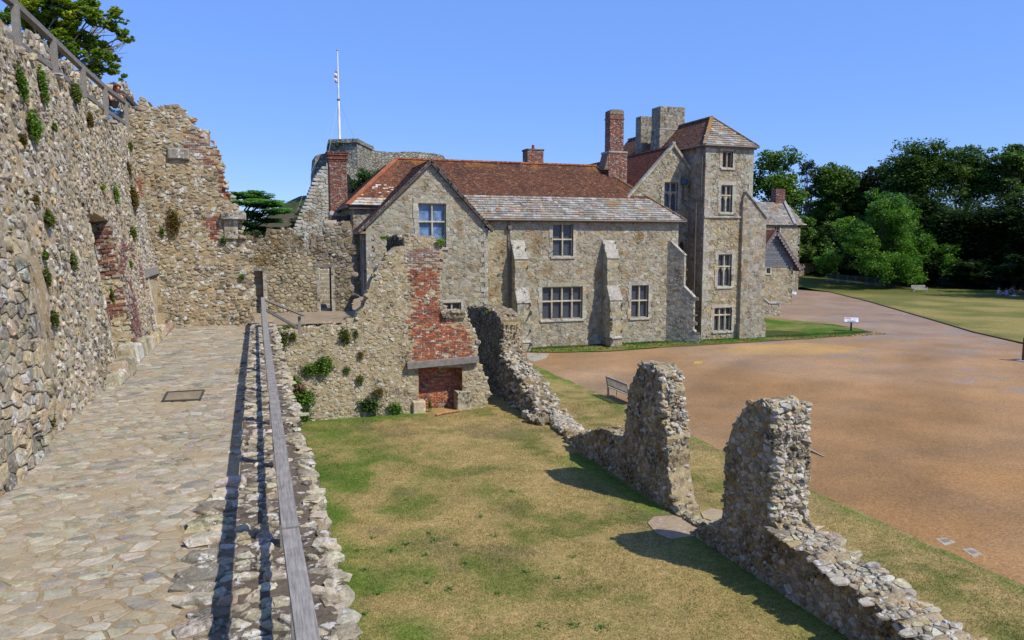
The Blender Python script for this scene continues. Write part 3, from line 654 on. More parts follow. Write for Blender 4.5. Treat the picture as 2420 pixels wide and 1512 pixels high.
ruin('wall_face', CW, P, .8, .11, GTN, M['fire'], lod=1, gap=.015, h=(.0, .036), asp=1.7, brick=[(bkA, OLD), (bkB, BRK), (bkC, BRD)], crest_from=[S2[:-1]], csz=.2, amp=.06, seed=8, parent=t_, keepz=-.25,
     colzones=[(q([(300, 230), (520, 230), (540, 400), (300, 400)]), RUB)])
a = Acc(); l_ = q([(522, 502), (581, 512)]); box(a, CW, l_[0][0], l_[1][0], l_[1][1] - .1, l_[1][1] + .12, -.7, .25, (.38, .36, .32), .02)
m_ = q([(540, 525), (565, 525), (566, 565)]); box(a, CW, m_[0][0] - .15, m_[1][0] - .05, m_[2][1], l_[1][1] - .1, -.6, .08, (.40, .36, .28), .02)
l_ = q([(395, 350), (448, 378)]); box(a, CW, l_[0][0], l_[1][0], l_[1][1], l_[0][1], -.3, .12, (.27, .25, .22), .04)
a.build('ledge', M['dress'], t_); settle(t_, (-2, 26.4, 0))
# ---- 3. wall at the back of the terrace with two doorways
TW = fS(35.0); q = TW.pxs
SIL = [(560, 560), (590, 556), (603, 566), (625, 560), (635, 545), (665, 541), (695, 545), (712, 560), (716, 582), (735, 586), (738, 575), (752, 560), (775, 540), (800, 528), (830, 520)]
S2 = q(SIL); P = [(S2[0][0], -.6), (S2[-1][0], -.6)] + S2[::-1]
dA = q([(755, 632), (781, 632)]); dB = q([(593, 641), (620, 641)])
t_ = thing('terrace_wall', 'low grey rubble wall with two doorways behind the small gravel terrace', 'wall', (2, 35, -.4))
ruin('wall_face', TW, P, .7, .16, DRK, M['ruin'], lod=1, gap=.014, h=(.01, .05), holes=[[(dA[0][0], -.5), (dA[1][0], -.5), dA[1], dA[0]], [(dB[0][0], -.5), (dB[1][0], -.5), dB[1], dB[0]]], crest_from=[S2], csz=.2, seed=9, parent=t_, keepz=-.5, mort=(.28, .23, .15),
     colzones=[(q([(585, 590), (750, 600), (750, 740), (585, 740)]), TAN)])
a = Acc()
for d_ in (dA, dB):
    for e in (-.17, 0): x = d_[0][0] - .17 if e else d_[1][0]; box(a, TW, x, x + .17, -.5, d_[0][1] + .15, -.6, .03, (.36, .33, .27), .015)
    box(a, TW, d_[0][0] - .2, d_[1][0] + .2, d_[0][1], d_[0][1] + .2, -.7, .04, (.20, .18, .15), .015)
a.build('door_surround', M['dress'], t_); a = Acc(); v = -.42
while v < dB[0][1]: box(a, TW, dB[0][0], dB[1][0], v, v + .26, -.6, -.38, TAN(0, 0, rg), .02); v += .27
a.build('blocked_doorway', M['dress'], t_); settle(t_, (2, 35, -.4))
a = Acc()                                                            # steps seen through the open doorway
for k in range(9): box(a, fT(0), 2.3, 4.6, 37 + k * .32, 37 + k * .32 + .4, -.42 + k * .2 - .3, -.42 + k * .2 + .18, np.array((.29, .25, .18)) * rg.uniform(.85, 1.1), .03)
tag(a.build('stone_steps', M['dress']), 'worn pale stone steps climbing away behind the open doorway of the terrace wall', 'steps')
# ---- 4. the wall with the fireplace
FW = fS(29.5); q = FW.pxs
L0 = [(634, 790), (652, 786), (668, 783), (700, 777), (735, 773), (770, 768), (800, 766), (840, 756), (856, 724), (868, 694), (880, 660), (896, 630), (915, 602), (935, 590), (953, 584)]
L1 = [(952, 566), (975, 560), (1000, 560), (1025, 566), (1042, 578), (1046, 600), (1041, 625), (1038, 660), (1038, 702)]
L2 = [(1062, 738), (1098, 738), (1103, 750), (1112, 765), (1122, 790), (1130, 810), (1132, 850), (1140, 880), (1152, 897), (1154, 930), (1148, 962)]
a0, a1, a2 = q(L0), q(L1), q(L2)
P = [(a0[0][0], -4.5), (a2[-1][0], -4.5)] + a2[::-1] + a1[::-1] + a0[::-1]
hr = q([(988, 868), (1092, 868)]); hole = [(hr[0][0], -4.21), (hr[1][0], -4.21), hr[1], hr[0]]
bA = q([(955, 590), (1038, 585), (1037, 640), (1035, 700), (1042, 735), (1040, 740), (1072, 760), (1100, 775), (1115, 815), (1120, 850), (975, 852), (968, 780), (962, 760), (974, 735), (975, 690), (962, 640)])
bTop = q([(955, 590), (1038, 585), (1037, 625), (960, 640)])
plz = q([(880, 800), (965, 790), (972, 990), (860, 990)])
def fbr(u, v, g):
    px_t = v > bTop[2][1] - .2
    return (OLD if px_t or g.random() < .12 else BRK)(u, v, g)
t_ = thing('fireplace_wall', 'ruined rubble wall with a brick chimney breast and an open hearth under a timber lintel', 'wall')
ruin('wall_face', FW, P, .85, .125, TAN, M['fire'], lod=1, gap=.014, h=(-.002, .03), asp=1.5, holes=[hole], brick=[(bA, fbr)], crest_from=[a0, a2], csz=.16, amp=.045, brk=.30, seed=12, parent=t_, keepz=-4.3, mort=(.42, .34, .21))
a = Acc(); rg = np.random.default_rng(17)                                                # the chimney stack running back from the face
SW = fW(a1[0][0]); zt = a1[0][1]
stk = [(-33.3, -.4), (-30.2, -.4), (-29.9, zt + .05), (-31, zt + .18), (-33.2, zt + .1)]
prism(a, [[(u, v) for u, v in stk]], SW, -(a1[4][0] - a1[0][0]) + .05, 0, (.20, .17, .12))
stones(a, SW, [c for c in cells((-33.3, -.4, -29.5, zt + .2), .15, .6, .9, rg) if inpoly(np.array([c[0][0]]), np.array([c[0][1]]), stk)[0]], .015, (.02, .08), pal([(.13, .115, .09), (.09, .08, .06), (.22, .2, .17), (.16, .13, .08)], [3, 3, 1, 1.5]), 1, rg)
crest(a, SW, [(-33.2, zt + .1), (-31, zt + .18), (-29.6, zt)], a1[4][0] - a1[0][0], .2, RUB, rg, .8)
L_ = [(u, v) for u, v in a1]; crest(a, FW, L_, .8, .17, OLD, rg, .9)
sh = q([(1040, 736), (1098, 738), (1098, 750), (1045, 752)]); prism(a, [sh], FW, -.8, .12, (.30, .26, .2)); crest(a, FW, [sh[0], sh[1]], 1.0, .2, RUB, rg, 4, d0=.15); crest(a, FW, [(sh[3][0], sh[3][1] + .1), (sh[2][0], sh[2][1] + .1)], .3, .16, RUB, rg, 6, d0=.14)
a.build('chimney_stack', M['ruin'], t_)
a = Acc(); rc = Fr((0, 29.5 + .62, 0), (1, 0, 0), (0, 0, 1))
prism(a, [[(hole[0][0] - .1, -4.3), (hole[1][0] + .1, -4.3), (hole[1][0] + .1, hole[2][1] + .1), (hole[0][0] - .1, hole[2][1] + .1)]], rc, -.1, -.01, (.34, .24, .17))
bricks(a, rc, [(hole[0][0], -4.2), (hole[1][0], -4.2), (hole[1][0], hole[2][1]), (hole[0][0], hole[2][1])], BRK, rg=rg)
for X_, s_ in ((hole[0][0], 1), (hole[1][0], -1)):
    fx = Fr((X_ + .0 * s_, 0, 0), (0, s_, 0), (0, 0, 1)) ; y0, y1 = (29.52, 30.1) if s_ > 0 else (-30.1, -29.52)
    bricks(a, fx, [(y0, -4.2), (y1, -4.2), (y1, hole[2][1]), (y0, hole[2][1])], BRK, rg=rg)
a.build('hearth', M['brick'], t_)
a = Acc(); lq = q([(960, 856), (1128, 849)]); lz = lq[0][1]
beam(a, (lq[0][0], 29.42, lz - .12), (lq[1][0], 29.42, lz - .0), .32, .25, (.22, .205, .19)); a.build('lintel', M['wood'], t_)
a = Acc(); j1 = q([(974, 948), (1004, 978)]); box(a, FW, j1[0][0], j1[1][0], -4.3, j1[0][1], -.3, .16, (.47, .40, .26), .04)
j2 = q([(1078, 925), (1112, 965)]); box(a, FW, j2[0][0], j2[1][0], -4.3, j2[0][1], -.45, .12, (.43, .37, .26), .04)
a.build('stone_jamb', M['dress'], t_); settle(t_, (5, 29.5, GZ))
p0 = PZ(1030, 980, GZ + .06); p1 = PZ(1086, 970, GZ + .06); a = Acc()
tube(a, [p0, p0 * .6 + p1 * .4 + np.array((0, .02, .02)), p1], [.05, .065, .045], (.42, .20, .10), 7)
tag(a.build('fallen_log', M['bark']), 'reddish split log lying on the grass at the foot of the hearth', 'log')
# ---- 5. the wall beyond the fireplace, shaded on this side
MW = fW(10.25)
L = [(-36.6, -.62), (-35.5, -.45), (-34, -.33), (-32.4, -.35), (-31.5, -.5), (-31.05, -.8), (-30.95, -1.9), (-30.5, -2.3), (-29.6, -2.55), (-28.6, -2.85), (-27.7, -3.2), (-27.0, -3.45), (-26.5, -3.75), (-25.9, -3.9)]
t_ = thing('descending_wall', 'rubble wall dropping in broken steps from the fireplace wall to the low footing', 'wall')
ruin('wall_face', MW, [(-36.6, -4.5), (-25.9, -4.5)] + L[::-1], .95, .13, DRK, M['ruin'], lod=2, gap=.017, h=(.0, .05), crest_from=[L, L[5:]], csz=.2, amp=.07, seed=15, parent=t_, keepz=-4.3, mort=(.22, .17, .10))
a = Acc(); rg = np.random.default_rng(22); ef = fS(30.95); ep = [(10.3, -2.6), (11.15, -2.6), (11.1, -.8), (10.32, -.8)]
prism(a, [ep], ef, -.3, .02, MORT); stones(a, ef, [c for c in cells((10.2, -2.7, 11.3, -.4), .12, 1.2, .9, rg) if inpoly(np.array([c[0][0]]), np.array([c[0][1]]), ep)[0]], .03, (.03, .16), RUB, 1, rg)
C = []; S = []; K = []
for _ in range(620):
    t = rg.random(); y = 31.0 - t * 4.9; zt = np.interp(-y, [p[0] for p in L], [p[1] for p in L]); z = rg.uniform(GZ, zt + .05); x = rg.choice([10.2, 11.22]) if rg.random() < .4 else rg.uniform(10.25, 11.15)
    if 10.3 < x < 11.1: z = zt + rg.normal(0, .05)
    s_ = rg.uniform(.05, .125); C.append((x, y, z)); S.append((s_, s_, s_ * .7)); K.append(RUB(0, 0, rg))
boulders(a, C, S, K, rg); a.build('rubble_core', M['rubble'], t_); settle(t_, (10.7, 31, GZ))
a = Acc(); C = []; S = []; K = []                                       # footing between that wall and the first pillar
for _ in range(240):
    y = rg.uniform(22.6, 26.4); x = 10.75 + (y - 24.5) * .12 + rg.uniform(-.36, .36); s_ = rg.uniform(.08, .2)
    C.append((x, y, GZ + .12 + .08 * (y > 25.8))); S.append((s_, s_, .14)); K.append(RUB(0, 0, rg))
for _ in range(60):
    x = rg.uniform(9.9, 11.3); y = rg.uniform(25.9, 27.2); s_ = rg.uniform(.1, .22); C.append((x, y, GZ + .15)); S.append((s_, s_, .17)); K.append(RUB(0, 0, rg))
boulders(a, C, S, K, rg, .2); box(a, fT(GZ), 10.45, 11.05, 22.6, 26.6, -.2, .12, MORT)
tag(a.build('wall_footing', M['ruin']), 'knee high line of lichened footing stones between the descending wall and the first pillar', 'footing')
# ---- 6. two standing pillars of wall and the low walls beside them
DRK2 = pal([(.33, .29, .22), (.40, .36, .29), (.26, .22, .16), (.48, .46, .41), (.36, .26, .13)], [4, 3, 3, 1.8, 1.6], .15)
def pillar(name, label, fr, L, thick, endY, ends, seed, holes=()):
    t = thing(name, label, 'wall'); P = [(L[0][0], -4.5), (L[-1][0], -4.5)] + L[::-1]
    ruin('wall_face', fr, P, thick, .125, DRK2, M['ruin'], lod=2, gap=.015, h=(.0, .045), amp=.035, seed=seed, parent=t, keepz=-4.3, mort=(.36, .29, .175), crest_from=[L], csz=.13)
    a = Acc(); rg = np.random.default_rng(seed)
    C = []; S = []; K = []
    for (e0, e1, z0, z1, n) in ends:                               # broken sunlit end: stones standing proud through the thickness
        for _ in range(n):
            k = rg.random(); z = z0 + (z1 - z0) * k; y = e0 + (e1 - e0) * k; d = rg.uniform(.0, thick); s_ = rg.uniform(.04, .095)
            big = rg.random() < .12; s_ *= 1.35 if big else 1
            C.append(fr.m(-y, z, -d) + np.array((0, rg.uniform(.0, .06), 0))); S.append((s_ * 1.15, s_, s_ * .75)); K.append(np.array(RUB(0, 0, rg)) * (1.12 if big else 1))
    boulders(a, C, S, K, rg, .35); a.build('broken_end', M['rubble'], t); return t
P1 = fW(10.05)
L = [(-22.7, -3.85), (-22.0, -3.55), (-21.2, -3.3), (-20.5, -3.0), (-19.9, -2.92), (-19.2, -3.05), (-18.95, -2.9), (-18.85, -2.1), (-18.75, -1.5), (-18.5, -1.05), (-18.1, -.62), (-17.6, -.5), (-17.1, -.6), (-16.85, -1.1), (-16.95, -1.8), (-16.6, -2.3), (-16.6, -3.1), (-16.25, -3.95), (-16.0, -4.05)]
t_ = pillar('wall_pillar', 'narrower broken pillar of flint rubble with a low wall running back from it', P1, L, .66, 0, [(17.0, 16.85, -.7, -1.9, 230), (16.75, 16.55, -1.7, -4.0, 330), (18.2, 17.0, -.62, -.7, 60)], 31)
settle(t_, (10.4, 17.5, GZ))
P2 = fW(9.72)
L = [(-14.75, -4.05), (-14.4, -3.8), (-14.0, -3.75), (-13.6, -3.4), (-13.55, -2.7), (-13.62, -2.1), (-13.5, -1.6), (-13.25, -1.15), (-13.0, -.75), (-12.75, -.55), (-12.4, -.42), (-12.15, -.52), (-11.98, -1.0), (-11.95, -2.0), (-12.0, -2.75), (-11.6, -2.95), (-10.5, -3.12), (-9, -3.35), (-7, -3.6), (-5, -3.75), (-2, -3.8)]
t_ = pillar('wall_pillar', 'broad broken pillar of flint rubble with a band of red brick low on its sunlit end', P2, L, .82, 0, [(12.0, 11.95, -.5, -2.0, 380), (11.95, 11.95, -1.9, -2.9, 230), (12.6, 12.1, -.55, -.5, 60)], 32)
a = Acc(); e = fS(11.93)
bricks(a, e, [(9.9, -3.0), (10.5, -3.0), (10.45, -2.78), (10.0, -2.78)], BRK, .2, .07, rg=rng)
a.build('brick_band', M['brick'], t_)
a = Acc(); CL = cells((9.7, 2, 10.56, 11.95), .15, 1.3, .8, rg)
class Sl(Fr):
    def m(s, u, v, d=0):
        z = np.interp(np.asarray(v, float), [2, 5, 7, 9, 10.5, 11.6], [-3.8, -3.75, -3.6, -3.35, -3.12, -2.95]); r_ = Fr.m(s, u, v, d); r_[..., 2] += z; return r_
slf = Sl((0, 0, 0), (1, 0, 0), (0, 1, 0)); stones(a, slf, [c for c in CL if 9.68 < c[0][0] < 10.56], .012, (.0, .035), RUB, 2, rg)
a.build('wall_top', M['rubble'], t_); settle(t_, (10.1, 12.5, GZ))
# stone threshold slabs between the pillars
SLC = pal([(.33, .25, .17), (.35, .27, .18), (.30, .23, .155)], [1, 1, 1])
for pts, lab in (([(1530, 1237), (1545, 1222), (1600, 1219), (1645, 1235), (1660, 1252), (1640, 1268), (1585, 1275), (1550, 1262)], 'larger worn paving slab sunk in the grass between the two pillars'),
                 ([(1655, 1212), (1680, 1203), (1706, 1208), (1708, 1222), (1685, 1232), (1662, 1226)], 'smaller worn slab in the grass on the gravel side of the pillar gap')):
    Q = [tuple(PZ(x, y, GZ)[:2]) for x, y in pts]; a = Acc(); prism(a, [Q], fT(GZ), -.05, .025, SLC(0, 0, rng))
    tag(a.build('threshold_slab', M['paving']), lab, 'slab', 'threshold slabs between the pillars')
a = Acc(); C = []; S = []; K = []
for k in range(14):
    t = k / 13; p = PZ(1600 + 70 * t, 1210 + 42 * t, GZ); C.append((p[0], p[1], GZ + .06)); S.append((.16, .14, .1)); K.append(TAN(0, 0, rng))
boulders(a, C, S, K, rng, .2); tag(a.build('kerb_stones', M['ruin']), 'row of low kerb stones joining the feet of the two pillars', 'kerb')
# ---- 7. the edge of the wall walk: rough capping stones and the retaining wall below them
a = Acc(); rg = np.random.default_rng(40)
box(a, fT(0), -.25, .5, -3, 26.3, -4.6, .012, (.13, .105, .08)); box(a, fT(0), -.5, -.2505, 3, 8.2, -1, .009, (.2, .16, .115))
CAPC = pal([(.40, .345, .24), (.33, .285, .21), (.46, .41, .32), (.22, .195, .16), (.50, .46, .39)], [4, 3, 2.4, 2.2, 1.2], .12)
def cap(b, sz, lod, h, gap):
    CL = cells(b, sz, 1.5, .8, rg); K = []
    for c in CL:
        x, y = c[0]
        if not (ledge(y) < x < .56): continue
        if x > .22 and x < .46 and rg.random() < .72: continue
        if rg.random() < .18: continue
        K.append(c)
    stones(a, fT(.0), K, gap, h, CAPC, lod, rg, tilt=.35)
cap((-.7, 3.2, .7, 9.0), .135, 2, (.01, .05), .018); cap((-.5, 9.0, .7, 15), .13, 2, (.008, .045), .016); cap((-.45, 15, .7, 26.3), .15, 1, (.01, .06), .02)
C = []; S = []; K = []
for y in np.arange(3.2, 26, .18):
    s_ = rg.uniform(.05, .105); C.append((.50 + rg.normal(0, .04), y + rg.uniform(-.06, .06), rg.uniform(-.05, .04))); S.append((s_ * 1.0, s_ * 1.3, .035)); K.append(CAPC(0, 0, rg))
    if rg.random() < .8: s_ = rg.uniform(.07, .13); C.append((.52 + rg.normal(0, .02), y, rg.uniform(-.4, -.1))); S.append((s_, s_ * 1.2, s_)); K.append(CAPC(0, 0, rg))
for y in np.arange(3.5, 9, .42):
    s_ = rg.uniform(.1, .17); C.append((ledge(y) + .05, y, .0)); S.append((s_ * 1.4, s_, .07)); K.append(CAPC(0, 0, rg))
boulders(a, C, S, K, rg, .2)
stones(a, fE(.5), [(c[0], clip(c[1], 0, 1, -.12)) for c in cells((3, -4.2, 26.3, -.3), .2, 1.4, .8, rg)], .02, (.02, .06), TAN, 0, rg)
tag(a.build('retaining_wall', M['rubble']), 'walk edge capped with rough pale stones and black soil beside the wooden handrail', 'wall')
# ================================================================== BUILDINGS
GREYT = pal([(.34, .315, .24), (.30, .275, .205), (.38, .355, .275), (.36, .29, .18), (.26, .235, .18), (.41, .39, .33)], [4, 4, 3, 1.8, 1.2, 1.2], .12)
WARM = pal([(.38, .335, .22), (.345, .295, .19), (.41, .37, .265), (.30, .255, .17), (.40, .31, .17)], [4, 3, 3, 1.5, 1.5], .12)
ASH = pal([(.36, .345, .275), (.40, .38, .305), (.33, .30, .23), (.39, .32, .2)], [4, 3, 2, 1.], .07)
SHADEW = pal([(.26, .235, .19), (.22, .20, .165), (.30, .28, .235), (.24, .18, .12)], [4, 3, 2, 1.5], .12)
MB = (.40, .35, .24)
def rect(r): return [(r[0], r[1]), (r[2], r[1]), (r[2], r[3]), (r[0], r[3])]
def facade(name, fr, P, colf, parent, wins=(), sz=.2, asp=1.5, thick=.5, mat='ashlar', h=(.006, .03), seed=0, gap=.012, mort=MB, convex=True, zones=(), depth_=None):
    a = Acc(); rg = np.random.default_rng(seed + 500)
    prism(a, [P] + [rect(w_) for w_ in wins], fr, -thick, 0, mort)
    us = [p[0] for p in P]; vs = [p[1] for p in P]; C2 = []
    n = len(P); A = sum(P[i - 1][0] * P[i][1] - P[i][0] * P[i - 1][1] for i in range(n)); sg = 1 if A > 0 else -1
    for s_, Q in cells((min(us), min(vs), max(us), max(vs)), sz, asp, .8, rg):
        if not inpoly(np.array([s_[0]]), np.array([s_[1]]), P)[0]: continue
        bad = False
        for w_ in wins:
            m = .0
            if w_[0] - m < s_[0] < w_[2] + m and w_[1] - m < s_[1] < w_[3] + m: bad = True; break
            ql = min(p[0] for p in Q); qr = max(p[0] for p in Q); qb = min(p[1] for p in Q); qt = max(p[1] for p in Q)
            if qr < w_[0] or ql > w_[2] or qt < w_[1] or qb > w_[3]: continue
            if s_[0] < w_[0]: Q = clip(Q, 1, 0, w_[0])
            elif s_[0] > w_[2]: Q = clip(Q, -1, 0, -w_[2])
            elif s_[1] < w_[1]: Q = clip(Q, 0, 1, w_[1])
            else: Q = clip(Q, 0, -1, -w_[3])
            if len(Q) < 3: bad = True; break
        if bad: continue
        if convex:
            for i in range(n):
                p, q_ = P[i - 1], P[i]; nx, ny = sg * (q_[1] - p[1]), -sg * (q_[0] - p[0]); L_ = math.hypot(nx, ny)
                if L_ < 1e-6: continue
                Q = clip(Q, nx / L_, ny / L_, (p[0] * nx + p[1] * ny) / L_)
                if len(Q) < 3: break
        if len(Q) >= 3: C2.append((s_, Q))
    def cf(u, v, g):
        for z_, c_ in zones:
            if inpoly(np.array([u]), np.array([v]), z_)[0]: return c_(u, v, g)
        return colf(u, v, g)
    stones(a, fr, C2, gap, h, cf, 0, rg, tilt=.35)
    return a.build(name, M[mat], parent)
def quoins(a, fr, u, v0, v1, side, rg, w_=(.22, .5), colf=ASH, hh=(.26, .36), d=.035):
    v = v0; k = 0
    while v < v1 - .1:
        h_ = min(rg.uniform(*hh), v1 - v); L_ = w_[k % 2] * rg.uniform(.85, 1.15)
        u0, u1 = (u, u + L_) if side > 0 else (u - L_, u)
        box(a, fr, u0, u1, v, v + h_ - .012, -.05, d, colf(0, 0, rg)); v += h_; k += 1
def window(parent, fr, r_, cols, rows=(.55,), glass='glass', jamb=.2, mull=.10, arch=False, deep=.28, col=(.44, .40, .28), hood=False, slabs=True):
    """stone mullioned window: frame with surround, sill, leaded glass"""
    u0, v0, u1, v1 = r_; a = Acc(); rg = np.random.default_rng(int(abs(u0 * 97 + v0 * 31)))
    cs = lambda: np.array(ASH(0, 0, rg)) * 1.08
    if jamb:
        for (x, s_) in ((u0 - jamb, 1), (u1, 1)):
            v = v0 - .05
            while v < v1 + .0:
                h_ = min(rg.uniform(.3, .55), v1 + .001 - v + .0); jw = jamb * rg.uniform(.85, 1.6)
                xa, xb = (x + jamb - jw, x + jamb) if x < u0 else (x, x + jw); box(a, fr, xa, xb, v, v + h_ - .01, -.1, .045, cs()); v += max(h_, .05)
        box(a, fr, u0 - jamb * 1.2, u1 + jamb * 1.2, v1, v1 + jamb * 1.15, -.1, .048, cs())
    for xa, xb, ya, yb in ((u0, u0 + .07, v0, v1), (u1 - .07, u1, v0, v1), (u0 + .07, u1 - .07, v1 - .07, v1), (u0 + .07, u1 - .07, v0, v0 + .05)): box(a, fr, xa, xb, ya, yb, -deep, -.10, col)
    W_ = (u1 - u0) / cols
    for k in range(1, cols): x = u0 + W_ * k; box(a, fr, x - mull / 2, x + mull / 2, v0, v1, -deep + .01, -.055, np.array(col) * 1.08, .02)
    ys = [v0 + (v1 - v0) * t for t in rows]
    for y in ys: box(a, fr, u0, u1, y - mull / 2, y + mull / 2, -deep + .02, -.048, np.array(col) * 1.1, .02)
    if arch:
        yt = (ys[0] if ys else v1) - mull / 2 if arch == 1 else v1 - .07
        hgt = W_ * .85
        for k in range(cols):
            xa = u0 + W_ * k + mull / 2; xb = u0 + W_ * (k + 1) - mull / 2; xm = (xa + xb) / 2
            for s_, xe in ((1, xa), (-1, xb)):
                Pp = [(xe, yt - hgt)] + [(xe + (xm - xe) * (1 - math.cos(t * math.pi / 2)) ** .8, yt - hgt + hgt * .96 * math.sin(t * math.pi / 2)) for t in np.linspace(.12, 1, 6)] + [(xe, yt)]
                Pp = [(p[0], p[1]) for p in Pp]; prism(a, [Pp], fr, -deep + .03, -.09, col)
            if arch == 1:
                for s_ in (-1, 1):
                    pp = [fr.m(xm + s_ * W_ * t, yt + .05 + (v1 - yt) * .0 + .02 * t, -.08) for t in (0, .4)]
    o = a.build('window', M['dress'], parent)
    a = Acc(); box(a, fr, u0 - .14, u1 + .14, v0 - .17, v0 - .0, -.2, .10, np.array(ASH(0, 0, rg)) * 1.1, .03); a.build('sill', M['dress'], o)
    a = Acc(); box(a, fr, u0, u1, v0, v1, -deep - .05, -deep + .04, (.1, .1, .1)); g = a.build('glass', M[glass], o)
    if cols > 1 or rows: pass
    return o
def tiles(a, O, U, V, P, w_, hgt, thick, colf, rg, sag=0.01):
    """overlapping roof tiles laid in courses up a slope"""
    fr = Fr(O, U, V); us = [p[0] for p in P]; vs = [p[1] for p in P]; v = min(vs); k = 0
    prism(a, [P], fr, -.12, -.005, (.12, .10, .09))
    while v < max(vs) - .02:
        hh = hgt * (1 if not callable(w_) else 1); u = min(us) - rg.uniform(0, 1) * (w_ if not callable(w_) else .3)
        X = []; 
        while u < max(us):
            ww = (w_ * rg.uniform(.93, 1.07)) if not callable(w_) else w_(rg); X.append((u, u + ww)); u += ww
        X = np.array(X); c = (X[:, 0] + X[:, 1]) / 2; ok = inpoly(c, np.full(len(c), v + hh * .5), P); X = X[ok]
        if len(X):
            n = len(X); g = .006; a0 = X[:, 0] + g; b0 = X[:, 1] - g; t1 = thick * rg.uniform(.8, 1.35, n); lo = v + rg.normal(0, .006 * hh / .1, n) * .6; hi = np.full(n, v + hh + .015); lift = rg.uniform(0, .35, n) * thick
            V8 = np.stack([fr.m(a0, lo, lift * .5), fr.m(b0, lo, lift * .5), fr.m(b0, hi, 0 * lo), fr.m(a0, hi, 0 * lo), fr.m(a0, lo, lift + t1), fr.m(b0, lo, lift + t1), fr.m(b0, hi, t1 * .25), fr.m(a0, hi, t1 * .25)], 1)
            Fc = np.array([[4, 5, 6, 7], [0, 1, 5, 4], [1, 2, 6, 5], [3, 0, 4, 7]]); f = Fc[None] + (np.arange(n) * 8)[:, None, None]
            cols = np.array([colf(c_, v, rg) for c_ in X.mean(1)]); a.add(V8.reshape(-1, 3), f.reshape(-1, 4), np.repeat(cols, 4, axis=0))
        v += hh * rg.uniform(.97, 1.03); k += 1
    return fr
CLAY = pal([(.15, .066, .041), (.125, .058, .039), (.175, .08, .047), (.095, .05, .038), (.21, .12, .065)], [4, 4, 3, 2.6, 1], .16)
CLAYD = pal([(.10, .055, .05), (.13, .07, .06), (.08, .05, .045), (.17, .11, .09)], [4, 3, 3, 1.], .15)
SLT = pal([(.31, .29, .26), (.26, .245, .22), (.37, .35, .32), (.21, .195, .175), (.30, .225, .15)], [4, 4, 2.2, 2.4, 1], .1)
def oranger(c0, vtop, amt=.5, span=.9):
    def f(u, v, rg):
        c = np.array(c0(u, v, rg)); k = np.clip(1 - (vtop - v) / span, 0, 1) * (fbm(np.array([u * .9]), np.array([v * .9]), 0, 77)[0] > .47)
        return c * (1 - amt * k) + np.array((.42, .19, .035)) * amt * k
    return f
def hiptiles(a, p, q, col, rg, w_=.26, step=.34):
    p = np.array(p, float); q = np.array(q, float); L_ = np.linalg.norm(q - p); n = max(1, int(L_ / step))
    for k in range(n):
        s_ = p + (q - p) * k / n; e = p + (q - p) * (k + 1.06) / n
        beam(a, s_ + (0, 0, .03), e + (0, 0, .055), w_, .10, np.array(col(0, 0, rg)))
RID = pal([(.38, .13, .07), (.34, .11, .06), (.42, .18, .10)], [2, 2, 1], .1)
def gutter(a, p, q, r_=.065, col=(.13, .10, .09)): tube(a, [p, q], r_, col, 8)
# ------------------------------------------------------------------ the great hall
hall = thing('great_hall', 'long two storey stone hall with a hipped roof of red tiles over grey stone slates', 'building')
YH = 45.33; fr = fS(YH); EZ = 4.22; RZ = 8.22; YR = 49.6; YE = YH - .35
k = (RZ - EZ) / (YR - YE)                                          # roof pitch
q = fr.pxs
def wr(x0, y0, x1, y1, f=fr): a_, b_ = f.px(x0, y1), f.px(x1, y0); return (a_[0], a_[1], b_[0], b_[1])
W1 = wr(1305, 529, 1354, 606); W2 = wr(1280, 676, 1376, 756); W3 = wr(1490, 673, 1532, 751)
yel = q([(1150, 540), (1205, 540), (1205, 770), (1150, 770)])
HX = 27.95
facade('front_wall', fr, [(13.2, -4.4), (HX, -4.4), (HX, EZ), (13.2, EZ)], GREYT, hall, [W1, W2, W3], sz=.19, seed=1, zones=[(yel, WARM), ([(13, 3.55), (29.2, 3.55), (29.2, 4.3), (13, 4.3)], ASH)])
window(hall, fr, W1, 2, (.52,)); window(hall, fr, W2, 4, (.55,)); window(hall, fr, W3, 2, (.52,))
# left end wall of the hall and the darker return wall beside the gable wing
XL = 5.75; YL = 46.2; EL = EZ + (YL - .35 - YE) * k
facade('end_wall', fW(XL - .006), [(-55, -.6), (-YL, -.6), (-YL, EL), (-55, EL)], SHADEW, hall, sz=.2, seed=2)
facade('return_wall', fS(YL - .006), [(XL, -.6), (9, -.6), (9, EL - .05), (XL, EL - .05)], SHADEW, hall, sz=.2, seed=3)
a = Acc(); rg = np.random.default_rng(50)                              # right end wall
prism(a, [[(45.4, -4.4), (54, -4.4), (54, EZ), (45.4, EZ)]], fE(HX - .02), -.4, 0, MB); quoins(a, fr, HX, -4.3, EZ - .1, -1, rg)
a.build('quoins', M['dress'], hall)
# roof slopes
dirV = np.array([0, 1, k]); LV = math.sqrt(1 + k * k)
def rp(x, y): return (x, (y - YE) * LV)                                # point on the front slope
XE = 28.35; XRr = 23.6; XRl = 9.1; XEl = XL - .35; yel_ = YL - .35
vs_ = 2.35
front = [rp(6.2, yel_), rp(13.3, yel_), rp(13.3, YE), rp(XE, YE), rp(XRr, YR), rp(XRl, YR), rp(XEl, yel_)]
def band(P, lo, hi):
    Q = P
    if lo is not None: Q = clip(Q, 0, -1, -lo)
    if hi is not None: Q = clip(Q, 0, 1, hi)
    return Q
a = Acc(); vtop = (YR - YE) * LV
right = [rp(9.0, YE), rp(XE, YE), rp(XRr, YR), rp(9.0, YR)]; left = [rp(XEl, yel_), rp(9.0, yel_), rp(9.0, YR), rp(XRl - .1, YR)]
tiles(a, (0, YE, EZ), (1, 0, 0), dirV, band(right, vs_, None), .17, .105, .018, oranger(CLAY, vtop, .75, .8), rg)
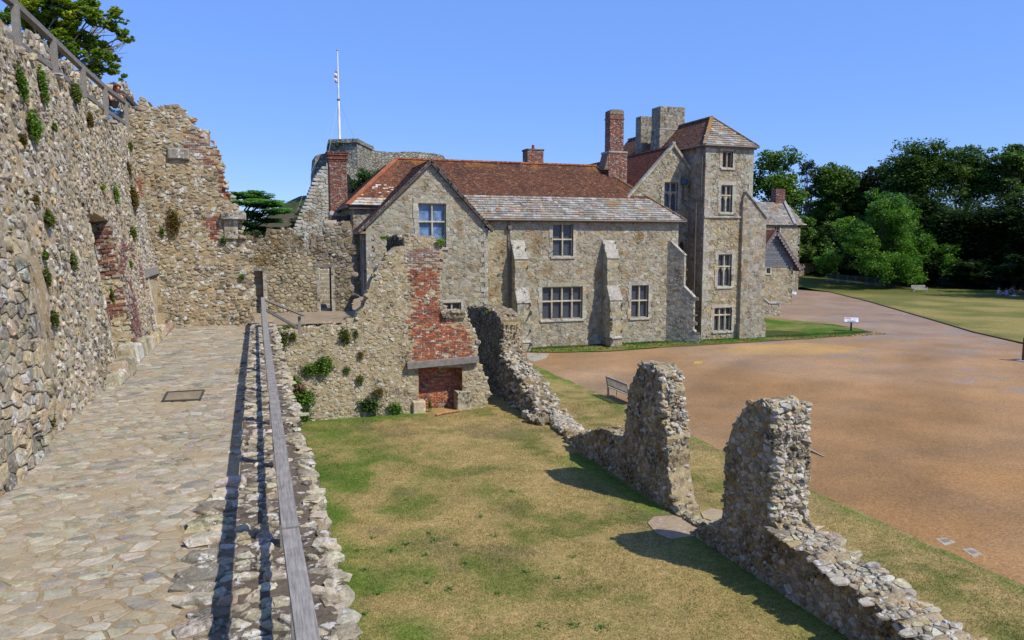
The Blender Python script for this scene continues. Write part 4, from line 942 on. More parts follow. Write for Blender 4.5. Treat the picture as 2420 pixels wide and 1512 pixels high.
def leftc(u, v, g):
    c = np.array(CLAY(u, v, g)) * 1.15 + (.03, .008, 0)
    if g.random() < .12 and v < 3.2: c = np.array((.55, .50, .46))
    k_ = np.clip(1 - (vtop - v) / .7, 0, 1) * (fbm(np.array([u]), np.array([v]), 0, 7)[0] > .5); return c * (1 - .6 * k_) + np.array((.5, .25, .04)) * .6 * k_
vb = (yel_ - YE) * LV + .75
tiles(a, (0, YE, EZ), (1, 0, 0), dirV, band(left, vb, None), .17, .115, .02, leftc, rg)
hipn = np.array([1, 0, (RZ - EZ) / (XRl - XEl) * 1.0])                 # left hip, facing west
zl = EZ + (yel_ - YE) * k; sl_ = (RZ - zl) / (XRl - XEl); LHV = np.array([1, 0, sl_]); LHL = math.sqrt(1 + sl_ ** 2)
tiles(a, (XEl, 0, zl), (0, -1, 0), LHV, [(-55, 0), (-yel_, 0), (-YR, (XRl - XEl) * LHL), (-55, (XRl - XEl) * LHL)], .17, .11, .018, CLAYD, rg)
a.build('tiled_roof', M['clay'], hall)
a = Acc()
tiles(a, (0, YE, EZ), (1, 0, 0), dirV, band(right, -.1, vs_), lambda g: g.uniform(.24, .55), .235, .05, SLT, rg)
tiles(a, (0, YE, EZ), (1, 0, 0), dirV, band(left, None, vb), lambda g: g.uniform(.3, .5), .25, .05, pal([(.45, .36, .22), (.45, .43, .4)], [1, 1]), rg)
sr_ = (RZ - EZ) / (XE - XRr); RV = np.array([-1, 0, sr_])
tiles(a, (XE, 0, EZ), (0, 1, 0), RV, [(YE, 0), (54, 0), (54, 4), (YR, (XE - XRr) * math.sqrt(1 + sr_ ** 2))], lambda g: g.uniform(.24, .5), .24, .05, SLT, rg)
bk = np.array([0, -1, k]); tiles(a, (0, YR + (YR - YE), EZ), (-1, 0, 0), bk, [(-XE, 0), (-XEl, 0), (-XRl, vtop), (-XRr, vtop)], .5, .4, .03, SLT, rg)
a.build('slate_roof', M['slate'], hall)
a = Acc(); hiptiles(a, (XRl, YR, RZ), (XRr, YR, RZ), RID, rg); hiptiles(a, (XEl, yel_, zl), (XRl, YR, RZ), RID, rg, .3)
OR_ = pal([(.36, .20, .07), (.28, .2, .12), (.33, .26, .18)], [2, 1, 1]); hiptiles(a, (XE, YE, EZ), (XRr, YR, RZ), OR_, rg, .22)
a.build('ridge_tiles', M['clay'], hall)
a = Acc(); gutter(a, (13.5, YE - .02, EZ - .06), (XE, YE - .02, EZ - .06)); box(a, fS(YE + .08), 13.4, XE - .1, EZ - .16, EZ - .02, -.1, 0, (.15, .12, .1))
box(a, fS(yel_ + .1), XEl + .1, 8.5, zl - .2, zl - .02, -.2, 0, (.14, .11, .09)); gutter(a, (XEl - .02, yel_, zl - .08), (XEl - .02, 54, zl - .08)); a.build('gutter', M['metal'], hall)
dpx = fr.px(1202, 560)[0]; a = Acc()
tube(a, [(dpx, YH - .3, EZ - .1), (dpx, YH - .14, EZ - .45), (dpx, YH - .12, -4)], .05, (.17, .13, .12), 8); box(a, fr, dpx - .14, dpx + .14, 3.55, 3.8, .02, .26, (.15, .12, .11), .02)
for z in (1.7, -.6): tube(a, [(dpx, YH - .12, z), (dpx, YH - .12, z + .1)], .07, (.16, .12, .11), 8)
a.build('downpipe', M['metal'], hall)
# buttresses
SHB = pal([(.33, .31, .26), (.29, .265, .21), (.36, .345, .29), (.24, .215, .17), (.36, .29, .18)], [4, 4, 3, 2, 1.2], .12)
def buttress(parent, O, U, prof, w_, seed, colf=GREYT, dark=False):
    """stepped buttress: prof = (projection, height) from the top down, in the plane across its width"""
    O = np.array(O, float); U = np.array(U, float) / np.linalg.norm(U); Nn = np.cross(U, (0, 0, 1)); rg = np.random.default_rng(seed)
    sf = Fr(O, Nn, (0, 0, 1)); a = Acc(); P = [(-.3, prof[-1][1])] + [(-.3, prof[0][1])] + list(prof)
    # side profile solid, thickness runs along U
    frs = Fr(O + U * 0, -Nn, (0, 0, 1)); Q = [(-p[0], p[1]) for p in P]
    n_ = frs.N; d = float(n_ @ U); lo, hi = (0, w_) if d > 0 else (-w_, 0)
    prism(a, [Q], frs, lo, hi, MB)
    for sgn, off in ((1, 0), (-1, w_)):
        fs_ = Fr(O + U * off, Nn * 1., (0, 0, 1)); f2 = Fr(O + U * off, -Nn, (0, 0, 1))
        f3 = fs_ if float(fs_.N @ U) * (-sgn) > 0 else f2; s2 = 1 if f3 is fs_ else -1
        Q2 = [(s2 * p[0], p[1]) for p in prof] + [(0, prof[-1][1]), (0, prof[0][1])]; us = [p[0] for p in Q2]; vs = [p[1] for p in Q2]
        stones(a, f3, [c for c in cells((min(us), min(vs), max(us), max(vs)), .26, 1.3, .3, rg) if inpoly(np.array([c[0][0]]), np.array([c[0][1]]), Q2)[0]], .012, (.004, .02), colf, 0, rg)
    for (p0, z0), (p1, z1) in zip(prof, prof[1:]):
        if abs(z0 - z1) < .02: continue
        V_ = np.array(Nn) * (p0 - p1) + np.array((0, 0, z0 - z1)); f4 = Fr(O + Nn * p1 + np.array((0, 0, z1)), U, V_); L_ = np.linalg.norm(V_)
        if abs(p0 - p1) > .05:
            box(a, f4, -.04, w_ + .04, -.08, L_, -.02, .05, np.array((.35, .33, .28)) * rg.uniform(.9, 1.1), .02)
        else:
            v = 0
            while v < L_ - .03:
                h_ = min(rg.uniform(.24, .38), L_ - v); sp = w_ * rg.uniform(.35, .65)
                for x0, x1 in ((0, sp - .006), (sp + .006, w_)): box(a, f4, x0, x1, v, v + h_ - .012, -.02, .02, np.array((GREYT if rg.random() < .6 else WARM)(0, 0, rg)) * 1.05)
                v += h_
    return a.build('buttress', M['dress'], parent)
def ppx(x, y, Y): return PY(x, y, Y)
for (xx, seed, yb) in ((1207, 61, 0), (1423, 62, 0)):
    x0 = fr.px(xx, 600)[0]; zt = fr.px(xx, 568)[1]
    buttress(hall, (x0, YH, 0), (1, 0, 0), [(.0, zt), (.75, zt - 1.15), (.75, -.15), (1.25, -1.05), (1.25, -3.5), (1.36, -3.6), (1.36, -4.4)], .86, seed)
d_ = 1 / math.sqrt(2)
zt = fr.px(1587, 573)[1]
buttress(hall, (27.25, 45.2, 0), (d_, d_, 0), [(.0, zt + .1), (1.0, zt - .85), (1.0, -.3), (1.7, -1.0), (1.7, -3.3), (1.82, -3.4), (1.82, -4.4)], .5, 63, GREYT)
# gable wing projecting towards the ruins
wing = fS(43.5); q = wing.pxs; wl = 6.12; wrr = 13.5; ax_, az = 9.98, 7.45
GW = wr(989, 481, 1053, 585, wing); GW2 = wr(1046, 714, 1089, 742, wing)
ez = 3.72
facade('gable_wall', wing, [(wl, -4.4), (wrr, -4.4), (wrr, ez), (ax_, az), (wl, ez)], GREYT, hall, [GW, GW2], sz=.22, asp=1.4, seed=6, zones=[([(6, 3.6), (14, 3.6), (10, 8)], ASH), ([(6, 4.6), (14, 4.6), (10, 8)], ASH)])
window(hall, wing, GW, 2, (.585,), 'glass_blue', jamb=.24); window(hall, wing, GW2, 2, (), 'glass', jamb=.16)
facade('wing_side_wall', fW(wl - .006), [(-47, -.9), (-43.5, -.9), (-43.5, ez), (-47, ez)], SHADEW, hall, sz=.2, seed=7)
a = Acc(); prism(a, [[(43.5, -4.4), (45.4, -4.4), (45.4, ez), (43.5, ez)]], fE(wrr - .02), -.4, 0, MB)
a2 = Acc(); quoins(a2, wing, wl, -.9, ez, 1, rg, (.3, .55)); a2.build('quoins', M['dress'], hall); quoins(a, wing, wrr, -4.3, ez - .1, -1, rg, (.25, .5)); a.build('quoins', M['dress'], hall)
a = Acc(); sv = np.array([1, 0, (az - ez) / (ax_ - wl)]); LW_ = np.linalg.norm(sv) * (ax_ - wl)
O = (wl - .45, 0, ez - .45 * sv[2] + .06); LW2 = np.linalg.norm(sv) * (ax_ - wl + .45)
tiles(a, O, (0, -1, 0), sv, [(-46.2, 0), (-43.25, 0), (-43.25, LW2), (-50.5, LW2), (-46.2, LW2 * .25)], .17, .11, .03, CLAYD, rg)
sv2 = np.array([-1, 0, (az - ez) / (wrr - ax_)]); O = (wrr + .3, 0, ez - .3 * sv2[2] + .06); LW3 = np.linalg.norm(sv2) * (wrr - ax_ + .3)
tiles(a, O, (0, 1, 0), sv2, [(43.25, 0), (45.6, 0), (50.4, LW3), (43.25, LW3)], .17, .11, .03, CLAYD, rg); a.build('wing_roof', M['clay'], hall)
a = Acc()
for (p, q_) in (((wl - .45, ez - .45 * sv[2]), (ax_, az)), ((wrr + .3, ez - .3 * sv2[2]), (ax_, az))):
    p = np.array(p); q_ = np.array(q_); n = 26
    for i in range(n):
        s_ = p + (q_ - p) * i / n; e = p + (q_ - p) * (i + 1.1) / n; beam(a, (s_[0], 43.34, s_[1] + .06), (e[0], 43.34, e[1] + .10), .2, .07, np.array(SLT(0, 0, rg)) * .62)
for z0 in (ez - .45,): box(a, wing, wl - .5, wl + .02, ez - .5, ez - .36, -2.6, .2, (.28, .22, .15), .02)
box(a, wing, wrr - .02, wrr + .3, ez - .38, ez - .26, -.3, .2, (.34, .30, .24), .02)
a.build('verge_tiles', M['slate'], hall)
a = Acc(); px_ = wl - .13; tube(a, [(px_, 43.85, ez - .5), (px_, 43.75, ez - .8), (px_, 43.75, -.6)], .055, (.26, .22, .20), 8); box(a, fW(wl), -43.88, -43.62, ez - .85, ez - .55, .02, .28, (.24, .20, .18), .02); a.build('downpipe', M['metal'], hall)
# chimneys of the hall
def chimney(parent, name, x0, x1, y0, y1, z0, z1, colf, mat, seed, cap_=True, steps=()):
    a = Acc(); rg = np.random.default_rng(seed)
    lev = [(z0, 0)] + list(steps) + [(z1, steps[-1][1] if steps else 0)]
    for (za, ia), (zb, ib) in zip(lev, lev[1:]):
        X0, X1, Y0, Y1 = x0 + ia, x1 - ia, y0 + ia * .6, y1 - ia * .6
        prism(a, [[(X0, za), (X1, za), (X1, zb), (X0, zb)]], fS(Y0), -(Y1 - Y0), 0, (.26, .2, .16) if mat == 'brick' else MB)
        for f_, u0, u1 in ((fS(Y0), X0, X1), (fW(X0), -Y1, -Y0), (fE(X1), Y0, Y1)):
            if mat == 'brick': bricks(a, f_, [(u0, za), (u1, za), (u1, zb), (u0, zb)], colf, rg=rg, gap=.018, h=(0, .012))
            else:
                CC = [(c[0], clip(clip(clip(c[1], 1, 0, u1), -1, 0, -u0), 0, 1, zb)) for c in cells((u0, za, u1, zb), .24, 1.3, .3, rg) if u0 < c[0][0] < u1 and za < c[0][1] < zb]
                stones(a, f_, [c for c in CC if len(c[1]) > 2], .015, (.005, .03), colf, 0, rg)
        if ib > ia: pass
    if steps:
        for (zb, ib) in steps[-1:]:
            box(a, fS(y0 + .0), x0 - .02, x1 + .02, zb - .12, zb, -(y1 - y0), .03, (.36, .34, .29), .03)
    i = steps[-1][1] if steps else 0
    if cap_:
        for n_, (dz, e) in enumerate(((-.62, .05), (-.5, .1), (-.36, .06), (-.22, .12), (-.1, .16))): box(a, fS(y0 + i * .6 - e), x0 + i - e, x1 - i + e, z1 + dz, z1 + dz + .11, -(y1 - y0 - 1.2 * i + 2 * e), 0, np.array(colf(0, 0, rg)) * .9)
    return a.build(name, M[mat], parent)
BRC = pal([(.24, .075, .045), (.29, .10, .055), (.17, .07, .05), (.36, .30, .27), (.12, .07, .06)], [4, 3, 3, .7, 1.2], .15)
c0 = PY(1243, 352, 50.2); c1 = PY(1280, 388, 50.2)
chimney(hall, 'chimney', c0[0], c1[0], 49.9, 50.9, 7.4, c0[2] - .02, BRC, 'brick', 71, False)
a = Acc(); cc = ((c0[0] + c1[0]) / 2, 50.4); zz = c0[2]
tube(a, [(cc[0], cc[1], zz - .1), (cc[0], cc[1], zz + .12), (cc[0], cc[1], zz + .13), (cc[0], cc[1], zz + .32)], [.14, .13, .09, .10], (.33, .08, .06), 10); box(a, fS(49.85), c0[0] - .06, c1[0] + .06, zz - .12, zz, -1.1, 0, (.16, .13, .11), .04); a.build('chimney_pot', M['clay'], hall)
# tall brick stack on the left of the hall, standing against its own low roof
t_ = thing('brick_chimney', 'tall square red brick chimney with a corbelled cap rising left of the hall roof', 'chimney')
Yc = 52.5; xa = PY(778, 400, Yc)[0]; xb = PY(819, 400, Yc)[0]; zt = PY(790, 358, Yc)[2]; zb = PY(790, 505, Yc)[2]
chimney(t_, 'stack', xa, xb, Yc, Yc + 1.1, zb, zt, BRC, 'brick', 72)
chimney(t_, 'base', xa - .05, xb - .3, Yc - .05, Yc + 1.0, -.6, zb, BRC, 'brick', 73, False)
a = Acc(); box(a, fS(Yc - .1), xa - .08, xb - .25, zb - .15, zb + .14, -1, 0, (.45, .44, .42), .04); a.build('stone_band', M['dress'], t_); settle(t_, (xa + .5, Yc, -.4))
t_ = thing('lean_to', 'small tiled lean to roof tucked behind the left end of the hall', 'outbuilding')
a = Acc(); tiles(a, (4.6, 0, 3.5), (0, -1, 0), (1.2, 0, 1.0), [(-52.4, 0), (-47.4, 0), (-47.4, 1.6), (-52.4, 1.6)], .3, .2, .03, CLAYD, rg); a.build('roof', M['clay'], t_)
facade('wall', fW(4.95), [(-52.4, -.6), (-47.9, -.6), (-47.9, 3.7), (-52.4, 3.7)], SHADEW, t_, seed=77); settle(t_, (5, 50, -.4))
settle(hall, (17, 47, GZ))
# ------------------------------------------------------------------ chapel and tower range to the right
tow = thing('tower_house', 'tall square stone tower with hipped roof and leaded windows, joined to a gabled chapel', 'building')
def tp(x, y): return ((2200 + x / 1.512) / 1.5873, (350 + y / 1.512) / 1.5873)
YT = 45.0; ft = fS(YT); X0, X1 = 29.78, 33.75; ZT = 9.45
def wt(x0, y0, x1, y1, f): a_, b_ = f.px(*tp(x0, y1)), f.px(*tp(x1, y0)); return (a_[0], a_[1], b_[0], b_[1])
V1 = wt(767, 330, 829, 421, ft); V2 = wt(757, 521, 826, 675, ft); V3 = wt(740, 912, 822, 1096, ft); V4 = wt(719, 1213, 822, 1350, ft)
facade('front_wall', ft, [(X0, -4.5), (X1, -4.5), (X1, ZT), (X0, ZT)], GREYT, tow, [V1, V2, V3, V4], sz=.2, asp=1.3, seed=11, h=(.008, .04), zones=[([(29, -5), (34, -5), (34, 4.4), (29, 4.4)], WARM)])
window(tow, ft, V1, 2, (), jamb=.18, col=(.36, .27, .17)); window(tow, ft, V2, 2, (.62,), jamb=.22, arch=1); window(tow, ft, V3, 2, (.62,), jamb=.22, arch=1); window(tow, ft, V4, 3, (.68,), jamb=.2)
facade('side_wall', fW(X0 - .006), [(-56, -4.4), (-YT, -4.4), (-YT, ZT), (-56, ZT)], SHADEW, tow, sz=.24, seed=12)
a = Acc(); prism(a, [[(YT, -4.4), (53, -4.4), (53, ZT), (YT, ZT)]], fE(X1 - .02), -.4, 0, MB)
a2 = Acc(); quoins(a2, ft, X0, -4.4, ZT, 1, rg, (.5, .85), hh=(.35, .5)); a2.build('quoins', M['dress'], tow); quoins(a, ft, X1, 4.6, ZT, -1, rg, (.4, .7), hh=(.35, .5)); a.build('quoins', M['dress'], tow)
a = Acc(); sz_ = ft.px(*tp(700, 702))[1]; box(a, fS(YT), X0 - .02, X1 + .1, sz_ - .07, sz_ + .08, -.1, .12, (.36, .34, .29), .03)
a.build('string_course', M['dress'], tow)
a = Acc(); bx = 34.85; zt_ = ft.px(*tp(895, 560))[1]; fb = fS(YT - .22); xi = 32.85
for P_, d0_ in (([(xi, .7), (bx, .7), (bx, sz_), (33.1, zt_), (xi, zt_ - .5)], 0), ([(xi, -3.1), (bx + .06, -3.1), (bx + .06, .55), (bx, .7), (xi, .7)], .05), ([(xi - .08, -4.6), (bx + .16, -4.6), (bx + .16, -3.15), (bx + .06, -3.0), (xi - .08, -3.0)], .16)):
    f_ = fS(YT - .22 - d0_); prism(a, [P_], f_, -1.1, 0, MB); us = [p[0] for p in P_]; vs = [p[1] for p in P_]
    for c in cells((min(us), min(vs), max(us), max(vs)), .27, 1.3, .3, rg):
        if inpoly(np.array([c[0][0]]), np.array([c[0][1]]), P_)[0]:
            Q = c[1]; Q = clip(Q, 1, 0, bx + .06 + d0_ * .6); Q = clip(Q, -1, 0, -min(us))
            if d0_ == 0: nx, ny = sz_ - zt_, -(bx - 33.1); L__ = math.hypot(nx, ny); Q = clip(Q, -nx / L__, -ny / L__, -(bx * nx + sz_ * ny) / L__)
            if len(Q) > 2: stones(a, f_, [(c[0], Q)], .012, (.004, .022), SHB, 0, rg)
beam(a, (33.05, YT - .1 + .35, zt_ + .05), (bx + .05, YT - .1 + .35, sz_ + .02), 1.15, .12, (.33, .32, .28)); a.build('buttress', M['ashlar'], tow)
# tower roof
TA = (31.75, 47.3, 11.75); ov = .25; xe0, xe1, ye = X0 - ov, X1 + ov, YT - ov; h_ = TA[2] - ZT; a = Acc()
sV = np.array([0, TA[1] - ye, h_]); tiles(a, (0, ye, ZT), (1, 0, 0), sV, [(xe0, 0), (xe1, 0), (TA[0], np.linalg.norm(sV))], lambda g: g.uniform(.25, .5), .26, .05, SLT, rg)
a.build('slate_roof', M['slate'], tow); a = Acc()
sW = np.array([TA[0] - xe0, 0, h_]); tiles(a, (xe0, 0, ZT), (0, -1, 0), sW, [(-60, 0), (-ye, 0), (-TA[1], np.linalg.norm(sW)), (-60, np.linalg.norm(sW))], .18, .12, .02, pal([(.17, .075, .05), (.21, .10, .06), (.13, .07, .05), (.22, .15, .10)], [3, 3, 2, 1]), rg)
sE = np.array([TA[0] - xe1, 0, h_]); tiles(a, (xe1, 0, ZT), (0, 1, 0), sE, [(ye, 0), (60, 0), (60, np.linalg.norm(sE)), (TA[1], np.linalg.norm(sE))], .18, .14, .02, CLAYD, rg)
a.build('tiled_roof', M['clay'], tow)
a = Acc(); hiptiles(a, (xe0, ye, ZT), TA, OR_, rg, .24); hiptiles(a, (xe1, ye, ZT), TA, OR_, rg, .22); hiptiles(a, TA, (TA[0], 60, TA[2]), OR_, rg, .24); a.build('ridge_tiles', M['clay'], tow)
a = Acc(); gutter(a, (xe0, ye - .03, ZT - .05), (xe1, ye - .03, ZT - .05)); gutter(a, (xe0 - .03, ye, ZT - .05), (xe0 - .03, 56, ZT - .05)); box(a, fS(ye + .1), xe0 + .12, xe1 - .1, ZT - .2, ZT - .04, -.1, 0, (.2, .17, .14)); a.build('gutter', M['metal'], tow)
# chapel
YC = 47.0; fc = fS(YC); q = fc.pxs; ca = fc.px(*tp(490, 300)); cl = fc.px(*tp(278, 543)); cr = fc.px(*tp(612, 478))
sl1 = (ca[1] - cl[1]) / (ca[0] - cl[0]); xl = ca[0] - (ca[1] - 5.2) / sl1
U1 = wt(436, 505, 516, 668, fc); U2 = wt(516, 832, 566, 1108, fc)
facade('chapel_gable', fc, [(xl, -4.4), (X0 + .1, -4.4), (X0 + .1, cr[1] + .3), (ca[0], ca[1]), (xl, 5.2)], GREYT, tow, [U1, U2], sz=.2, asp=1.3, seed=14, h=(.008, .04))
window(tow, fc, U1, 2, (.66,), jamb=.18, arch=1, col=(.36, .33, .26)); window(tow, fc, U2, 1, (), jamb=.16, arch=2)
a = Acc(); sV = np.array([1, 0, sl1]); n_ = np.linalg.norm(sV); O = (xl - .3, 0, 5.2 - .3 * sl1 + .03); Lr = (ca[0] - xl + .3) * n_
tiles(a, O, (0, -1, 0), sV, [(-62, 0), (-YC - .1, 0), (-YC - .1, Lr), (-62, Lr)], .17, .115, .02, pal([(.16, .05, .03), (.13, .045, .03), (.19, .07, .04), (.10, .05, .04)], [3, 3, 2, 2]), rg)
sr = (ca[1] - cr[1]) / (cr[0] - ca[0]); sV2 = np.array([-1, 0, sr]); O = (X0 + .1, 0, ca[1] - sr * (X0 + .1 - ca[0]))
tiles(a, O, (0, 1, 0), sV2, [(YC + .1, 0), (62, 0), (62, (X0 + .1 - ca[0]) * np.linalg.norm(sV2)), (YC + .1, (X0 + .1 - ca[0]) * np.linalg.norm(sV2))], .17, .14, .02, CLAYD, rg)
hiptiles(a, (ca[0], YC, ca[1] - .03), (ca[0], 62, ca[1] - .03), RID, rg); a.build('chapel_roof', M['clay'], tow)
a = Acc()
for (p, q_, n) in (((xl, 5.2), ca, 15), ((X0 + .1, ca[1] - sr * (X0 + .1 - ca[0])), ca, 9)):
    p = np.array(p); q_ = np.array(q_)
    for i in range(n):
        s_ = p + (q_ - p) * i / n; e = p + (q_ - p) * (i + .97) / n; beam(a, (s_[0], YC + .02, s_[1] + .10), (e[0], YC + .02, e[1] + .10), .38, .16, np.array(ASH(0, 0, rg)))
box(a, fc, ca[0] - .14, ca[0] + .14, ca[1] - .1, ca[1] + .3, -.3, .15, (.30, .29, .26), .05); a.build('gable_coping', M['dress'], tow)
a = Acc(); B1 = (.10, .085, .08)
xq = X0 - .18; tube(a, [(xq, YT + .15, ZT - .1), (xq, YT + .15, 5.9), (xq - .22, YT + .4, 5.5), (xq - .22, YT + .4, -4.2)], .06, B1, 8)
tube(a, [(xq - .35, YC - .12, 7.2), (xq - .35, YC - .12, 5.5), (xq - .42, YT + .9, 5.1), (xq - .42, YT + .9, -4.2)], .06, B1, 8); box(a, fS(YC), X0 - .75, X0 - .3, 6.85, 7.25, .05, .4, (.06, .09, .14), .04)
for z in (8.2, 6.6, 3.4, 1.2, -1., -3.): tube(a, [(xq - (.22 if z < 5.5 else 0), YT + (.4 if z < 5.5 else .15), z), (xq - (.22 if z < 5.5 else 0), YT + (.4 if z < 5.5 else .15), z + .1)], .085, B1, 8)
a.build('downpipe', M['metal'], tow)
STC = pal([(.24, .22, .18), (.28, .26, .21), (.20, .18, .15), (.32, .30, .26)], [3, 3, 2, 1], .12)
def chx(x0, x1, Y): return PY(*tp(x0, 200), Y)[0], PY(*tp(x1, 200), Y)[0]
xa, xb = chx(415, 558, 51.5); chimney(tow, 'stone_chimney', xa, xb, 51.5, 52.9, 8.2, PY(*tp(480, 75), 51.5)[2], STC, 'ashlar', 81, False, [(PY(*tp(480, 200), 51.5)[2], .04)])
xa, xb = chx(308, 373, 54.5); chimney(tow, 'stone_chimney', xa, xb, 54.5, 55.4, 8.2, PY(*tp(340, 130), 54.5)[2], STC, 'ashlar', 82, False)
t_ = thing('brick_chimney', 'slim red brick chimney stepping in from a broad base between hall and chapel', 'chimney')
xa, xb = chx(110, 232, 48.6); z1 = PY(*tp(180, 330), 48.6)[2]; xs0, xs1 = chx(136, 213, 48.6)
chimney(t_, 'base', xa + .25, xb, 48.6, 49.8, 4.2, z1, BRC, 'brick', 83, False); chimney(t_, 'stack', xs0, xs1, 48.7, 49.5, z1, PY(*tp(170, 98), 48.7)[2], BRC, 'brick', 84, False)
a = Acc(); zc_ = PY(*tp(170, 98), 48.7)[2]; box(a, fS(48.65), xs0 - .04, xs1 + .04, zc_ - .6, zc_ - .5, -.9, 0, (.2, .1, .08)); prism(a, [[(xs0 - .03, zc_ - .25), (xs1 + .03, zc_ - .25), (xs1 - .15, zc_ + .08), (xs0 + .15, zc_ + .08)]], fS(48.7), -.8, .03, (.20, .18, .13))
a.build('cap', M['brick'], t_); a = Acc(); prism(a, [[(xa - .1, z1 - 1.3), (xa + .26, z1 - 1.3), (xa + .26, z1)]], fS(48.62), -1.1, 0, (.2, .12, .09)); box(a, fS(48.55), xa + .22, xb + .03, z1 - .12, z1 + .02, -1.3, 0, (.34, .32, .27), .03); a.build('shoulder', M['brick'], t_); settle(t_, (24, 49, 4))
settle(tow, (31, 48, GZ))
# ------------------------------------------------------------------ timber gabled shed, cottage and the walls beyond
shed = thing('gabled_shed', 'small stone outbuilding with a boarded gable and scalloped bargeboards beside the tower', 'outbuilding')
YS = 68.5; fs = fS(YS); q = lambda L: [fs.px(*tp(*p)) for p in L]
gp = q([(1062, 778), (1207, 1008), (1170, 985), (1165, 1176)]); gx, gz_ = gp[0]; wR = gp[2][0]; wz = gp[2][1]; wL = 2 * gx - wR
HW = (fs.px(*tp(1018, 1022))[0], fs.px(*tp(1018, 1022))[1], fs.px(*tp(1040, 990))[0], fs.px(*tp(1040, 990))[1])
facade('wall', fs, [(wL, -4.5), (wR, -4.5), (wR, wz), (wL, wz)], WARM, shed, [HW], sz=.24, seed=21)
window(shed, fs, HW, 1, (), jamb=.14)
a = Acc(); s_ = (gz_ - gp[1][1]) / (gp[1][0] - gx); z = wz
while z < gz_ - .3:
    hw = min((gz_ - .25 - z) / s_, wR - gx + .02); box(a, fs, gx - hw, gx + hw, z, z + .24, -.06, .03 + .02, np.array((.16, .165, .18)) * rng.uniform(.85, 1.15)); z += .255
a.build('gable_boards', M['wood'], shed); a = Acc()
for sg in (-1, 1):
    p = np.array((gx, YS - .5, gz_)); e = np.array((gx + sg * (gp[1][0] - gx), YS - .5, gp[1][1])); beam(a, p, e, .06, .34, (.17, .14, .14))
    for t in np.linspace(.05, .95, 14): c = p + (e - p) * t; tube(a, [c + (-.03 * sg * 0, .035, -.28), c + (0, -.035, -.28)], .13, (.24, .21, .21), 10)
a.build('bargeboard', M['wood'], shed); a = Acc()
for sg in (-1, 1):
    e = gx + sg * (gp[1][0] - gx); V_ = np.array((gx - e, 0, gz_ - gp[1][1])); f_ = (e, 0, gp[1][1] + .08)
    if sg < 0: tiles(a, f_, (0, -1, 0), V_, [(-76, 0), (-YS + .5, 0), (-YS + .5, np.linalg.norm(V_)), (-76, np.linalg.norm(V_))], .2, .15, .025, pal([(.30, .10, .05), (.22, .08, .05), (.35, .14, .06)], [2, 2, 1]), rg)
    else: tiles(a, f_, (0, 1, 0), V_, [(YS - .5, 0), (76, 0), (76, np.linalg.norm(V_)), (YS - .5, np.linalg.norm(V_))], .2, .15, .025, CLAYD, rg)
a.build('roof', M['clay'], shed); facade('side_wall', fE(wR - .02), [(YS, -4.5), (76, -4.5), (76, wz), (YS, wz)], WARM, shed, sz=.28, seed=22); settle(shed, (gx, YS, GZ))
cot = thing('cottage', 'stone cottage with a grey slate roof and a red brick chimney behind the shed', 'building')
YK = 80.; fk = fS(YK); q = lambda *p: fk.px(*tp(*p)); e0 = q(940, 742); e1 = q(1165, 748); r0 = q(930, 612); r1 = q(1118, 618); wl_ = q(1212, 752)
facade('front_wall', fk, [(e0[0] - 1, -4.5), (wl_[0], -4.5), (wl_[0], e1[1]), (e0[0] - 1, e1[1])], GREYT, cot, [(*q(1062, 785), *q(1094, 752))], sz=.26, seed=23)
window(cot, fk, (*q(1062, 785), *q(1094, 752)), 2, (), jamb=.12, col=(.35, .33, .3))
dpt = 4.2; rz = 2.8 + (r1[1] - 2.8) * (YK + dpt) / YK; a = Acc(); V_ = np.array((0, dpt + .3, rz - e1[1])); n_ = np.linalg.norm(V_); sc_ = (YK + dpt) / YK
tiles(a, (0, YK - .3, e1[1]), (1, 0, 0), V_, [(e0[0] - 1, 0), (q(1230, 748)[0], 0), (r1[0] * sc_ + .4, n_), (e0[0] - 1, n_)], lambda g: g.uniform(.3, .6), .3, .05, SLT, rg)
b_ = np.array((r1[0] * sc_, YK + dpt, rz + .2)); beam(a, (q(1165, 748)[0] + .2, YK - .35, e1[1] + .1), b_, .35, .25, (.33, .32, .29)); a.build('roof', M['slate'], cot)
cx0, cx1 = q(1066, 560)[0] * sc_, q(1118, 560)[0] * sc_; chimney(cot, 'chimney', cx0, cx1, YK + dpt - .3, YK + dpt + .7, rz - .8, 2.8 + (q(1090, 543)[1] - 2.8) * sc_, pal([(.20, .06, .05), (.15, .05, .045)], [1, 1]), 'brick', 85, False)
facade('side_wall', fE(wl_[0] - .02), [(YK, -4.5), (YK + 8, -4.5), (YK + 8, e1[1]), (YK, e1[1])], GREYT, cot, sz=.3, seed=24); settle(cot, (50, YK, GZ))
lw = fS(57.7); q = lambda L: [lw.px(*tp(*p)) for p in L]; P = q([(985, 1150), (1000, 1158), (1035, 1188), (1100, 1186)])
a = Acc(); PP = [(P[0][0], -4.6), (P[-1][0], -4.6)] + P[::-1]; prism(a, [PP], lw, -.5, 0, MB); stones(a, lw, [c for c in cells((P[0][0], -4.6, P[-1][0], P[0][1]), .2, 1.3, .8, rg) if inpoly(np.array([c[0][0]]), np.array([c[0][1]]), PP)[0]], .015, (.01, .05), GREYT, 0, rg)
for p_, q_ in zip(P, P[1:]): beam(a, lw.m(p_[0], p_[1], -.2), lw.m(q_[0], q_[1], -.2), .6, .14, (.42, .41, .38))
tag(a.build('low_wall', M['dress']), 'low coped rubble wall sloping down beside the grass hollow next to the tower', 'wall')
bwf = Fr((58.5, 92, 0), (1, .32, 0), (0, 0, 1)); q = bwf.pxs
T_ = q([(1870, 628), (1905, 622), (1950, 620), (1956, 612), (2000, 606), (2040, 620), (2110, 640)]); P = [(T_[0][0], -4.8), (T_[-1][0], -4.8)] + T_[::-1]
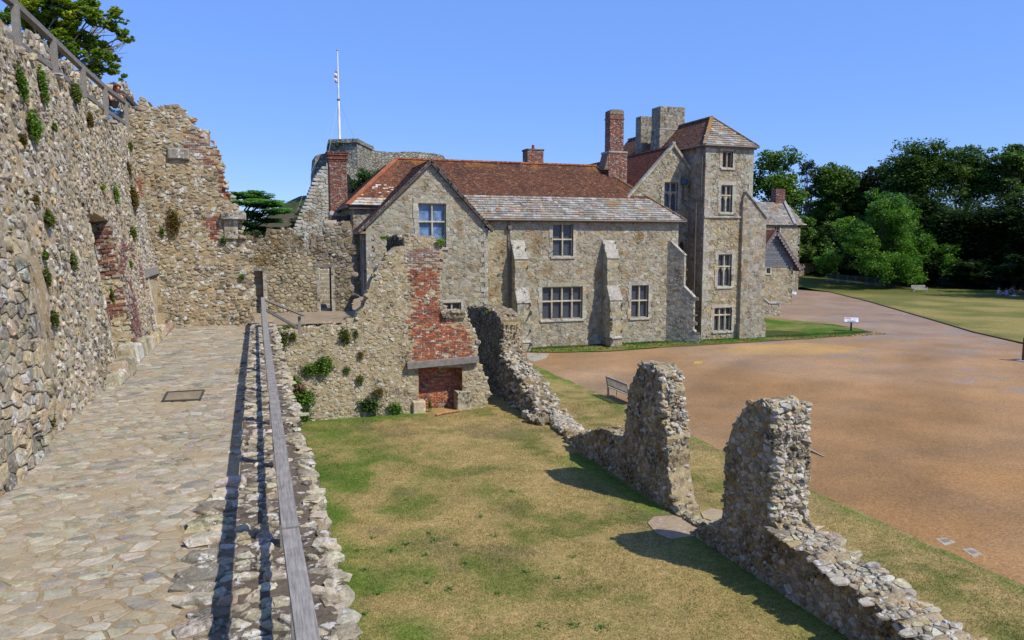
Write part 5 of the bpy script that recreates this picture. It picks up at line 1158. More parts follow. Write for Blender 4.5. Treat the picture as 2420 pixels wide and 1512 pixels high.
ruin('boundary_wall', bwf, P, .5, .26, DRK, M['ruin'], 'long flint boundary wall curving behind the crowd barriers under the trees', 'wall', h=(.01, .06), lod=0, gap=.02, crest_from=[T_], csz=.28, seed=28, keepz=-4.4)
fe = thing('board_fence', 'dark board fence above the boundary wall beside the cottage', 'fence'); T2 = q([(1888, 602), (1955, 607)]); a = Acc()
u = T2[0][0]
while u < T2[1][0]: box(a, Fr(bwf.O + bwf.N * -1.0, bwf.U, bwf.V), u, u + .28, -3, T2[0][1] + rng.uniform(-.03, .03), -.04, 0, np.array((.05, .045, .045)) * rng.uniform(.8, 1.2)); u += .3
a.build('boards', M['wood'], fe); a = Acc(); box(a, Fr(bwf.O + bwf.N * -1.1, bwf.U, bwf.V), T2[0][0], T2[1][0], T2[0][1] - .3, T2[0][1] - .2, -.08, 0, (.05, .04, .04)); a.build('rail', M['wood'], fe); settle(fe, bwf.m(T2[0][0], -3))
# ------------------------------------------------------------------ the keep on its mound
keep = thing('castle_keep', 'grey stone shell keep with a squared turret on the mound behind the hall', 'castle')
def cp(x, y): return ((1100 + x / 3.024) / 1.5873, (500 + y / 3.024) / 1.5873)
def kp(x, y, Y): p = PY(*cp(x, y), Y); return p
A_ = kp(408, 75, 96); B_ = kp(722, 72, 94); C_ = kp(838, 130, 101); zt = B_[2]
base = [(A_[0], 96), (B_[0], 94), (C_[0] + .6, 101), (B_[0] + .5, 106), (A_[0] + .5, 104)]
a = Acc(); 
prism(a, [[(p[0], p[1]) for p in base]], fT(0), 3, zt, (1, 1, 1)); bs = [np.array(p) for p in base]; cen = sum(bs) / 5
prism(a, [[tuple(cen + (p - cen) * 1.05) for p in bs]], fT(0), zt - .35, zt + .12, (1, 1, 1))
box(a, fS(95), B_[0] - 1.6, B_[0] + .6, 5, kp(700, 370, 94)[2], 0, 1.6, (1, 1, 1)); a.build('turret', M['keep'], keep)
a = Acc(); K1 = [kp(*p, 103) for p in [(838, 135), (905, 142), (925, 195), (1000, 205), (1150, 215), (1290, 205), (1450, 212), (1600, 228), (1700, 250), (1725, 290)]]
a_ = [(p[0], p[2]) for p in K1]; prism(a, [[(a_[0][0], 3)] + [(a_[-1][0], 3)] + a_[::-1]], fS(103), -2.5, 0, (1, 1, 1))
a.build('curtain', M['keep'], keep); a = Acc()
K2 = [kp(*p, 99) for p in [(250, 255), (300, 238), (395, 222), (430, 222)]]; a_ = [(p[0], p[2]) for p in K2]
bb = kp(232, 600, 99); prism(a, [[(bb[0], bb[2] - 6), (a_[-1][0], bb[2] - 6)] + a_[::-1] + [(kp(235, 450, 99)[0], kp(235, 450, 99)[2])]], Fr((0, 99, 0), (1, 0, 0), (0, 0, 1)), -6, 0, (1, 1, 1)); a.build('north_curtain', M['keep'], keep)
a = Acc()  # solid black blocks; the darkness inside the putlog holes is painted on
for (x, y, w_, h_) in ((497, 120, .35, .45), (665, 122, .3, .45), (560, 195, .55, .45)): p = kp(x, y, 94.9); box(a, fS(p[1] - .0), p[0] - w_ / 2, p[0] + w_ / 2, p[2] - h_ / 2, p[2] + h_ / 2, -1.6, .06 + abs(p[0] - A_[0]) * 0, (.02, .02, .018))
a.build('putlog_patch', M['metal'], keep); a = Acc(); p = kp(625, 560, 93.2); prism(a, [[(p[0] - .55, p[2] - 3), (p[0] + .5, p[2] - 3), (p[0] + .5, p[2] + .3), (p[0] + .1, p[2] + 1.0), (p[0] - .55, p[2] + .9)]], fS(93.3), -.3, 0, (.012, .012, .012)); a.build('opening_patch', M['metal'], keep); settle(keep, (12, 98, 6))  # flat near-black panel, shade of the keep's opening put in as colour
t_ = thing('stair_wall', 'pale sloping stone wall of the stair climbing the mound to the keep', 'wall')
YW = 72.; fw_ = fS(YW); q = lambda L: [fw_.px(*cp(*p)) for p in L]; a = Acc()
S_ = q([(15, 1135), (60, 1020), (105, 900), (150, 820), (195, 700), (235, 600), (250, 540), (310, 450), (370, 372), (470, 372)]); P = [(S_[0][0], -2)] + [(S_[-1][0], -2)] + S_[::-1]
prism(a, [P], fw_, -1.6, 0, (1, 1, 1)); a.build('wall_face', M['keep_pale'], t_); a = Acc(); rg = np.random.default_rng(90)
CW_ = pal([(.50, .48, .42), (.44, .41, .33), (.38, .35, .28)], [2, 2, 1])
for p_, q_ in zip(S_, S_[1:-1]):
    L_ = math.hypot(q_[0] - p_[0], q_[1] - p_[1]); n = max(1, int(L_ / .28))
    for i in range(n):
        t = (i + .5) / n; x, z = p_[0] + (q_[0] - p_[0]) * t, p_[1] + (q_[1] - p_[1]) * t
        for d in np.arange(0, 1.6, .4): box(a, fw_, x - .28, x + .35, z - .12, z + .12, -d - .4 + .01, -d + rg.uniform(0, .03), CW_(0, 0, rg), .03)
C2 = [c for c in cells((min(p[0] for p in P), 0, max(p[0] for p in P), max(p[1] for p in P)), .3, 1.4, .6, rg) if inpoly(np.array([c[0][0] - .25]), np.array([c[0][1]]), P)[0]]
stones(a, fw_, C2, .02, (.01, .06), CW_, 0, rg); a.build('coping_stones', M['ashlar'], t_); settle(t_, (5, YW, 0))
# small flight and buttress wall between the terrace and the stair wall
sf = fS(44.); q = lambda L: [sf.px(*cp(*p)) for p in L]; P = q([(-40, 1400), (0, 1300), (90, 1270), (190, 1310), (190, 1170), (235, 1120), (260, 1160), (260, 1300), (300, 1310), (330, 1080), (345, 1060), (440, 1050), (455, 1120), (575, 1120), (590, 1700), (-40, 1700)])
ruin('stair_foot_wall', sf, P[::1], .6, .2, DRK, M['ruin'], 'dark rubble wall and broken pier at the foot of the stair to the keep', 'wall', lod=0, seed=91, h=(.01, .05), amp=.03)
a = Acc()
for k_ in range(6):
    p = sf.px(*cp(355 + k_ * 3, 1060 - k_ * 17)); box(a, fS(44 + k_ * .3), p[0], p[0] + .75, p[1] - .2, p[1], -.4, 0, np.array((.36, .31, .23)) * rng.uniform(.85, 1.1), .02)
tag(a.build('steps', M['dress']), 'short flight of narrow stone steps beside the base of the tall brick chimney', 'steps')
# flagpole
fp = thing('flagpole', 'slender white flagpole with a limp red and white flag on top of the keep', 'flagpole'); YF = 99.
b0 = PY(802, 330, YF); t0 = PY(801.5, 120, YF); r0 = PY(801.7, 236, YF); a = Acc(); X_ = b0[0]
tube(a, [(X_, YF, b0[2] - 1), (X_, YF, r0[2]), (X_, YF, r0[2] + .1), (X_, YF, t0[2])], [.17, .15, .11, .07], (.80, .80, .80), 10); a.build('pole', M['white'], fp)
a = Acc(); tube(a, [(X_, YF, t0[2] - .08), (X_, YF, t0[2] + .02), (X_, YF, t0[2] + .14)], [.06, .13, .05], (.25, .3, .25), 8); a.build('finial', M['metal'], fp)
a = Acc(); tube(a, [(X_, YF, r0[2] - .1), (X_, YF, r0[2] + .12)], .19, (.1, .1, .1), 10); a.build('collar', M['metal'], fp)
a = Acc()
for (x, y, Y) in ((690, 530, 95), (770, 395, 90), (830, 365, 100), (846, 350, 110)): tube(a, [(X_, YF, r0[2]), PY(x, y, Y)], .012, (.5, .52, .55), 4, False)
a.build('guy_wire', M['metal'], fp); a = Acc(); f0 = PY(800, 165, YF); f1 = PY(798.5, 196, YF)
for k_ in range(14):
    t = k_ / 14; z = f0[2] + (f1[2] - f0[2]) * t; z2 = f0[2] + (f1[2] - f0[2]) * (t + 1 / 14); w_ = .16 + .22 * math.sin(t * 2.6); ww = .16 + .22 * math.sin((t + 1 / 14) * 2.6)
    xs = lambda k2, wv: [(X_ - .09, YF), (X_ - .09 - wv * .5, YF - .12 * math.sin(k2 * 1.1 + 1)), (X_ - .09 - wv, YF + .08)]
    u_, l_ = xs(k_, w_), xs(k_ + 1, ww)
    for i in range(2): a.add([(*u_[i], z), (*u_[i + 1], z), (*l_[i + 1], z2), (*l_[i], z2)], [[0, 1, 2, 3]], (.75, .74, .74) if (k_ + i) % 5 not in (1, 3) else (.66, .38, .38))
a.build('flag', M['cloth'], fp); settle(fp, (X_, YF, b0[2]))
# ================================================================== RAILS
OAK = (.27, .25, .225); OAKD = (.17, .155, .14)
t_ = thing('handrail', 'long silvered oak handrail on short posts along the open edge of the wall walk', 'railing'); a = Acc()
for (p, q_) in (((.20, 1.2, .95), (.155, 4.75, .95)), ((.155, 4.77, .955), (.16, 14.2, .95)), ((.16, 14.22, .955), (.20, 25.5, .95))): beam(a, p, q_, .105, .07, np.array(OAK) * rng.uniform(.95, 1.08))
a.build('top_rail', M['oak'], t_); a = Acc(); beam(a, (.22, 1.2, .47), (.22, 25.4, .47), .04, .09, OAKD); a.build('lower_rail', M['oak'], t_)
for y in (4.4, 6.9, 9.4, 11.7, 14.2, 16.6, 19.0, 21.4, 23.6, 25.45):
    a = Acc(); box(a, fT(0), .13, .215, y - .045, y + .045, 0, .92, np.array(OAK) * rng.uniform(.85, 1.05), .008); a.build('post', M['oak'], t_)
settle(t_, (.17, 13, 0))
t_ = thing('stair_railing', 'short sloping wooden railing running down to the terrace from the end of the handrail', 'railing')
b_ = PZ(708, 778, -.42); tpz = b_[2] + .95; a = Acc(); p0 = (.2, 25.5, .93); p1 = np.array((b_[0] + .12, b_[1] + .1, tpz - .22)); t1 = PY(717, 745, b_[1]); beam(a, p0, t1, .11, .06, OAK); a.build('top_rail', M['oak'], t_)
a = Acc(); beam(a, PY(630, 733, 25.6), PY(704, 775, b_[1]), .05, .09, OAKD); a.build('lower_rail', M['oak'], t_)
a = Acc(); box(a, fT(0), b_[0] - .05, b_[0] + .05, b_[1] - .05, b_[1] + .05, b_[2] - .2, t1[2] - .03, OAK, .01); a.build('post', M['oak'], t_); settle(t_, (b_[0], b_[1], b_[2]))
t_ = thing('guard_rail', 'weathered wooden guard rail bolted along the top edge of the tall left wall', 'railing'); XG = -3.62
G = [PX(x, y, XG) for x, y in ((-70, -72), (38, 14), (116, 87), (191, 158), (245, 205), (302, 248))]; G2 = [PX(x, y, XG) for x, y in ((-60, 26), (0, 71), (125, 161), (200, 221), (250, 260), (298, 293))]
a = Acc()
for p, q_ in zip(G, G[1:]): beam(a, p, q_, .12, .10, np.array(OAK) * rng.uniform(.8, .95))
a.build('top_rail', M['oak'], t_); a = Acc()
for p, q_ in zip(G2, G2[1:]): beam(a, p, q_, .05, .10, np.array(OAK) * .85)
a.build('lower_rail', M['oak'], t_)
for (x, y0, y1) in ((31, 12, 106), (122, 90, 178), (192, 160, 227), (245, 206, 276), (295, 243, 308)):
    p = PX(x, y0, XG + .03); e = PX(x, y1, XG + .03); a = Acc(); box(a, fT(0), XG + .0, XG + .11, p[1] - .05, p[1] + .05, e[2], p[2], np.array(OAK) * rng.uniform(.85, 1.05), .01); a.build('post', M['oak'], t_)
settle(t_, (XG, 22, 6)); 
t_ = thing('guard_rail', 'dark end section of wooden rail meeting the broken gable beyond the standing visitor', 'railing')
a = Acc(); XG2 = -3.9; beam(a, PX(286, 219, XG2), PX(327, 258, XG2), .14, .13, (.09, .08, .07)); a.build('top_rail', M['oak'], t_)
a = Acc(); beam(a, PX(298, 262, XG2), PX(325, 292, XG2), .06, .11, (.13, .12, .11)); a.build('lower_rail', M['oak'], t_); settle(t_, (XG2, 31, 6))
# ================================================================== BENCHES, SIGNS, BARRIERS, COVERS
def bench(name, label, loc, ang, w_=1.8, col=(.36, .33, .29)):
    t = thing(name, label, 'bench', group='slatted wooden garden benches'); f = Fr((0, 0, 0), (1, 0, 0), (0, 1, 0)); h = w_ / 2; cs = lambda: np.array(col) * rng.uniform(.85, 1.1)
    a = Acc(); [box(a, f, -h, h, -.02 + k * .085, .05 + k * .085, .41, .44, cs()) for k in range(6)]; box(a, f, -h, h, -.04, -.01, .34, .43, cs()); a.build('seat', M['wood'], t)
    a = Acc(); beam(a, (-h, .56, .88), (h, .56, .88), .05, .09, cs()); beam(a, (-h, .49, .52), (h, .49, .52), .04, .06, cs())
    for k in range(int(w_ / .1)): x = -h + .08 + k * (w_ - .16) / (int(w_ / .1) - 1); beam(a, (x, .49, .52), (x, .555, .86), .05, .02, cs(), (0, 1, 0))
    a.build('backrest', M['wood'], t)
    for x in (-h, h):
        a = Acc(); box(a, f, x - .035, x + .035, -.03, .04, 0, .62, cs(), .006); a.build('leg', M['wood'], t)
        a = Acc(); beam(a, (x, .46, 0), (x, .48, .45), .07, .07, cs(), (0, 1, 0)); beam(a, (x, .48, .45), (x, .57, .92), .07, .06, cs(), (0, 1, 0)); a.build('leg', M['wood'], t)
        a = Acc(); beam(a, (x, -.07, .65), (x, .52, .66), .08, .035, cs()); a.build('armrest', M['wood'], t)
    t.location = loc; t.rotation_euler = (0, 0, ang); return t
bench('garden_bench', 'slatted bench seen from behind, facing the gravel court beside the narrower pillar', (15.45, 28.9, GZ + .0), R(90), 2.0)
bench('garden_bench', 'pale slatted bench facing this way on the far lawn near the spreading tree', (87.1, 78.4, GZ + .02), R(-19 + 8), 2.0, (.42, .40, .36))
def panel(label, loc, ang, w_=.95, art=True):
    t = thing('information_panel', label, 'sign', group='tilted information panels'); f = Fr((0, 0, 0), (1, 0, 0), (0, 1, 0)); a = Acc()
    box(a, f, -.06, .06, -.05, .05, 0, .82, (.035, .04, .05), .01); box(a, f, -.15, .15, -.12, .12, 0, .04, (.035, .04, .05)); a.build('post', M['metal'], t)
    pf = Fr((0, -.3, .74), (1, 0, 0), (0, .85, .42)); a = Acc(); box(a, pf, -w_ / 2, w_ / 2, 0, .66, -.012, 0, (.62, .66, .72)); box(a, pf, -w_ / 2 - .01, w_ / 2 + .01, -.01, .67, -.04, -.0121, (.04, .035, .035)); o = a.build('board', M['white'], t); a = Acc()
    r_ = np.random.default_rng(4); box(a, pf, -w_ * .47, -w_ * .02, .36, .62, 0, .003, (.42, .25, .24)); box(a, pf, -w_ * .3, w_ * .3, .04, .22, 0, .003, (.20, .24, .34))
    for k in range(26): x, y = r_.uniform(-.45, .4) * w_, r_.uniform(.05, .6); box(a, pf, x, x + r_.uniform(.02, .07), y, y + r_.uniform(.01, .05), .003, .004 + k * .0001, [(.7, .72, .75), (.35, .12, .12), (.15, .18, .28), (.75, .72, .66)][k % 4])
    for k in range(5): box(a, pf, w_ * .08, w_ * .42, .56 - k * .045, .575 - k * .045, 0, .003, (.35, .37, .4))
    a.build('printed_picture', M['white'], o); t.location = loc; t.rotation_euler = (0, 0, ang); return t
s1 = PZ(2010, 782, GZ); panel('tilted picture panel on a dark post at the tip of the grass strip', s1, R(-40), 1.0)
s2 = PZ(1869, 710, GZ); panel('farther tilted picture panel on a dark post beside the gabled shed', s2, R(-40), 1.1)
s3 = PZ(1932, 1125, GZ); panel('panel seen from behind, its dark corner showing past the broad pillar', tuple(PZ(1903, 1066, GZ + .8) - (0, 0, GZ * 0 + .8)), R(92), .8)
def barrier(loc, ang, label):
    t = thing('crowd_barrier', label, 'barrier', group='steel crowd barriers stacked under the tree'); G_ = (.34, .38, .43); a = Acc()
    tube(a, [(-1.1, 0, .15), (-1.1, 0, 1.1), (1.1, 0, 1.1), (1.1, 0, .15), (-1.1, 0, .15)], .022, G_, 6, False); a.build('frame', M['metal'], t); a = Acc()
    for k in range(15): x = -1.1 + 2.2 * (k + 1) / 16; tube(a, [(x, 0, .15), (x, 0, 1.1)], .009, G_, 4, False)
    a.build('bars', M['metal'], t)
    for x in (-.85, .85): a = Acc(); tube(a, [(x, -.35, 0), (x, -.1, .16), (x, .1, .16), (x, .35, 0)], .022, (.45, .5, .55), 6); a.build('foot', M['metal'], t)
    t.location = loc; t.rotation_euler = (0, 0, ang)
for k_, (x, y) in enumerate(((1966, 657), (1990, 657), (2013, 658), (2036, 657), (2058, 656), (2078, 657))):
    p = PY(x, y, 92 - k_ * .7); lab = ['leftmost barrier of the row by the boundary wall', 'second barrier from the left in the row by the wall', 'third barrier from the left in the row by the wall', 'fourth barrier from the left, half under the branches', 'fifth barrier from the left, under the low branches', 'rightmost barrier of the row, in front of the trunk'][k_]
    barrier((p[0], p[1], float(rlz(np.array([p[0]]), np.array([p[1]]))[0])), R(-12 + 9 * (k_ % 3)), 'steel ' + lab)
pp = PZ(2419, 852, GZ); t_ = thing('wooden_post', 'brown wooden post in a pale metal shoe at the right edge of the gravel', 'post'); a = Acc(); box(a, fT(GZ), pp[0] - .07, pp[0] + .17, pp[1] - .1, pp[1] + .1, 0, 1.35, (.16, .075, .04), .01); a.build('post', M['wood'], t_)
a = Acc(); box(a, fT(GZ), pp[0] - .32, pp[0] + .4, pp[1] - .3, pp[1] + .3, -.03, .02, (.5, .52, .55), .005); a.build('base_plate', M['metal'], t_)
a = Acc(); box(a, fT(GZ), pp[0] - .0, pp[0] + 1.1, pp[1] - .16, pp[1] - .1, .9, 1.3, (.10, .06, .04)); a.build('crossboard', M['wood'], t_); settle(t_, (pp[0], pp[1], GZ))
for pts, lab in (([(2210, 1270), (2235, 1266), (2258, 1278), (2232, 1286)], 'upper of two square covers let into the gravel by the grass edge'), ([(2272, 1294), (2296, 1291), (2322, 1306), (2300, 1313)], 'lower of two square covers let into the gravel by the grass edge')):
    Q = [tuple(PZ(x, y, GZ)[:2]) for x, y in pts]; t = thing('drain_cover', lab, 'cover', group='square covers in the gravel'); a = Acc(); prism(a, [Q], fT(GZ), -.05, -.028, (.36, .31, .24)); c = np.mean(Q, 0); a.build('surround', M['paving'], t)
    a = Acc(); prism(a, [[tuple(c + (np.array(p) - c) * .42) for p in Q]], fT(GZ), -.05, -.022, (.22, .17, .12)); a.build('lid', M['metal'], t); settle(t, (c[0], c[1], GZ))
Q = [tuple(PZ(x, y, GZ)[:2]) for x, y in [(1641, 853), (1660, 853), (1657, 858), (1638, 858)]]; a = Acc(); prism(a, [Q], fT(GZ), -.05, -.02, (.50, .34, .06)); tag(a.build('drain_cover', M['metal']), 'small yellow painted drain cover on the gravel in front of the hall', 'cover')
Q = [tuple(PZ(x, y, GZ)[:2]) for x, y in [(1245, 833), (1298, 834), (1290, 845), (1262, 853), (1245, 850)]]; a = Acc(); prism(a, [Q], fT(GZ), -.05, -.02, (.34, .32, .28)); tag(a.build('stone_apron', M['paving']), 'grey stone apron where the gravel meets the end of the ruined wall', 'slab')
# ================================================================== PLANTS
def leaves(a, C, size, cols, rg, flat=0., asp=.6):
    C = np.asarray(C, float); n = len(C)
    if n == 0: return
    nrm = rg.normal(0, 1, (n, 3)); nrm[:, 2] = np.abs(nrm[:, 2]) + flat * 3; nrm /= np.linalg.norm(nrm, axis=1, keepdims=True)
    t = rg.normal(0, 1, (n, 3)); t -= (t * nrm).sum(1, keepdims=True) * nrm; t /= np.linalg.norm(t, axis=1, keepdims=True); b = np.cross(nrm, t)
    s = (size * rg.uniform(.6, 1.35, n))[:, None]
    V = np.stack([C - t * s * .5, C + b * s * asp * .5 - nrm * s * .08, C + t * s * .5, C - b * s * asp * .5 - nrm * s * .08], 1)
    a.add(V.reshape(-1, 3), np.arange(n * 4).reshape(n, 4), cols)
def crown(a, blobs, n, size, pals, rg, sub=26, spread=.30, flat=.3, inner=.35):
    vol = np.array([b[1][0] * b[1][1] ** .5 * b[1][2] ** .5 for b in blobs]) ** 1.6; cnt = (n * vol / vol.sum()).astype(int)
    pals = np.array(pals)
    for (c, r_), k in zip(blobs, cnt):
        if k < 8: continue
        c = np.array(c); r_ = np.array(r_, float); ns = max(5, min(sub, k // 14)); d = rg.normal(0, 1, (ns, 3)); d /= np.linalg.norm(d, axis=1, keepdims=True)
        S = c + d * r_ * rg.uniform(inner, 1.0, (ns, 1)) ** .6; w_ = rg.integers(0, ns, k); g = rg.normal(0, 1, (k, 3)); g /= np.maximum(1, np.linalg.norm(g, axis=1, keepdims=True) / 1.6)
        P = S[w_] + g * r_ * spread * np.array([1, 1, .7]) * rg.uniform(.6, 1.25, ns)[w_][:, None]
        sc = pals[rg.integers(0, len(pals), ns)]; col = sc[w_] * rg.uniform(.75, 1.25, (k, 1)); leaves(a, P, size, col, rg, flat)
def limb(a, p, q_, r0, r1, rg, col, k=5, wob=.08):
    p = np.array(p, float); q_ = np.array(q_, float); L_ = np.linalg.norm(q_ - p); pts = [p + (q_ - p) * t + rg.normal(0, wob * L_ * .5, 3) * math.sin(math.pi * t) for t in np.linspace(0, 1, k)]
    tube(a, pts, [r0 + (r1 - r0) * t for t in np.linspace(0, 1, k)], col, 6, False); return pts
def tree(name, label, base, blobs, n, size, pals, seed, trunk_r=.35, bark=(.10, .085, .06), group='trees beyond the lawn', limbs=8, flat=.3, sub=26, spread=.30, fork=.45, mat='dleaf', inner=.35, twigs=0):
    rg = np.random.default_rng(seed); t = thing(name, label, 'tree', group=group); base = np.array(base, float)
    a = Acc(); crown(a, blobs, n, size, pals, rg, sub, spread, flat, inner); a.build('crown', M[mat], t)
    a = Acc(); cc = np.mean([b[0] for b in blobs], 0); top = base + (cc - base) * fork; top[:2] = base[:2] + (cc[:2] - base[:2]) * .15
    tube(a, [base - (0, 0, .3), base + (0, 0, .4), (base + top) / 2 + (.1, .05, 0), top], [trunk_r * 1.35, trunk_r, trunk_r * .85, trunk_r * .7], bark, 10)
    order = sorted(range(len(blobs)), key=lambda i: -blobs[i][1][0])[:limbs]
    for i in order:
        e = np.array(blobs[i][0]); pts = limb(a, top, e, trunk_r * .5, trunk_r * .12, rg, bark)
        for _ in range(3 + twigs): limb(a, pts[int(rg.integers(2, 5))], e + rg.normal(0, .75, 3) * np.array(blobs[i][1]) * .8, trunk_r * .14, trunk_r * .03, rg, bark, 4, .15)
    a.build('trunk', M['bark'], t); settle(t, base); return t
def pxblobs(L, Y, sq=.8, jy=1.5, rg=rng):
    out = []
    for (x, y, r_) in L:
        p = PY(x, y, Y); k = depth(p) / F_; out.append((p + np.array((0, rg.uniform(-jy, jy), 0)), (r_ * k, r_ * k, r_ * k * sq)))
    return out
def ell(cx, cy, rx, ry, n, r0, r1, seed, top=True):
    """a crown outline filled with lumps, in sight lines: centre, half sizes, how many, lump radii"""
    g = np.random.default_rng(seed); L = []
    for k in range(n):
        an = g.uniform(0, 2 * math.pi); rr = math.sqrt(g.uniform(.05, 1)); r_ = g.uniform(r0, r1)
        L.append((cx + math.cos(an) * rr * max(rx - r_ * .8, 1), cy + math.sin(an) * rr * max(ry - r_ * .8, 1), r_))
    return L
DG = [(.062, .125, .024), (.085, .16, .03), (.045, .092, .02), (.105, .18, .035)]; MG = [(.09, .18, .028), (.12, .22, .035), (.065, .14, .024), (.15, .235, .04)]
YW_ = [(.032, .065, .017), (.042, .08, .02), (.022, .048, .014)]; BG = [(.085, .10, .025), (.07, .085, .02), (.10, .09, .03)]; AG = [(.06, .09, .035), (.08, .11, .045)]
def tr(nm, lab, cx, cy, rx, ry, Y, n, size, pals, seed, nb=16, r0=None, r1=None, by=None, **k):
    r0 = r0 or min(rx, ry) * .3; r1 = r1 or min(rx, ry) * .5; c = PY(cx, cy, Y); bz = -4.2 if by is None else by
    return tree(nm, lab, (c[0], Y, bz), pxblobs(ell(cx, cy, rx, ry, nb, r0, r1, seed), Y, jy=rx * depth(c) / F_ * .5), n, size, pals, seed, **k)
B_ = 'broad trees beyond the lawn'
tr('broadleaf_tree', 'tall mid green tree rising directly behind the slate roofed cottage', 1835, 470, 68, 128, 104, 26000, .5, MG, 201, 34, trunk_r=.4)
tr('broadleaf_tree', 'lower green tree reaching out to the right of the cottage gable', 1868, 545, 44, 66, 96, 10000, .42, MG, 202, 18)
tr('airy_tree', 'thin airy tree with sky showing through between two round crowns', 1906, 425, 24, 52, 108, 2200, .36, AG, 203, 16, 8, 14, trunk_r=.2, limbs=12, bark=(.16, .15, .13), twigs=3)
tr('broadleaf_tree', 'large rounded green tree left of the gap in the treeline', 1985, 470, 70, 100, 106, 26000, .5, [(.065, .14, .022), (.09, .17, .027), (.05, .11, .02), (.11, .19, .032)], 204, 34)
tr('broadleaf_tree', 'dark undergrowth tree filling the bank below the large rounded tree', 1945, 585, 78, 62, 102, 20000, .5, DG, 205, 28)
tr('broadleaf_tree', 'second dark undergrowth tree, behind the crown of the lone oak', 2065, 570, 80, 76, 100, 20000, .5, DG, 206, 26)
tr('broadleaf_tree', 'dark backing tree filling the gap behind the thin airy tree', 1912, 545, 56, 76, 122, 16000, .55, DG, 218, 22)
tr('broadleaf_tree', 'dark backing tree between the rounded tree and the highest crown', 2035, 530, 76, 84, 120, 18000, .55, DG, 219, 24)
tr('olive_brown_tree', 'dull olive brown tree between the rounded tree and the tall dark ones', 2064, 450, 48, 66, 104, 12000, .42, BG, 215, 22)
tr('spreading_tree', 'tall dark spreading tree with the highest crown on the skyline', 2176, 410, 80, 84, 96, 22000, .46, DG, 207, 34, limbs=14)
tr('spreading_tree', 'second tall dark tree on the skyline with bare limbs showing', 2285, 415, 66, 80, 92, 17000, .44, DG, 208, 30, limbs=14, twigs=2)
tr('spreading_tree', 'tall dark tree cut by the right edge of the view', 2395, 415, 62, 80, 88, 17000, .44, DG, 209, 30, limbs=14, twigs=2)
tr('yew_tree', 'broad black green yew under the highest crown', 2150, 530, 92, 84, 94, 26000, .5, YW_, 210, 34, flat=1.)
tr('yew_tree', 'black green yew in the middle of the shaded woodland', 2270, 545, 104, 104, 88, 32000, .5, YW_, 211, 44, flat=1.)
tr('yew_tree', 'black green yew behind the people picnicking on the lawn', 2400, 550, 92, 100, 82, 28000, .5, YW_, 212, 36, flat=1.)
tr('yew_tree', 'low dark yew hanging over the far end of the lawn', 2195, 635, 84, 46, 88, 20000, .45, YW_, 213, 26, flat=1.)
tr('yew_tree', 'low dark yew close behind the picnic at the right edge', 2395, 640, 100, 48, 78, 20000, .42, YW_, 214, 26, flat=1.)
tr('yew_tree', 'low dark yew to the right of the pale bench', 2290, 645, 74, 42, 83, 18000, .42, YW_, 217, 24, flat=1.)
# trees standing just beyond the right edge of the view; they shade the end of the lawn
for k_, (x, y, h_) in enumerate(((97, 60.5, 17), (104, 65, 19), (112, 70, 20), (102, 56, 17))):
    bl = [((x + rng.normal(0, 1.6), y + rng.normal(0, 1.6), GZ + h_ * rng.uniform(.25, .9)), (2.9, 2.9, 2.6)) for _ in range(20)]
    tree('yew_tree', 'dark tree beyond the right edge of the view, ' + ['nearest the picnic', 'behind the nearest one', 'deepest in the wood', 'furthest south'][k_], (x, y, GZ), bl, 11000, .55, YW_, 220 + k_)
# the light green oak in front of the wood
ok = [(2098, 480, 30), (2060, 500, 32), (2130, 500, 34), (2090, 520, 40), (2040, 540, 34), (2150, 535, 38), (2000, 580, 34), (2060, 575, 42), (2110, 570, 44), (2170, 575, 40), (2205, 560, 26), (1985, 615, 28), (2030, 620, 36), (2080, 625, 34), (2130, 620, 40), (2180, 615, 38), (2215, 600, 28), (2165, 648, 28), (1975, 600, 20), (2120, 645, 26), (2215, 630, 22), (2010, 540, 20), (2100, 455, 18), (2065, 470, 18), (2098, 638, 26), (2060, 648, 22), (1992, 638, 20), (2140, 652, 22), (2190, 640, 22)]
to = PZ(2098, 682, GZ); tree('oak_tree', 'lighter green spreading oak standing alone on the lawn in front of the wood', (to[0], to[1], GZ + .2), pxblobs(ok, to[1], .8, 4), 52000, .30, [(.075, .20, .022), (.10, .235, .028), (.055, .15, .018), (.14, .265, .035)], 230, trunk_r=.38, group='trees beyond the lawn', limbs=14, bark=(.06, .05, .04), mat='leaf', sub=30)
# cedar behind the gable
ced = []
for (x, y, rx, ry) in ((565, 458, 45, 9), (605, 458, 40, 10), (635, 480, 42, 9), (590, 480, 50, 9), (660, 500, 34, 7), (600, 505, 40, 8), (635, 520, 38, 7), (575, 530, 40, 8), (625, 542, 45, 8), (655, 548, 28, 6), (590, 550, 35, 7)):
    p = PY(x, y, 75); k = depth(p) / F_; ced.append((p + np.array((0, rng.uniform(-2, 2), 0)), (rx * k * 1.05, 2.4, ry * k * .95)))
ced += [(c + np.array((rng.uniform(-1, 1), rng.uniform(-1, 3), rng.uniform(-.25, .25))), (r[0] * .85, 2., r[2] * .9)) for c, r in ced]
tree('cedar_tree', 'flat layered cedar with drooping boughs behind the end of the broken gable', (-4, 75, -1), ced, 52000, .22, [(.12, .28, .06), (.15, .33, .07), (.08, .2, .045)], 240, trunk_r=.4, group='trees behind the castle walls', flat=1.2, sub=46, spread=.2, limbs=11, mat='leaf', inner=.1)
bu = [(862, 425, 22), (845, 440, 20), (885, 420, 18), (850, 455, 18), (875, 440, 20), (838, 470, 14), (858, 405, 12), (895, 408, 12), (840, 485, 10)]
tree('mound_bush', 'dense green bush growing on the mound between the brick chimney and the keep', tuple(PY(860, 480, 88)), pxblobs(bu, 88, .9, 1), 9000, .22, [(.05, .10, .025), (.065, .12, .03), (.035, .075, .02)], 241, trunk_r=.12, group='shrubs on the mound', mat='leaf', limbs=5)
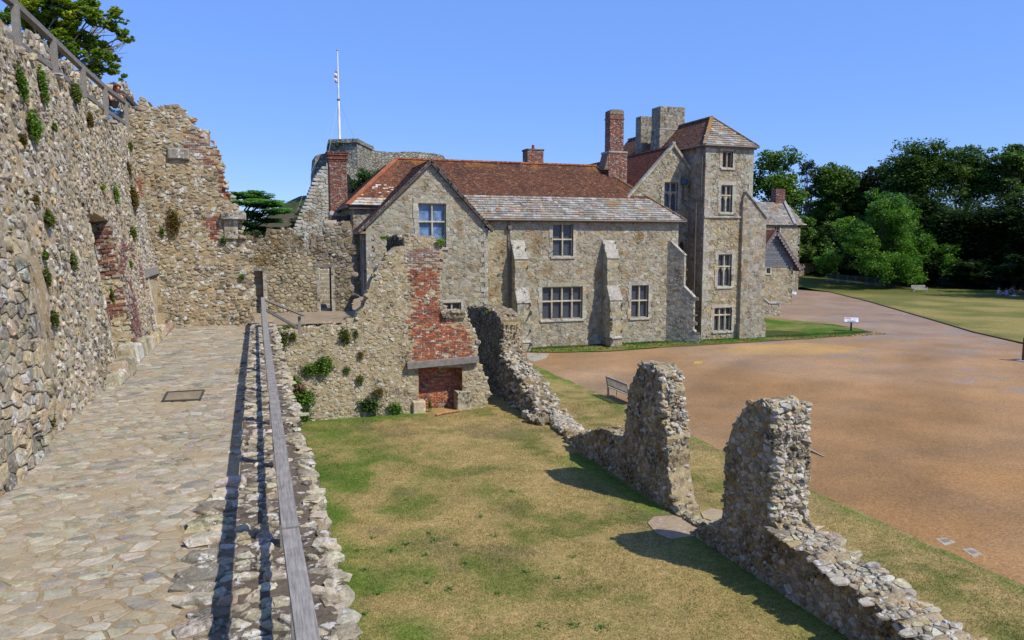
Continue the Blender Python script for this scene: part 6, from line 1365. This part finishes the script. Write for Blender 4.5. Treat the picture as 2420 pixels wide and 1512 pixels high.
for k_, L in enumerate(([(716, 492, 9), (706, 505, 10), (696, 522, 12), (686, 540, 12), (700, 540, 14), (712, 520, 12), (690, 556, 12)], [(560, 545, 12), (585, 556, 14), (605, 552, 10), (572, 560, 10)])):
    tree('heath_shrub', ['brown and green heath shrubs along the edge of the mound beside the pale stair wall', 'small leafy shrub growing on top of the wall under the cedar'][k_], tuple(PY(L[-1][0], 565, (80, 37)[k_])), pxblobs(L, (80, 37)[k_], .8, .4), 2600, (.2, .08)[k_], [(.08, .10, .03), (.10, .07, .05), (.05, .09, .02)], 243 + k_, trunk_r=.06, group='shrubs on the mound', mat='leaf', limbs=3)
# the tree above the left wall
tl = [(40, 18, 34), (95, 25, 36), (150, 22, 34), (205, 8, 26), (120, 62, 34), (175, 60, 30), (222, 48, 26), (262, 18, 18), (80, 62, 26), (150, 105, 30), (200, 95, 26), (235, 110, 24), (258, 60, 20), (290, 78, 18), (302, 92, 13), (250, 148, 24), (220, 160, 22), (268, 168, 18), (290, 182, 12), (190, 135, 20), (285, 45, 13), (238, 182, 16), (20, 50, 20), (275, 130, 13), (300, 62, 10)]
tree('ash_tree', 'yellow green tree with pale twisting branches above the parapet at top left', tuple(PY(70, 190, 36)), pxblobs(tl, 36, .8, 1.0), 19000, .17, [(.20, .29, .03), (.13, .22, .025), (.26, .31, .035), (.08, .16, .02)], 250, trunk_r=.16, bark=(.30, .27, .22), group='trees behind the castle walls', limbs=22, twigs=3, mat='leaf', sub=22, spread=.26, fork=.1)
# plants rooted in the walls
GP = [(.09, .19, .03), (.13, .24, .04), (.17, .26, .05)]; RP = [(.19, .14, .045), (.15, .16, .045), (.24, .13, .05)]; OP = [(.12, .17, .04), (.16, .18, .05)]; LP = [(.20, .34, .04), (.26, .40, .05)]
def plant(fr, x, y, w_, h_, lab, pals=GP, n=None, name='wall_plant', cat='plant', size=None, out=.5, seed=[300]):
    seed[0] += 1; rg = np.random.default_rng(seed[0]); u, v = fr.px(x, y); k = depth(fr.m(u, v)) / F_; c = fr.m(u, v); n = int((n or int(90 + w_ * h_ * .55)) * 1.6); size = size or max(.05, min(w_, h_) * k * .19)
    W_, H_ = w_ * k / 2, h_ * k / 2; m_ = max(4, int(n / 30)); su = rg.normal(0, .26, m_) * W_; sv = rg.normal(0, .26, m_) * H_; i = rg.integers(0, m_, n)
    uu = su[i] + rg.normal(0, .38, n) * W_; vv = sv[i] + rg.normal(0, .38, n) * H_; dd = np.abs(rg.normal(0, .55, n)) * min(W_, H_) * out + .05
    a = Acc(); pals = np.array(pals); leaves(a, fr.m(u + uu, v + vv, dd), size, pals[rg.integers(0, len(pals), m_)][i] * rg.uniform(.75, 1.25, (n, 1)), rg, .4)
    st = [fr.m(u, v - H_ * .3, 0)]
    for j in range(m_): tube(a, [st[0], fr.m(u + su[j] * .5, v + sv[j] * .5 - H_ * .1, .04), fr.m(u + su[j], v + sv[j], .1)], .006, (.12, .09, .05), 3, False)
    o_far = np.argsort(-(np.abs(uu) / W_ + np.abs(vv) / H_))[:12]
    for j in o_far: tube(a, [st[0], fr.m(u + uu[j] * .6, v + vv[j] * .6, .05), fr.m(u + uu[j], v + vv[j], dd[j])], .005, (.12, .09, .05), 3, False)
    o = a.build(name, M['leaf']); tag(o, lab, cat, 'plants rooted in the ruined walls'); return o
for A in ((40, 198, 34, 62, 'dark ivy patch nearest the left edge, high on the tall wall', GP, None, 'ivy'), (92, 205, 26, 82, 'long trailing ivy strand right of the first ivy patch', GP, None, 'ivy'), (68, 300, 46, 56, 'large bushy clump hanging below the first ivy patch', GP), (45, 330, 20, 22, 'reddish tuft at the foot of the large bushy clump', RP),
          (168, 220, 44, 40, 'bushy plant just under the guard rail', OP), (205, 285, 26, 36, 'brownish tuft below the middle of the guard rail', RP), (348, 385, 46, 34, 'broad green bush high on the wall above the brick strip', GP), (302, 345, 20, 20, 'small tuft left of the broad green bush', OP), (395, 335, 34, 18, 'low green tuft where the wall meets the gable', GP), (398, 422, 30, 48, 'upright dark bush on the joint of wall and gable', GP),
          (268, 460, 26, 44, 'bright lime green creeper in the middle of the wall', LP, 260), (238, 442, 30, 14, 'thin creeper strand left of the lime green creeper', LP, 90), (300, 400, 14, 42, 'rusty hanging tuft above the brick strip', RP), (310, 468, 30, 50, 'rusty brown plant hanging beside the brick strip', RP), (308, 550, 36, 26, 'rounded green bush standing out over the brick pier', OP), (302, 626, 18, 18, 'small green tuft on the face of the brick pier', GP),
          (105, 518, 36, 34, 'olive bush half way up the left part of the wall', OP), (75, 470, 18, 22, 'brown tuft above the olive bush', RP), (98, 605, 16, 20, 'small green tuft below the olive bush', GP), (165, 620, 20, 34, 'upright brown green tuft in the middle of the near wall', OP), (102, 655, 20, 40, 'olive tuft low on the near wall', OP), (118, 755, 26, 32, 'olive tuft low on the near wall above the path', OP), (105, 978, 28, 60, 'red and green tuft at the foot of the near wall', RP), (258, 700, 12, 36, 'thin green strand beside the dressed corner stones', OP), (375, 478, 14, 24, 'small tuft above the doorway', GP), (120, 300, 14, 18, 'single small tuft on bare stone below the guard rail', GP)):
    plant(LW, *A[:5], A[5], A[6] if len(A) > 6 else None, A[7] if len(A) > 7 else 'wall_plant')
for A in ((410, 525, 24, 56, 'rusty green plant hanging high on the broken gable', RP), (383, 548, 10, 20, 'small green tuft left of the hanging plant on the gable', GP), (528, 567, 16, 14, 'green tuft on the ledge at the edge of the gable', GP), (570, 654, 12, 14, 'lone green tuft low on the right of the gable', GP)): plant(CW, *A)
for A in ((815, 790, 24, 26, 'olive tuft hanging from the top of the low fireplace wall', OP), (841, 786, 10, 18, 'small tuft right of the hanging olive tuft', OP), (733, 873, 34, 26, 'left ivy patch in the middle of the low wall', GP, 420), (768, 862, 36, 40, 'right ivy patch in the middle of the low wall', GP, 560), (820, 873, 16, 16, 'small green tuft right of the ivy', GP), (850, 895, 18, 24, 'olive tuft on bare mortar right of the ivy', OP), (852, 838, 14, 20, 'olive brown tuft above the bare mortar', RP),
          (874, 955, 46, 34, 'spiky dark green plant at the foot of the wall left of the hearth', [(.05, .10, .02), (.07, .12, .03)], 500), (893, 925, 26, 20, 'loose brownish plant above the spiky one', RP), (933, 963, 28, 30, 'round leafy green plant nearest the hearth', GP, 420), (1040, 572, 20, 18, 'bright green plant on top of the chimney breast', LP), (1014, 955, 10, 30, 'thin plant growing inside the hearth', OP), (905, 562, 22, 10, 'yellow green tuft on the left of the chimney top', LP),
          (672, 800, 22, 46, 'yellow green plant hanging below the end of the handrail', OP, 300), (693, 795, 16, 22, 'small olive plant beside the hanging yellow one', OP), (690, 905, 40, 34, 'green plant filling the corner below the walk', GP, 420), (710, 940, 60, 40, 'large leafy plant with pink flowers in the corner', GP, 700), (705, 980, 50, 32, 'dark green plant at the bottom of the corner by the lawn', GP, 520), (705, 925, 30, 40, 'pale green strand in the corner', OP)): plant(FW, *A)
o_ = plant(FW, 705, 915, 34, 26, 'scatter of pink valerian flowers in the corner below the walk', [(.45, .08, .22), (.5, .12, .28)], 60, 'flowering_plant', 'flowers', size=.07, out=1.2)
for A in ((1155, 738, 26, 12, 'grassy tuft on the crest of the shaded wall', LP, 240), (1215, 760, 46, 14, 'yellow green plants on the near crest of the shaded wall', LP, 420)): plant(Fr((0, 33, -.3), (1, 0, 0), (0, 0, 1)), *A)
plant(fS(44.2), 1222, 584, 9, 7, 'small green tuft on the sloping cap of the left buttress', GP, 80)
plant(fS(44.), 798, 605, 34, 26, 'dark bush in the shade at the left end of the hall', [(.03, .06, .015)], 500)
# weeds and grass of the inner lawn
a = Acc(); rg = np.random.default_rng(400); n = 230000
y = 5.5 + 26 * rg.random(n) ** 1.1; x = rg.uniform(.65, 14.5, n); k = ~((x > 9.3) & (x < 11.2) & (y < 24)) & (y < 29.2); x, y = x[k], y[k]; n = len(x)
dens = fbm(x * 1.5, y * 1.5, 0, 51); k = rg.random(n) < np.clip((dens - .2) * 2.2, .15, 1); x, y = x[k], y[k]; n = len(x); c = lawncol(x, y) * rg.uniform(.75, 1.35, (n, 1)) * np.array([1.02, 1.06, .9])
h_ = rg.uniform(.02, .055, n) * (1 + .9 * (x < 1.1)); an = rg.uniform(0, 6.28, n); w_ = rg.uniform(.005, .010, n); lx, ly = rg.normal(0, .02, n), rg.normal(0, .02, n); z = np.full(n, GZ)
V = np.stack([np.stack([x - np.cos(an) * w_, y - np.sin(an) * w_, z], 1), np.stack([x + np.cos(an) * w_, y + np.sin(an) * w_, z], 1), np.stack([x + lx, y + ly, z + h_], 1)], 1)
a.add(V.reshape(-1, 3), np.arange(n * 3).reshape(n, 3), c * 1.1); tag(a.build('grass_blades', M['leaf']), 'short dry grass of the inner lawn between the walk and the pillars', 'grass', kind='stuff')
a = Acc(); W = [(1015, 1258), (1078, 1286), (862, 1345), (1060, 1390), (1355, 1315), (1350, 1475), (960, 1285), (1005, 1310), (1010, 1375), (1170, 1265), (1320, 1365), (1275, 1475), (845, 1300), (880, 1270), (1625, 1195), (1680, 1160), (925, 1300), (1240, 1350), (1100, 1330), (860, 1450), (1420, 1480), (1135, 1220), (1030, 1275), (960, 1180), (1210, 1160), (895, 1400), (1175, 1400)]
for (x, y) in W:
    p = PZ(x, y, GZ + .02); m_ = 34; r_ = np.abs(rg.normal(0, .08, m_)) * rg.uniform(.6, 1.5); an = rg.uniform(0, 6.28, m_); leaves(a, np.stack([p[0] + r_ * np.cos(an), p[1] + r_ * np.sin(an), GZ + .015 + rg.uniform(0, .03, m_)], 1), .05, np.array((.09, .19, .04)) * rg.uniform(.7, 1.3, (m_, 1)), rg, 1.)
tag(a.build('lawn_weeds', M['leaf']), 'flat rosettes of green weeds dotted over the dry lawn', 'weeds', kind='stuff')
a = Acc(); n = 9000; x = rg.uniform(16.5, 45, n); y = np.where(rg.random(n) < .6, rg.uniform(44.5, 45.4, n), rg.uniform(43, 46, n)); k = (x < 30) | (y < 45.2); x, y = x[k], y[k]; n = len(x)
leaves(a, np.stack([x, y, np.full(n, GZ + .05)], 1), .09, np.array((.06, .12, .02)) * rg.uniform(.7, 1.4, (n, 1)), rg, 0); tag(a.build('verge_grass', M['leaf']), 'longer green grass along the foot of the hall', 'grass', kind='stuff')
# ================================================================== PEOPLE
def skin(name, V, E, Rr, mat, col, parent=None, sub=2):
    me = bpy.data.meshes.new(name); me.from_pydata([tuple(map(float, v)) for v in V], E, []); o = bpy.data.objects.new(name, me); SC.collection.objects.link(o)
    m = o.modifiers.new('skin', 'SKIN'); m.use_smooth_shade = True
    if not me.skin_vertices: me.attributes  # the modifier adds its layer below
    bpy.context.view_layer.objects.active = o
    lay = me.skin_vertices[0].data if me.skin_vertices else None
    if lay is None:
        bpy.ops.mesh.customdata_skin_add(); lay = me.skin_vertices[0].data
    for i, r_ in enumerate(Rr): lay[i].radius = (r_, r_) if not hasattr(r_, '__len__') else r_; lay[i].use_root = (i == 0)
    s_ = o.modifiers.new('sub', 'SUBSURF'); s_.levels = s_.render_levels = sub
    dg = bpy.context.evaluated_depsgraph_get(); me2 = bpy.data.meshes.new_from_object(o.evaluated_get(dg)); o.modifiers.clear(); o.data = me2; bpy.data.meshes.remove(me)
    me2.name = name; n = len(me2.loops); at = me2.attributes.get('Col') or me2.attributes.new('Col', 'FLOAT_COLOR', 'CORNER')
    at.data.foreach_set('color', np.tile((*col, 1.), n).astype(np.float32)); me2.materials.clear(); me2.materials.append(M[mat]); o.parent = parent; return o
SK = (.50, .30, .21)
def person(label, J, top, legs, hair, loc, ang, skirt=False, pony=False, group=None):
    """J: named joints in metres; the figure faces -y before it is turned"""
    t = thing('person', label, 'person', group=group); names = ['hip', 'waist', 'chest', 'neck', 'head', 'crown']
    V = [J[n_] for n_ in names]; Rr = [(.13, .11), (.11, .09), (.13, .10), .05, .085, .07]; E = [(i, i + 1) for i in range(5)]
    for s_ in ('l', 'r'):
        i = len(V); V += [J['sh' + s_], J['el' + s_], J['wr' + s_], J['ha' + s_]]; Rr += [.055, .040, .028, .035]; E += [(2, i), (i, i + 1), (i + 1, i + 2), (i + 2, i + 3)]
        i = len(V); V += [J['hp' + s_], J['kn' + s_], J['an' + s_], J['to' + s_]]; Rr += [.085, .055, .038, .035]; E += [(0, i), (i, i + 1), (i + 1, i + 2), (i + 2, i + 3)]
    skin('body', V, E, Rr, 'skin', SK, t)
    V = [J['hip'], J['waist'], J['chest']]; V2 = V + [np.array(J['chest']) * .6 + np.array(J['neck']) * .4]; skin('shirt', V2 + [J['shl'], J['shr']], [(0, 1), (1, 2), (2, 3), (2, 4), (2, 5)], [(.145, .125), (.125, .105), (.145, .115), .09, .07, .07], 'cloth', top, t)
    V = [J['hip']]; E = []; Rr = [(.15, .13)]
    for s_ in ('l', 'r'): i = len(V); V += [J['hp' + s_], J['kn' + s_], np.array(J['kn' + s_]) * .2 + np.array(J['an' + s_]) * .8]; Rr += [.10, .072, .055]; E += [(0, i), (i, i + 1), (i + 1, i + 2)]
    skin('trousers' if not skirt else 'skirt', V, E, Rr, 'cloth', legs, t)
    hd = np.array(J['head']); cr = np.array(J['crown']); a = Acc(); rg = np.random.default_rng(3); bk = np.array(J.get('back', (0, .05, 0)))
    C = [hd * .35 + cr * .65 + bk * .7, hd + bk]; boulders(a, C, [(.105, .11, .085), (.10, .085, .10)], [hair] * 2, rg, 0)
    if pony:
        for k in range(9): boulders(a, [hd + bk * 1.9 + np.array((.0, .035 * min(k, 3), -.05 * k + .04))], [(.05, .05, .05)], [np.array(hair) * rg.uniform(.8, 1.2)], rg, .5)
    a.build('hair', M['cloth'], t)
    if pony: a = Acc(); boulders(a, [hd + bk * 1.9 + (0, -.01, .07)], [(.05, .045, .045)], [(.10, .50, .55)], rg, .2); a.build('hair_tie', M['cloth'], t)
    a = Acc(); f_ = hd - bk / (np.linalg.norm(bk) + 1e-6) * .085; boulders(a, [f_ + (0, 0, .0)], [(.014, .022, .02)], [SK], rg, 0); boulders(a, [f_ + (.032, 0, .02), f_ + (-.032, 0, .02)], [(.012, .008, .009)] * 2, [(.05, .04, .04)] * 2, rg, 0); boulders(a, [f_ + (0, 0, -.045)], [(.022, .008, .007)], [(.35, .12, .10)], rg, 0); a.build('face', M['skin'], t)
    for s_ in ('l', 'r'):                                             # five separate fingers on each hand
        h = np.array(J['ha' + s_]); w_ = np.array(J['wr' + s_]); d = (h - w_) / (np.linalg.norm(h - w_) + 1e-6); sd = np.cross(d, (0, 0, 1)); sd /= np.linalg.norm(sd) + 1e-6; a = Acc()
        for k, L_ in enumerate((.065, .075, .07, .055)): b0 = h + sd * (k - 1.5) * .019; tube(a, [b0, b0 + d * L_ * .6 + (0, 0, -.008), b0 + d * L_ + (0, 0, -.03)], [.0095, .0085, .007], SK, 6)
        b0 = h - d * .03 - sd * .035; tube(a, [b0, b0 - sd * .025 + d * .02, b0 - sd * .03 + d * .05 + (0, 0, -.01)], [.011, .0095, .008], SK, 6); a.build('hand', M['skin'], t)
    t.location = tuple(map(float, loc)); t.rotation_euler = (0, 0, ang); return t
def standing_lean():
    return dict(hip=(0, 0, .92), waist=(0, -.04, 1.06), chest=(0, -.14, 1.28), neck=(0, -.22, 1.43), head=(0, -.29, 1.52), crown=(0, -.31, 1.62), back=(0, .05, 0), shl=(.17, -.18, 1.36), shr=(-.17, -.18, 1.36),
                ell=(.22, -.33, 1.14), elr=(-.22, -.33, 1.14), wrl=(.10, -.48, 1.26), wrr=(-.10, -.48, 1.26), hal=(.06, -.53, 1.32), har=(-.06, -.53, 1.32), hpl=(.09, 0, .88), hpr=(-.09, 0, .88), knl=(.10, -.05, .48), knr=(-.12, .0, .48), anl=(.10, .02, .08), anr=(-.14, .05, .08), tol=(.11, -.13, .03), tor=(-.15, -.1, .03))
def sitting():
    return dict(hip=(0, 0, .12), waist=(0, -.01, .27), chest=(0, -.06, .48), neck=(0, -.10, .62), head=(0, -.13, .72), crown=(0, -.13, .82), back=(0, .05, 0), shl=(.17, -.08, .55), shr=(-.17, -.08, .55), ell=(.24, -.18, .34), elr=(-.24, -.2, .34), wrl=(.16, -.38, .26), wrr=(-.14, -.38, .22), hal=(.12, -.45, .25), har=(-.10, -.45, .2), hpl=(.1, -.05, .12), hpr=(-.1, -.05, .12), knl=(.22, -.42, .3), knr=(-.22, -.45, .14), anl=(.1, -.68, .07), anr=(.06, -.52, .07), tol=(.08, -.82, .05), tor=(.18, -.62, .05))
p = PX(267, 258, -4.0); person('person with red brown ponytail, dark top and jeans leaning on the guard rail', standing_lean(), (.035, .035, .045), (.13, .25, .48), (.16, .05, .025), (p[0], p[1], p[2] - .94), R(38), pony=True)
for (x, y, lab, top, leg, hair, an) in ((2357, 697, 'leftmost picnicker, in pale blue, sitting side on in the shade', (.40, .45, .62), (.45, .3, .25), (.25, .16, .1), 70), (2379, 698, 'picnicker in a lilac top sitting with their back turned', (.48, .28, .60), (.45, .28, .55), (.06, .04, .03), 200), (2388, 694, 'dark haired picnicker half hidden behind the lilac top', (.12, .1, .13), (.1, .1, .15), (.04, .03, .03), 330), (2408, 696, 'picnicker in a bright orange top bending forward at the right edge', (.75, .14, .02), (.1, .1, .12), (.05, .03, .02), 60)):
    p = PZ(x, y, GZ + .02); t = person(lab, sitting(), top, leg, hair, (p[0], p[1], GZ + .02), R(an), group='people picnicking on the far lawn'); t.scale = (1.12,) * 3
p = PZ(2397, 699, GZ + .03); a = Acc(); box(a, fT(GZ + .03), p[0] - .5, p[0] + .5, p[1] - .35, p[1] + .35, -.01, .02, (.6, .62, .66)); [box(a, fT(GZ + .05), p[0] + dx, p[0] + dx + .16, p[1] + dy, p[1] + dy + .12, 0, .1, c_) for dx, dy, c_ in ((-.3, 0, (.7, .7, .7)), (.1, -.2, (.5, .2, .15)), (.2, .1, (.7, .7, .72)))]
tag(a.build('picnic_blanket', M['cloth']), 'pale blanket with food boxes spread between the picnickers', 'blanket')
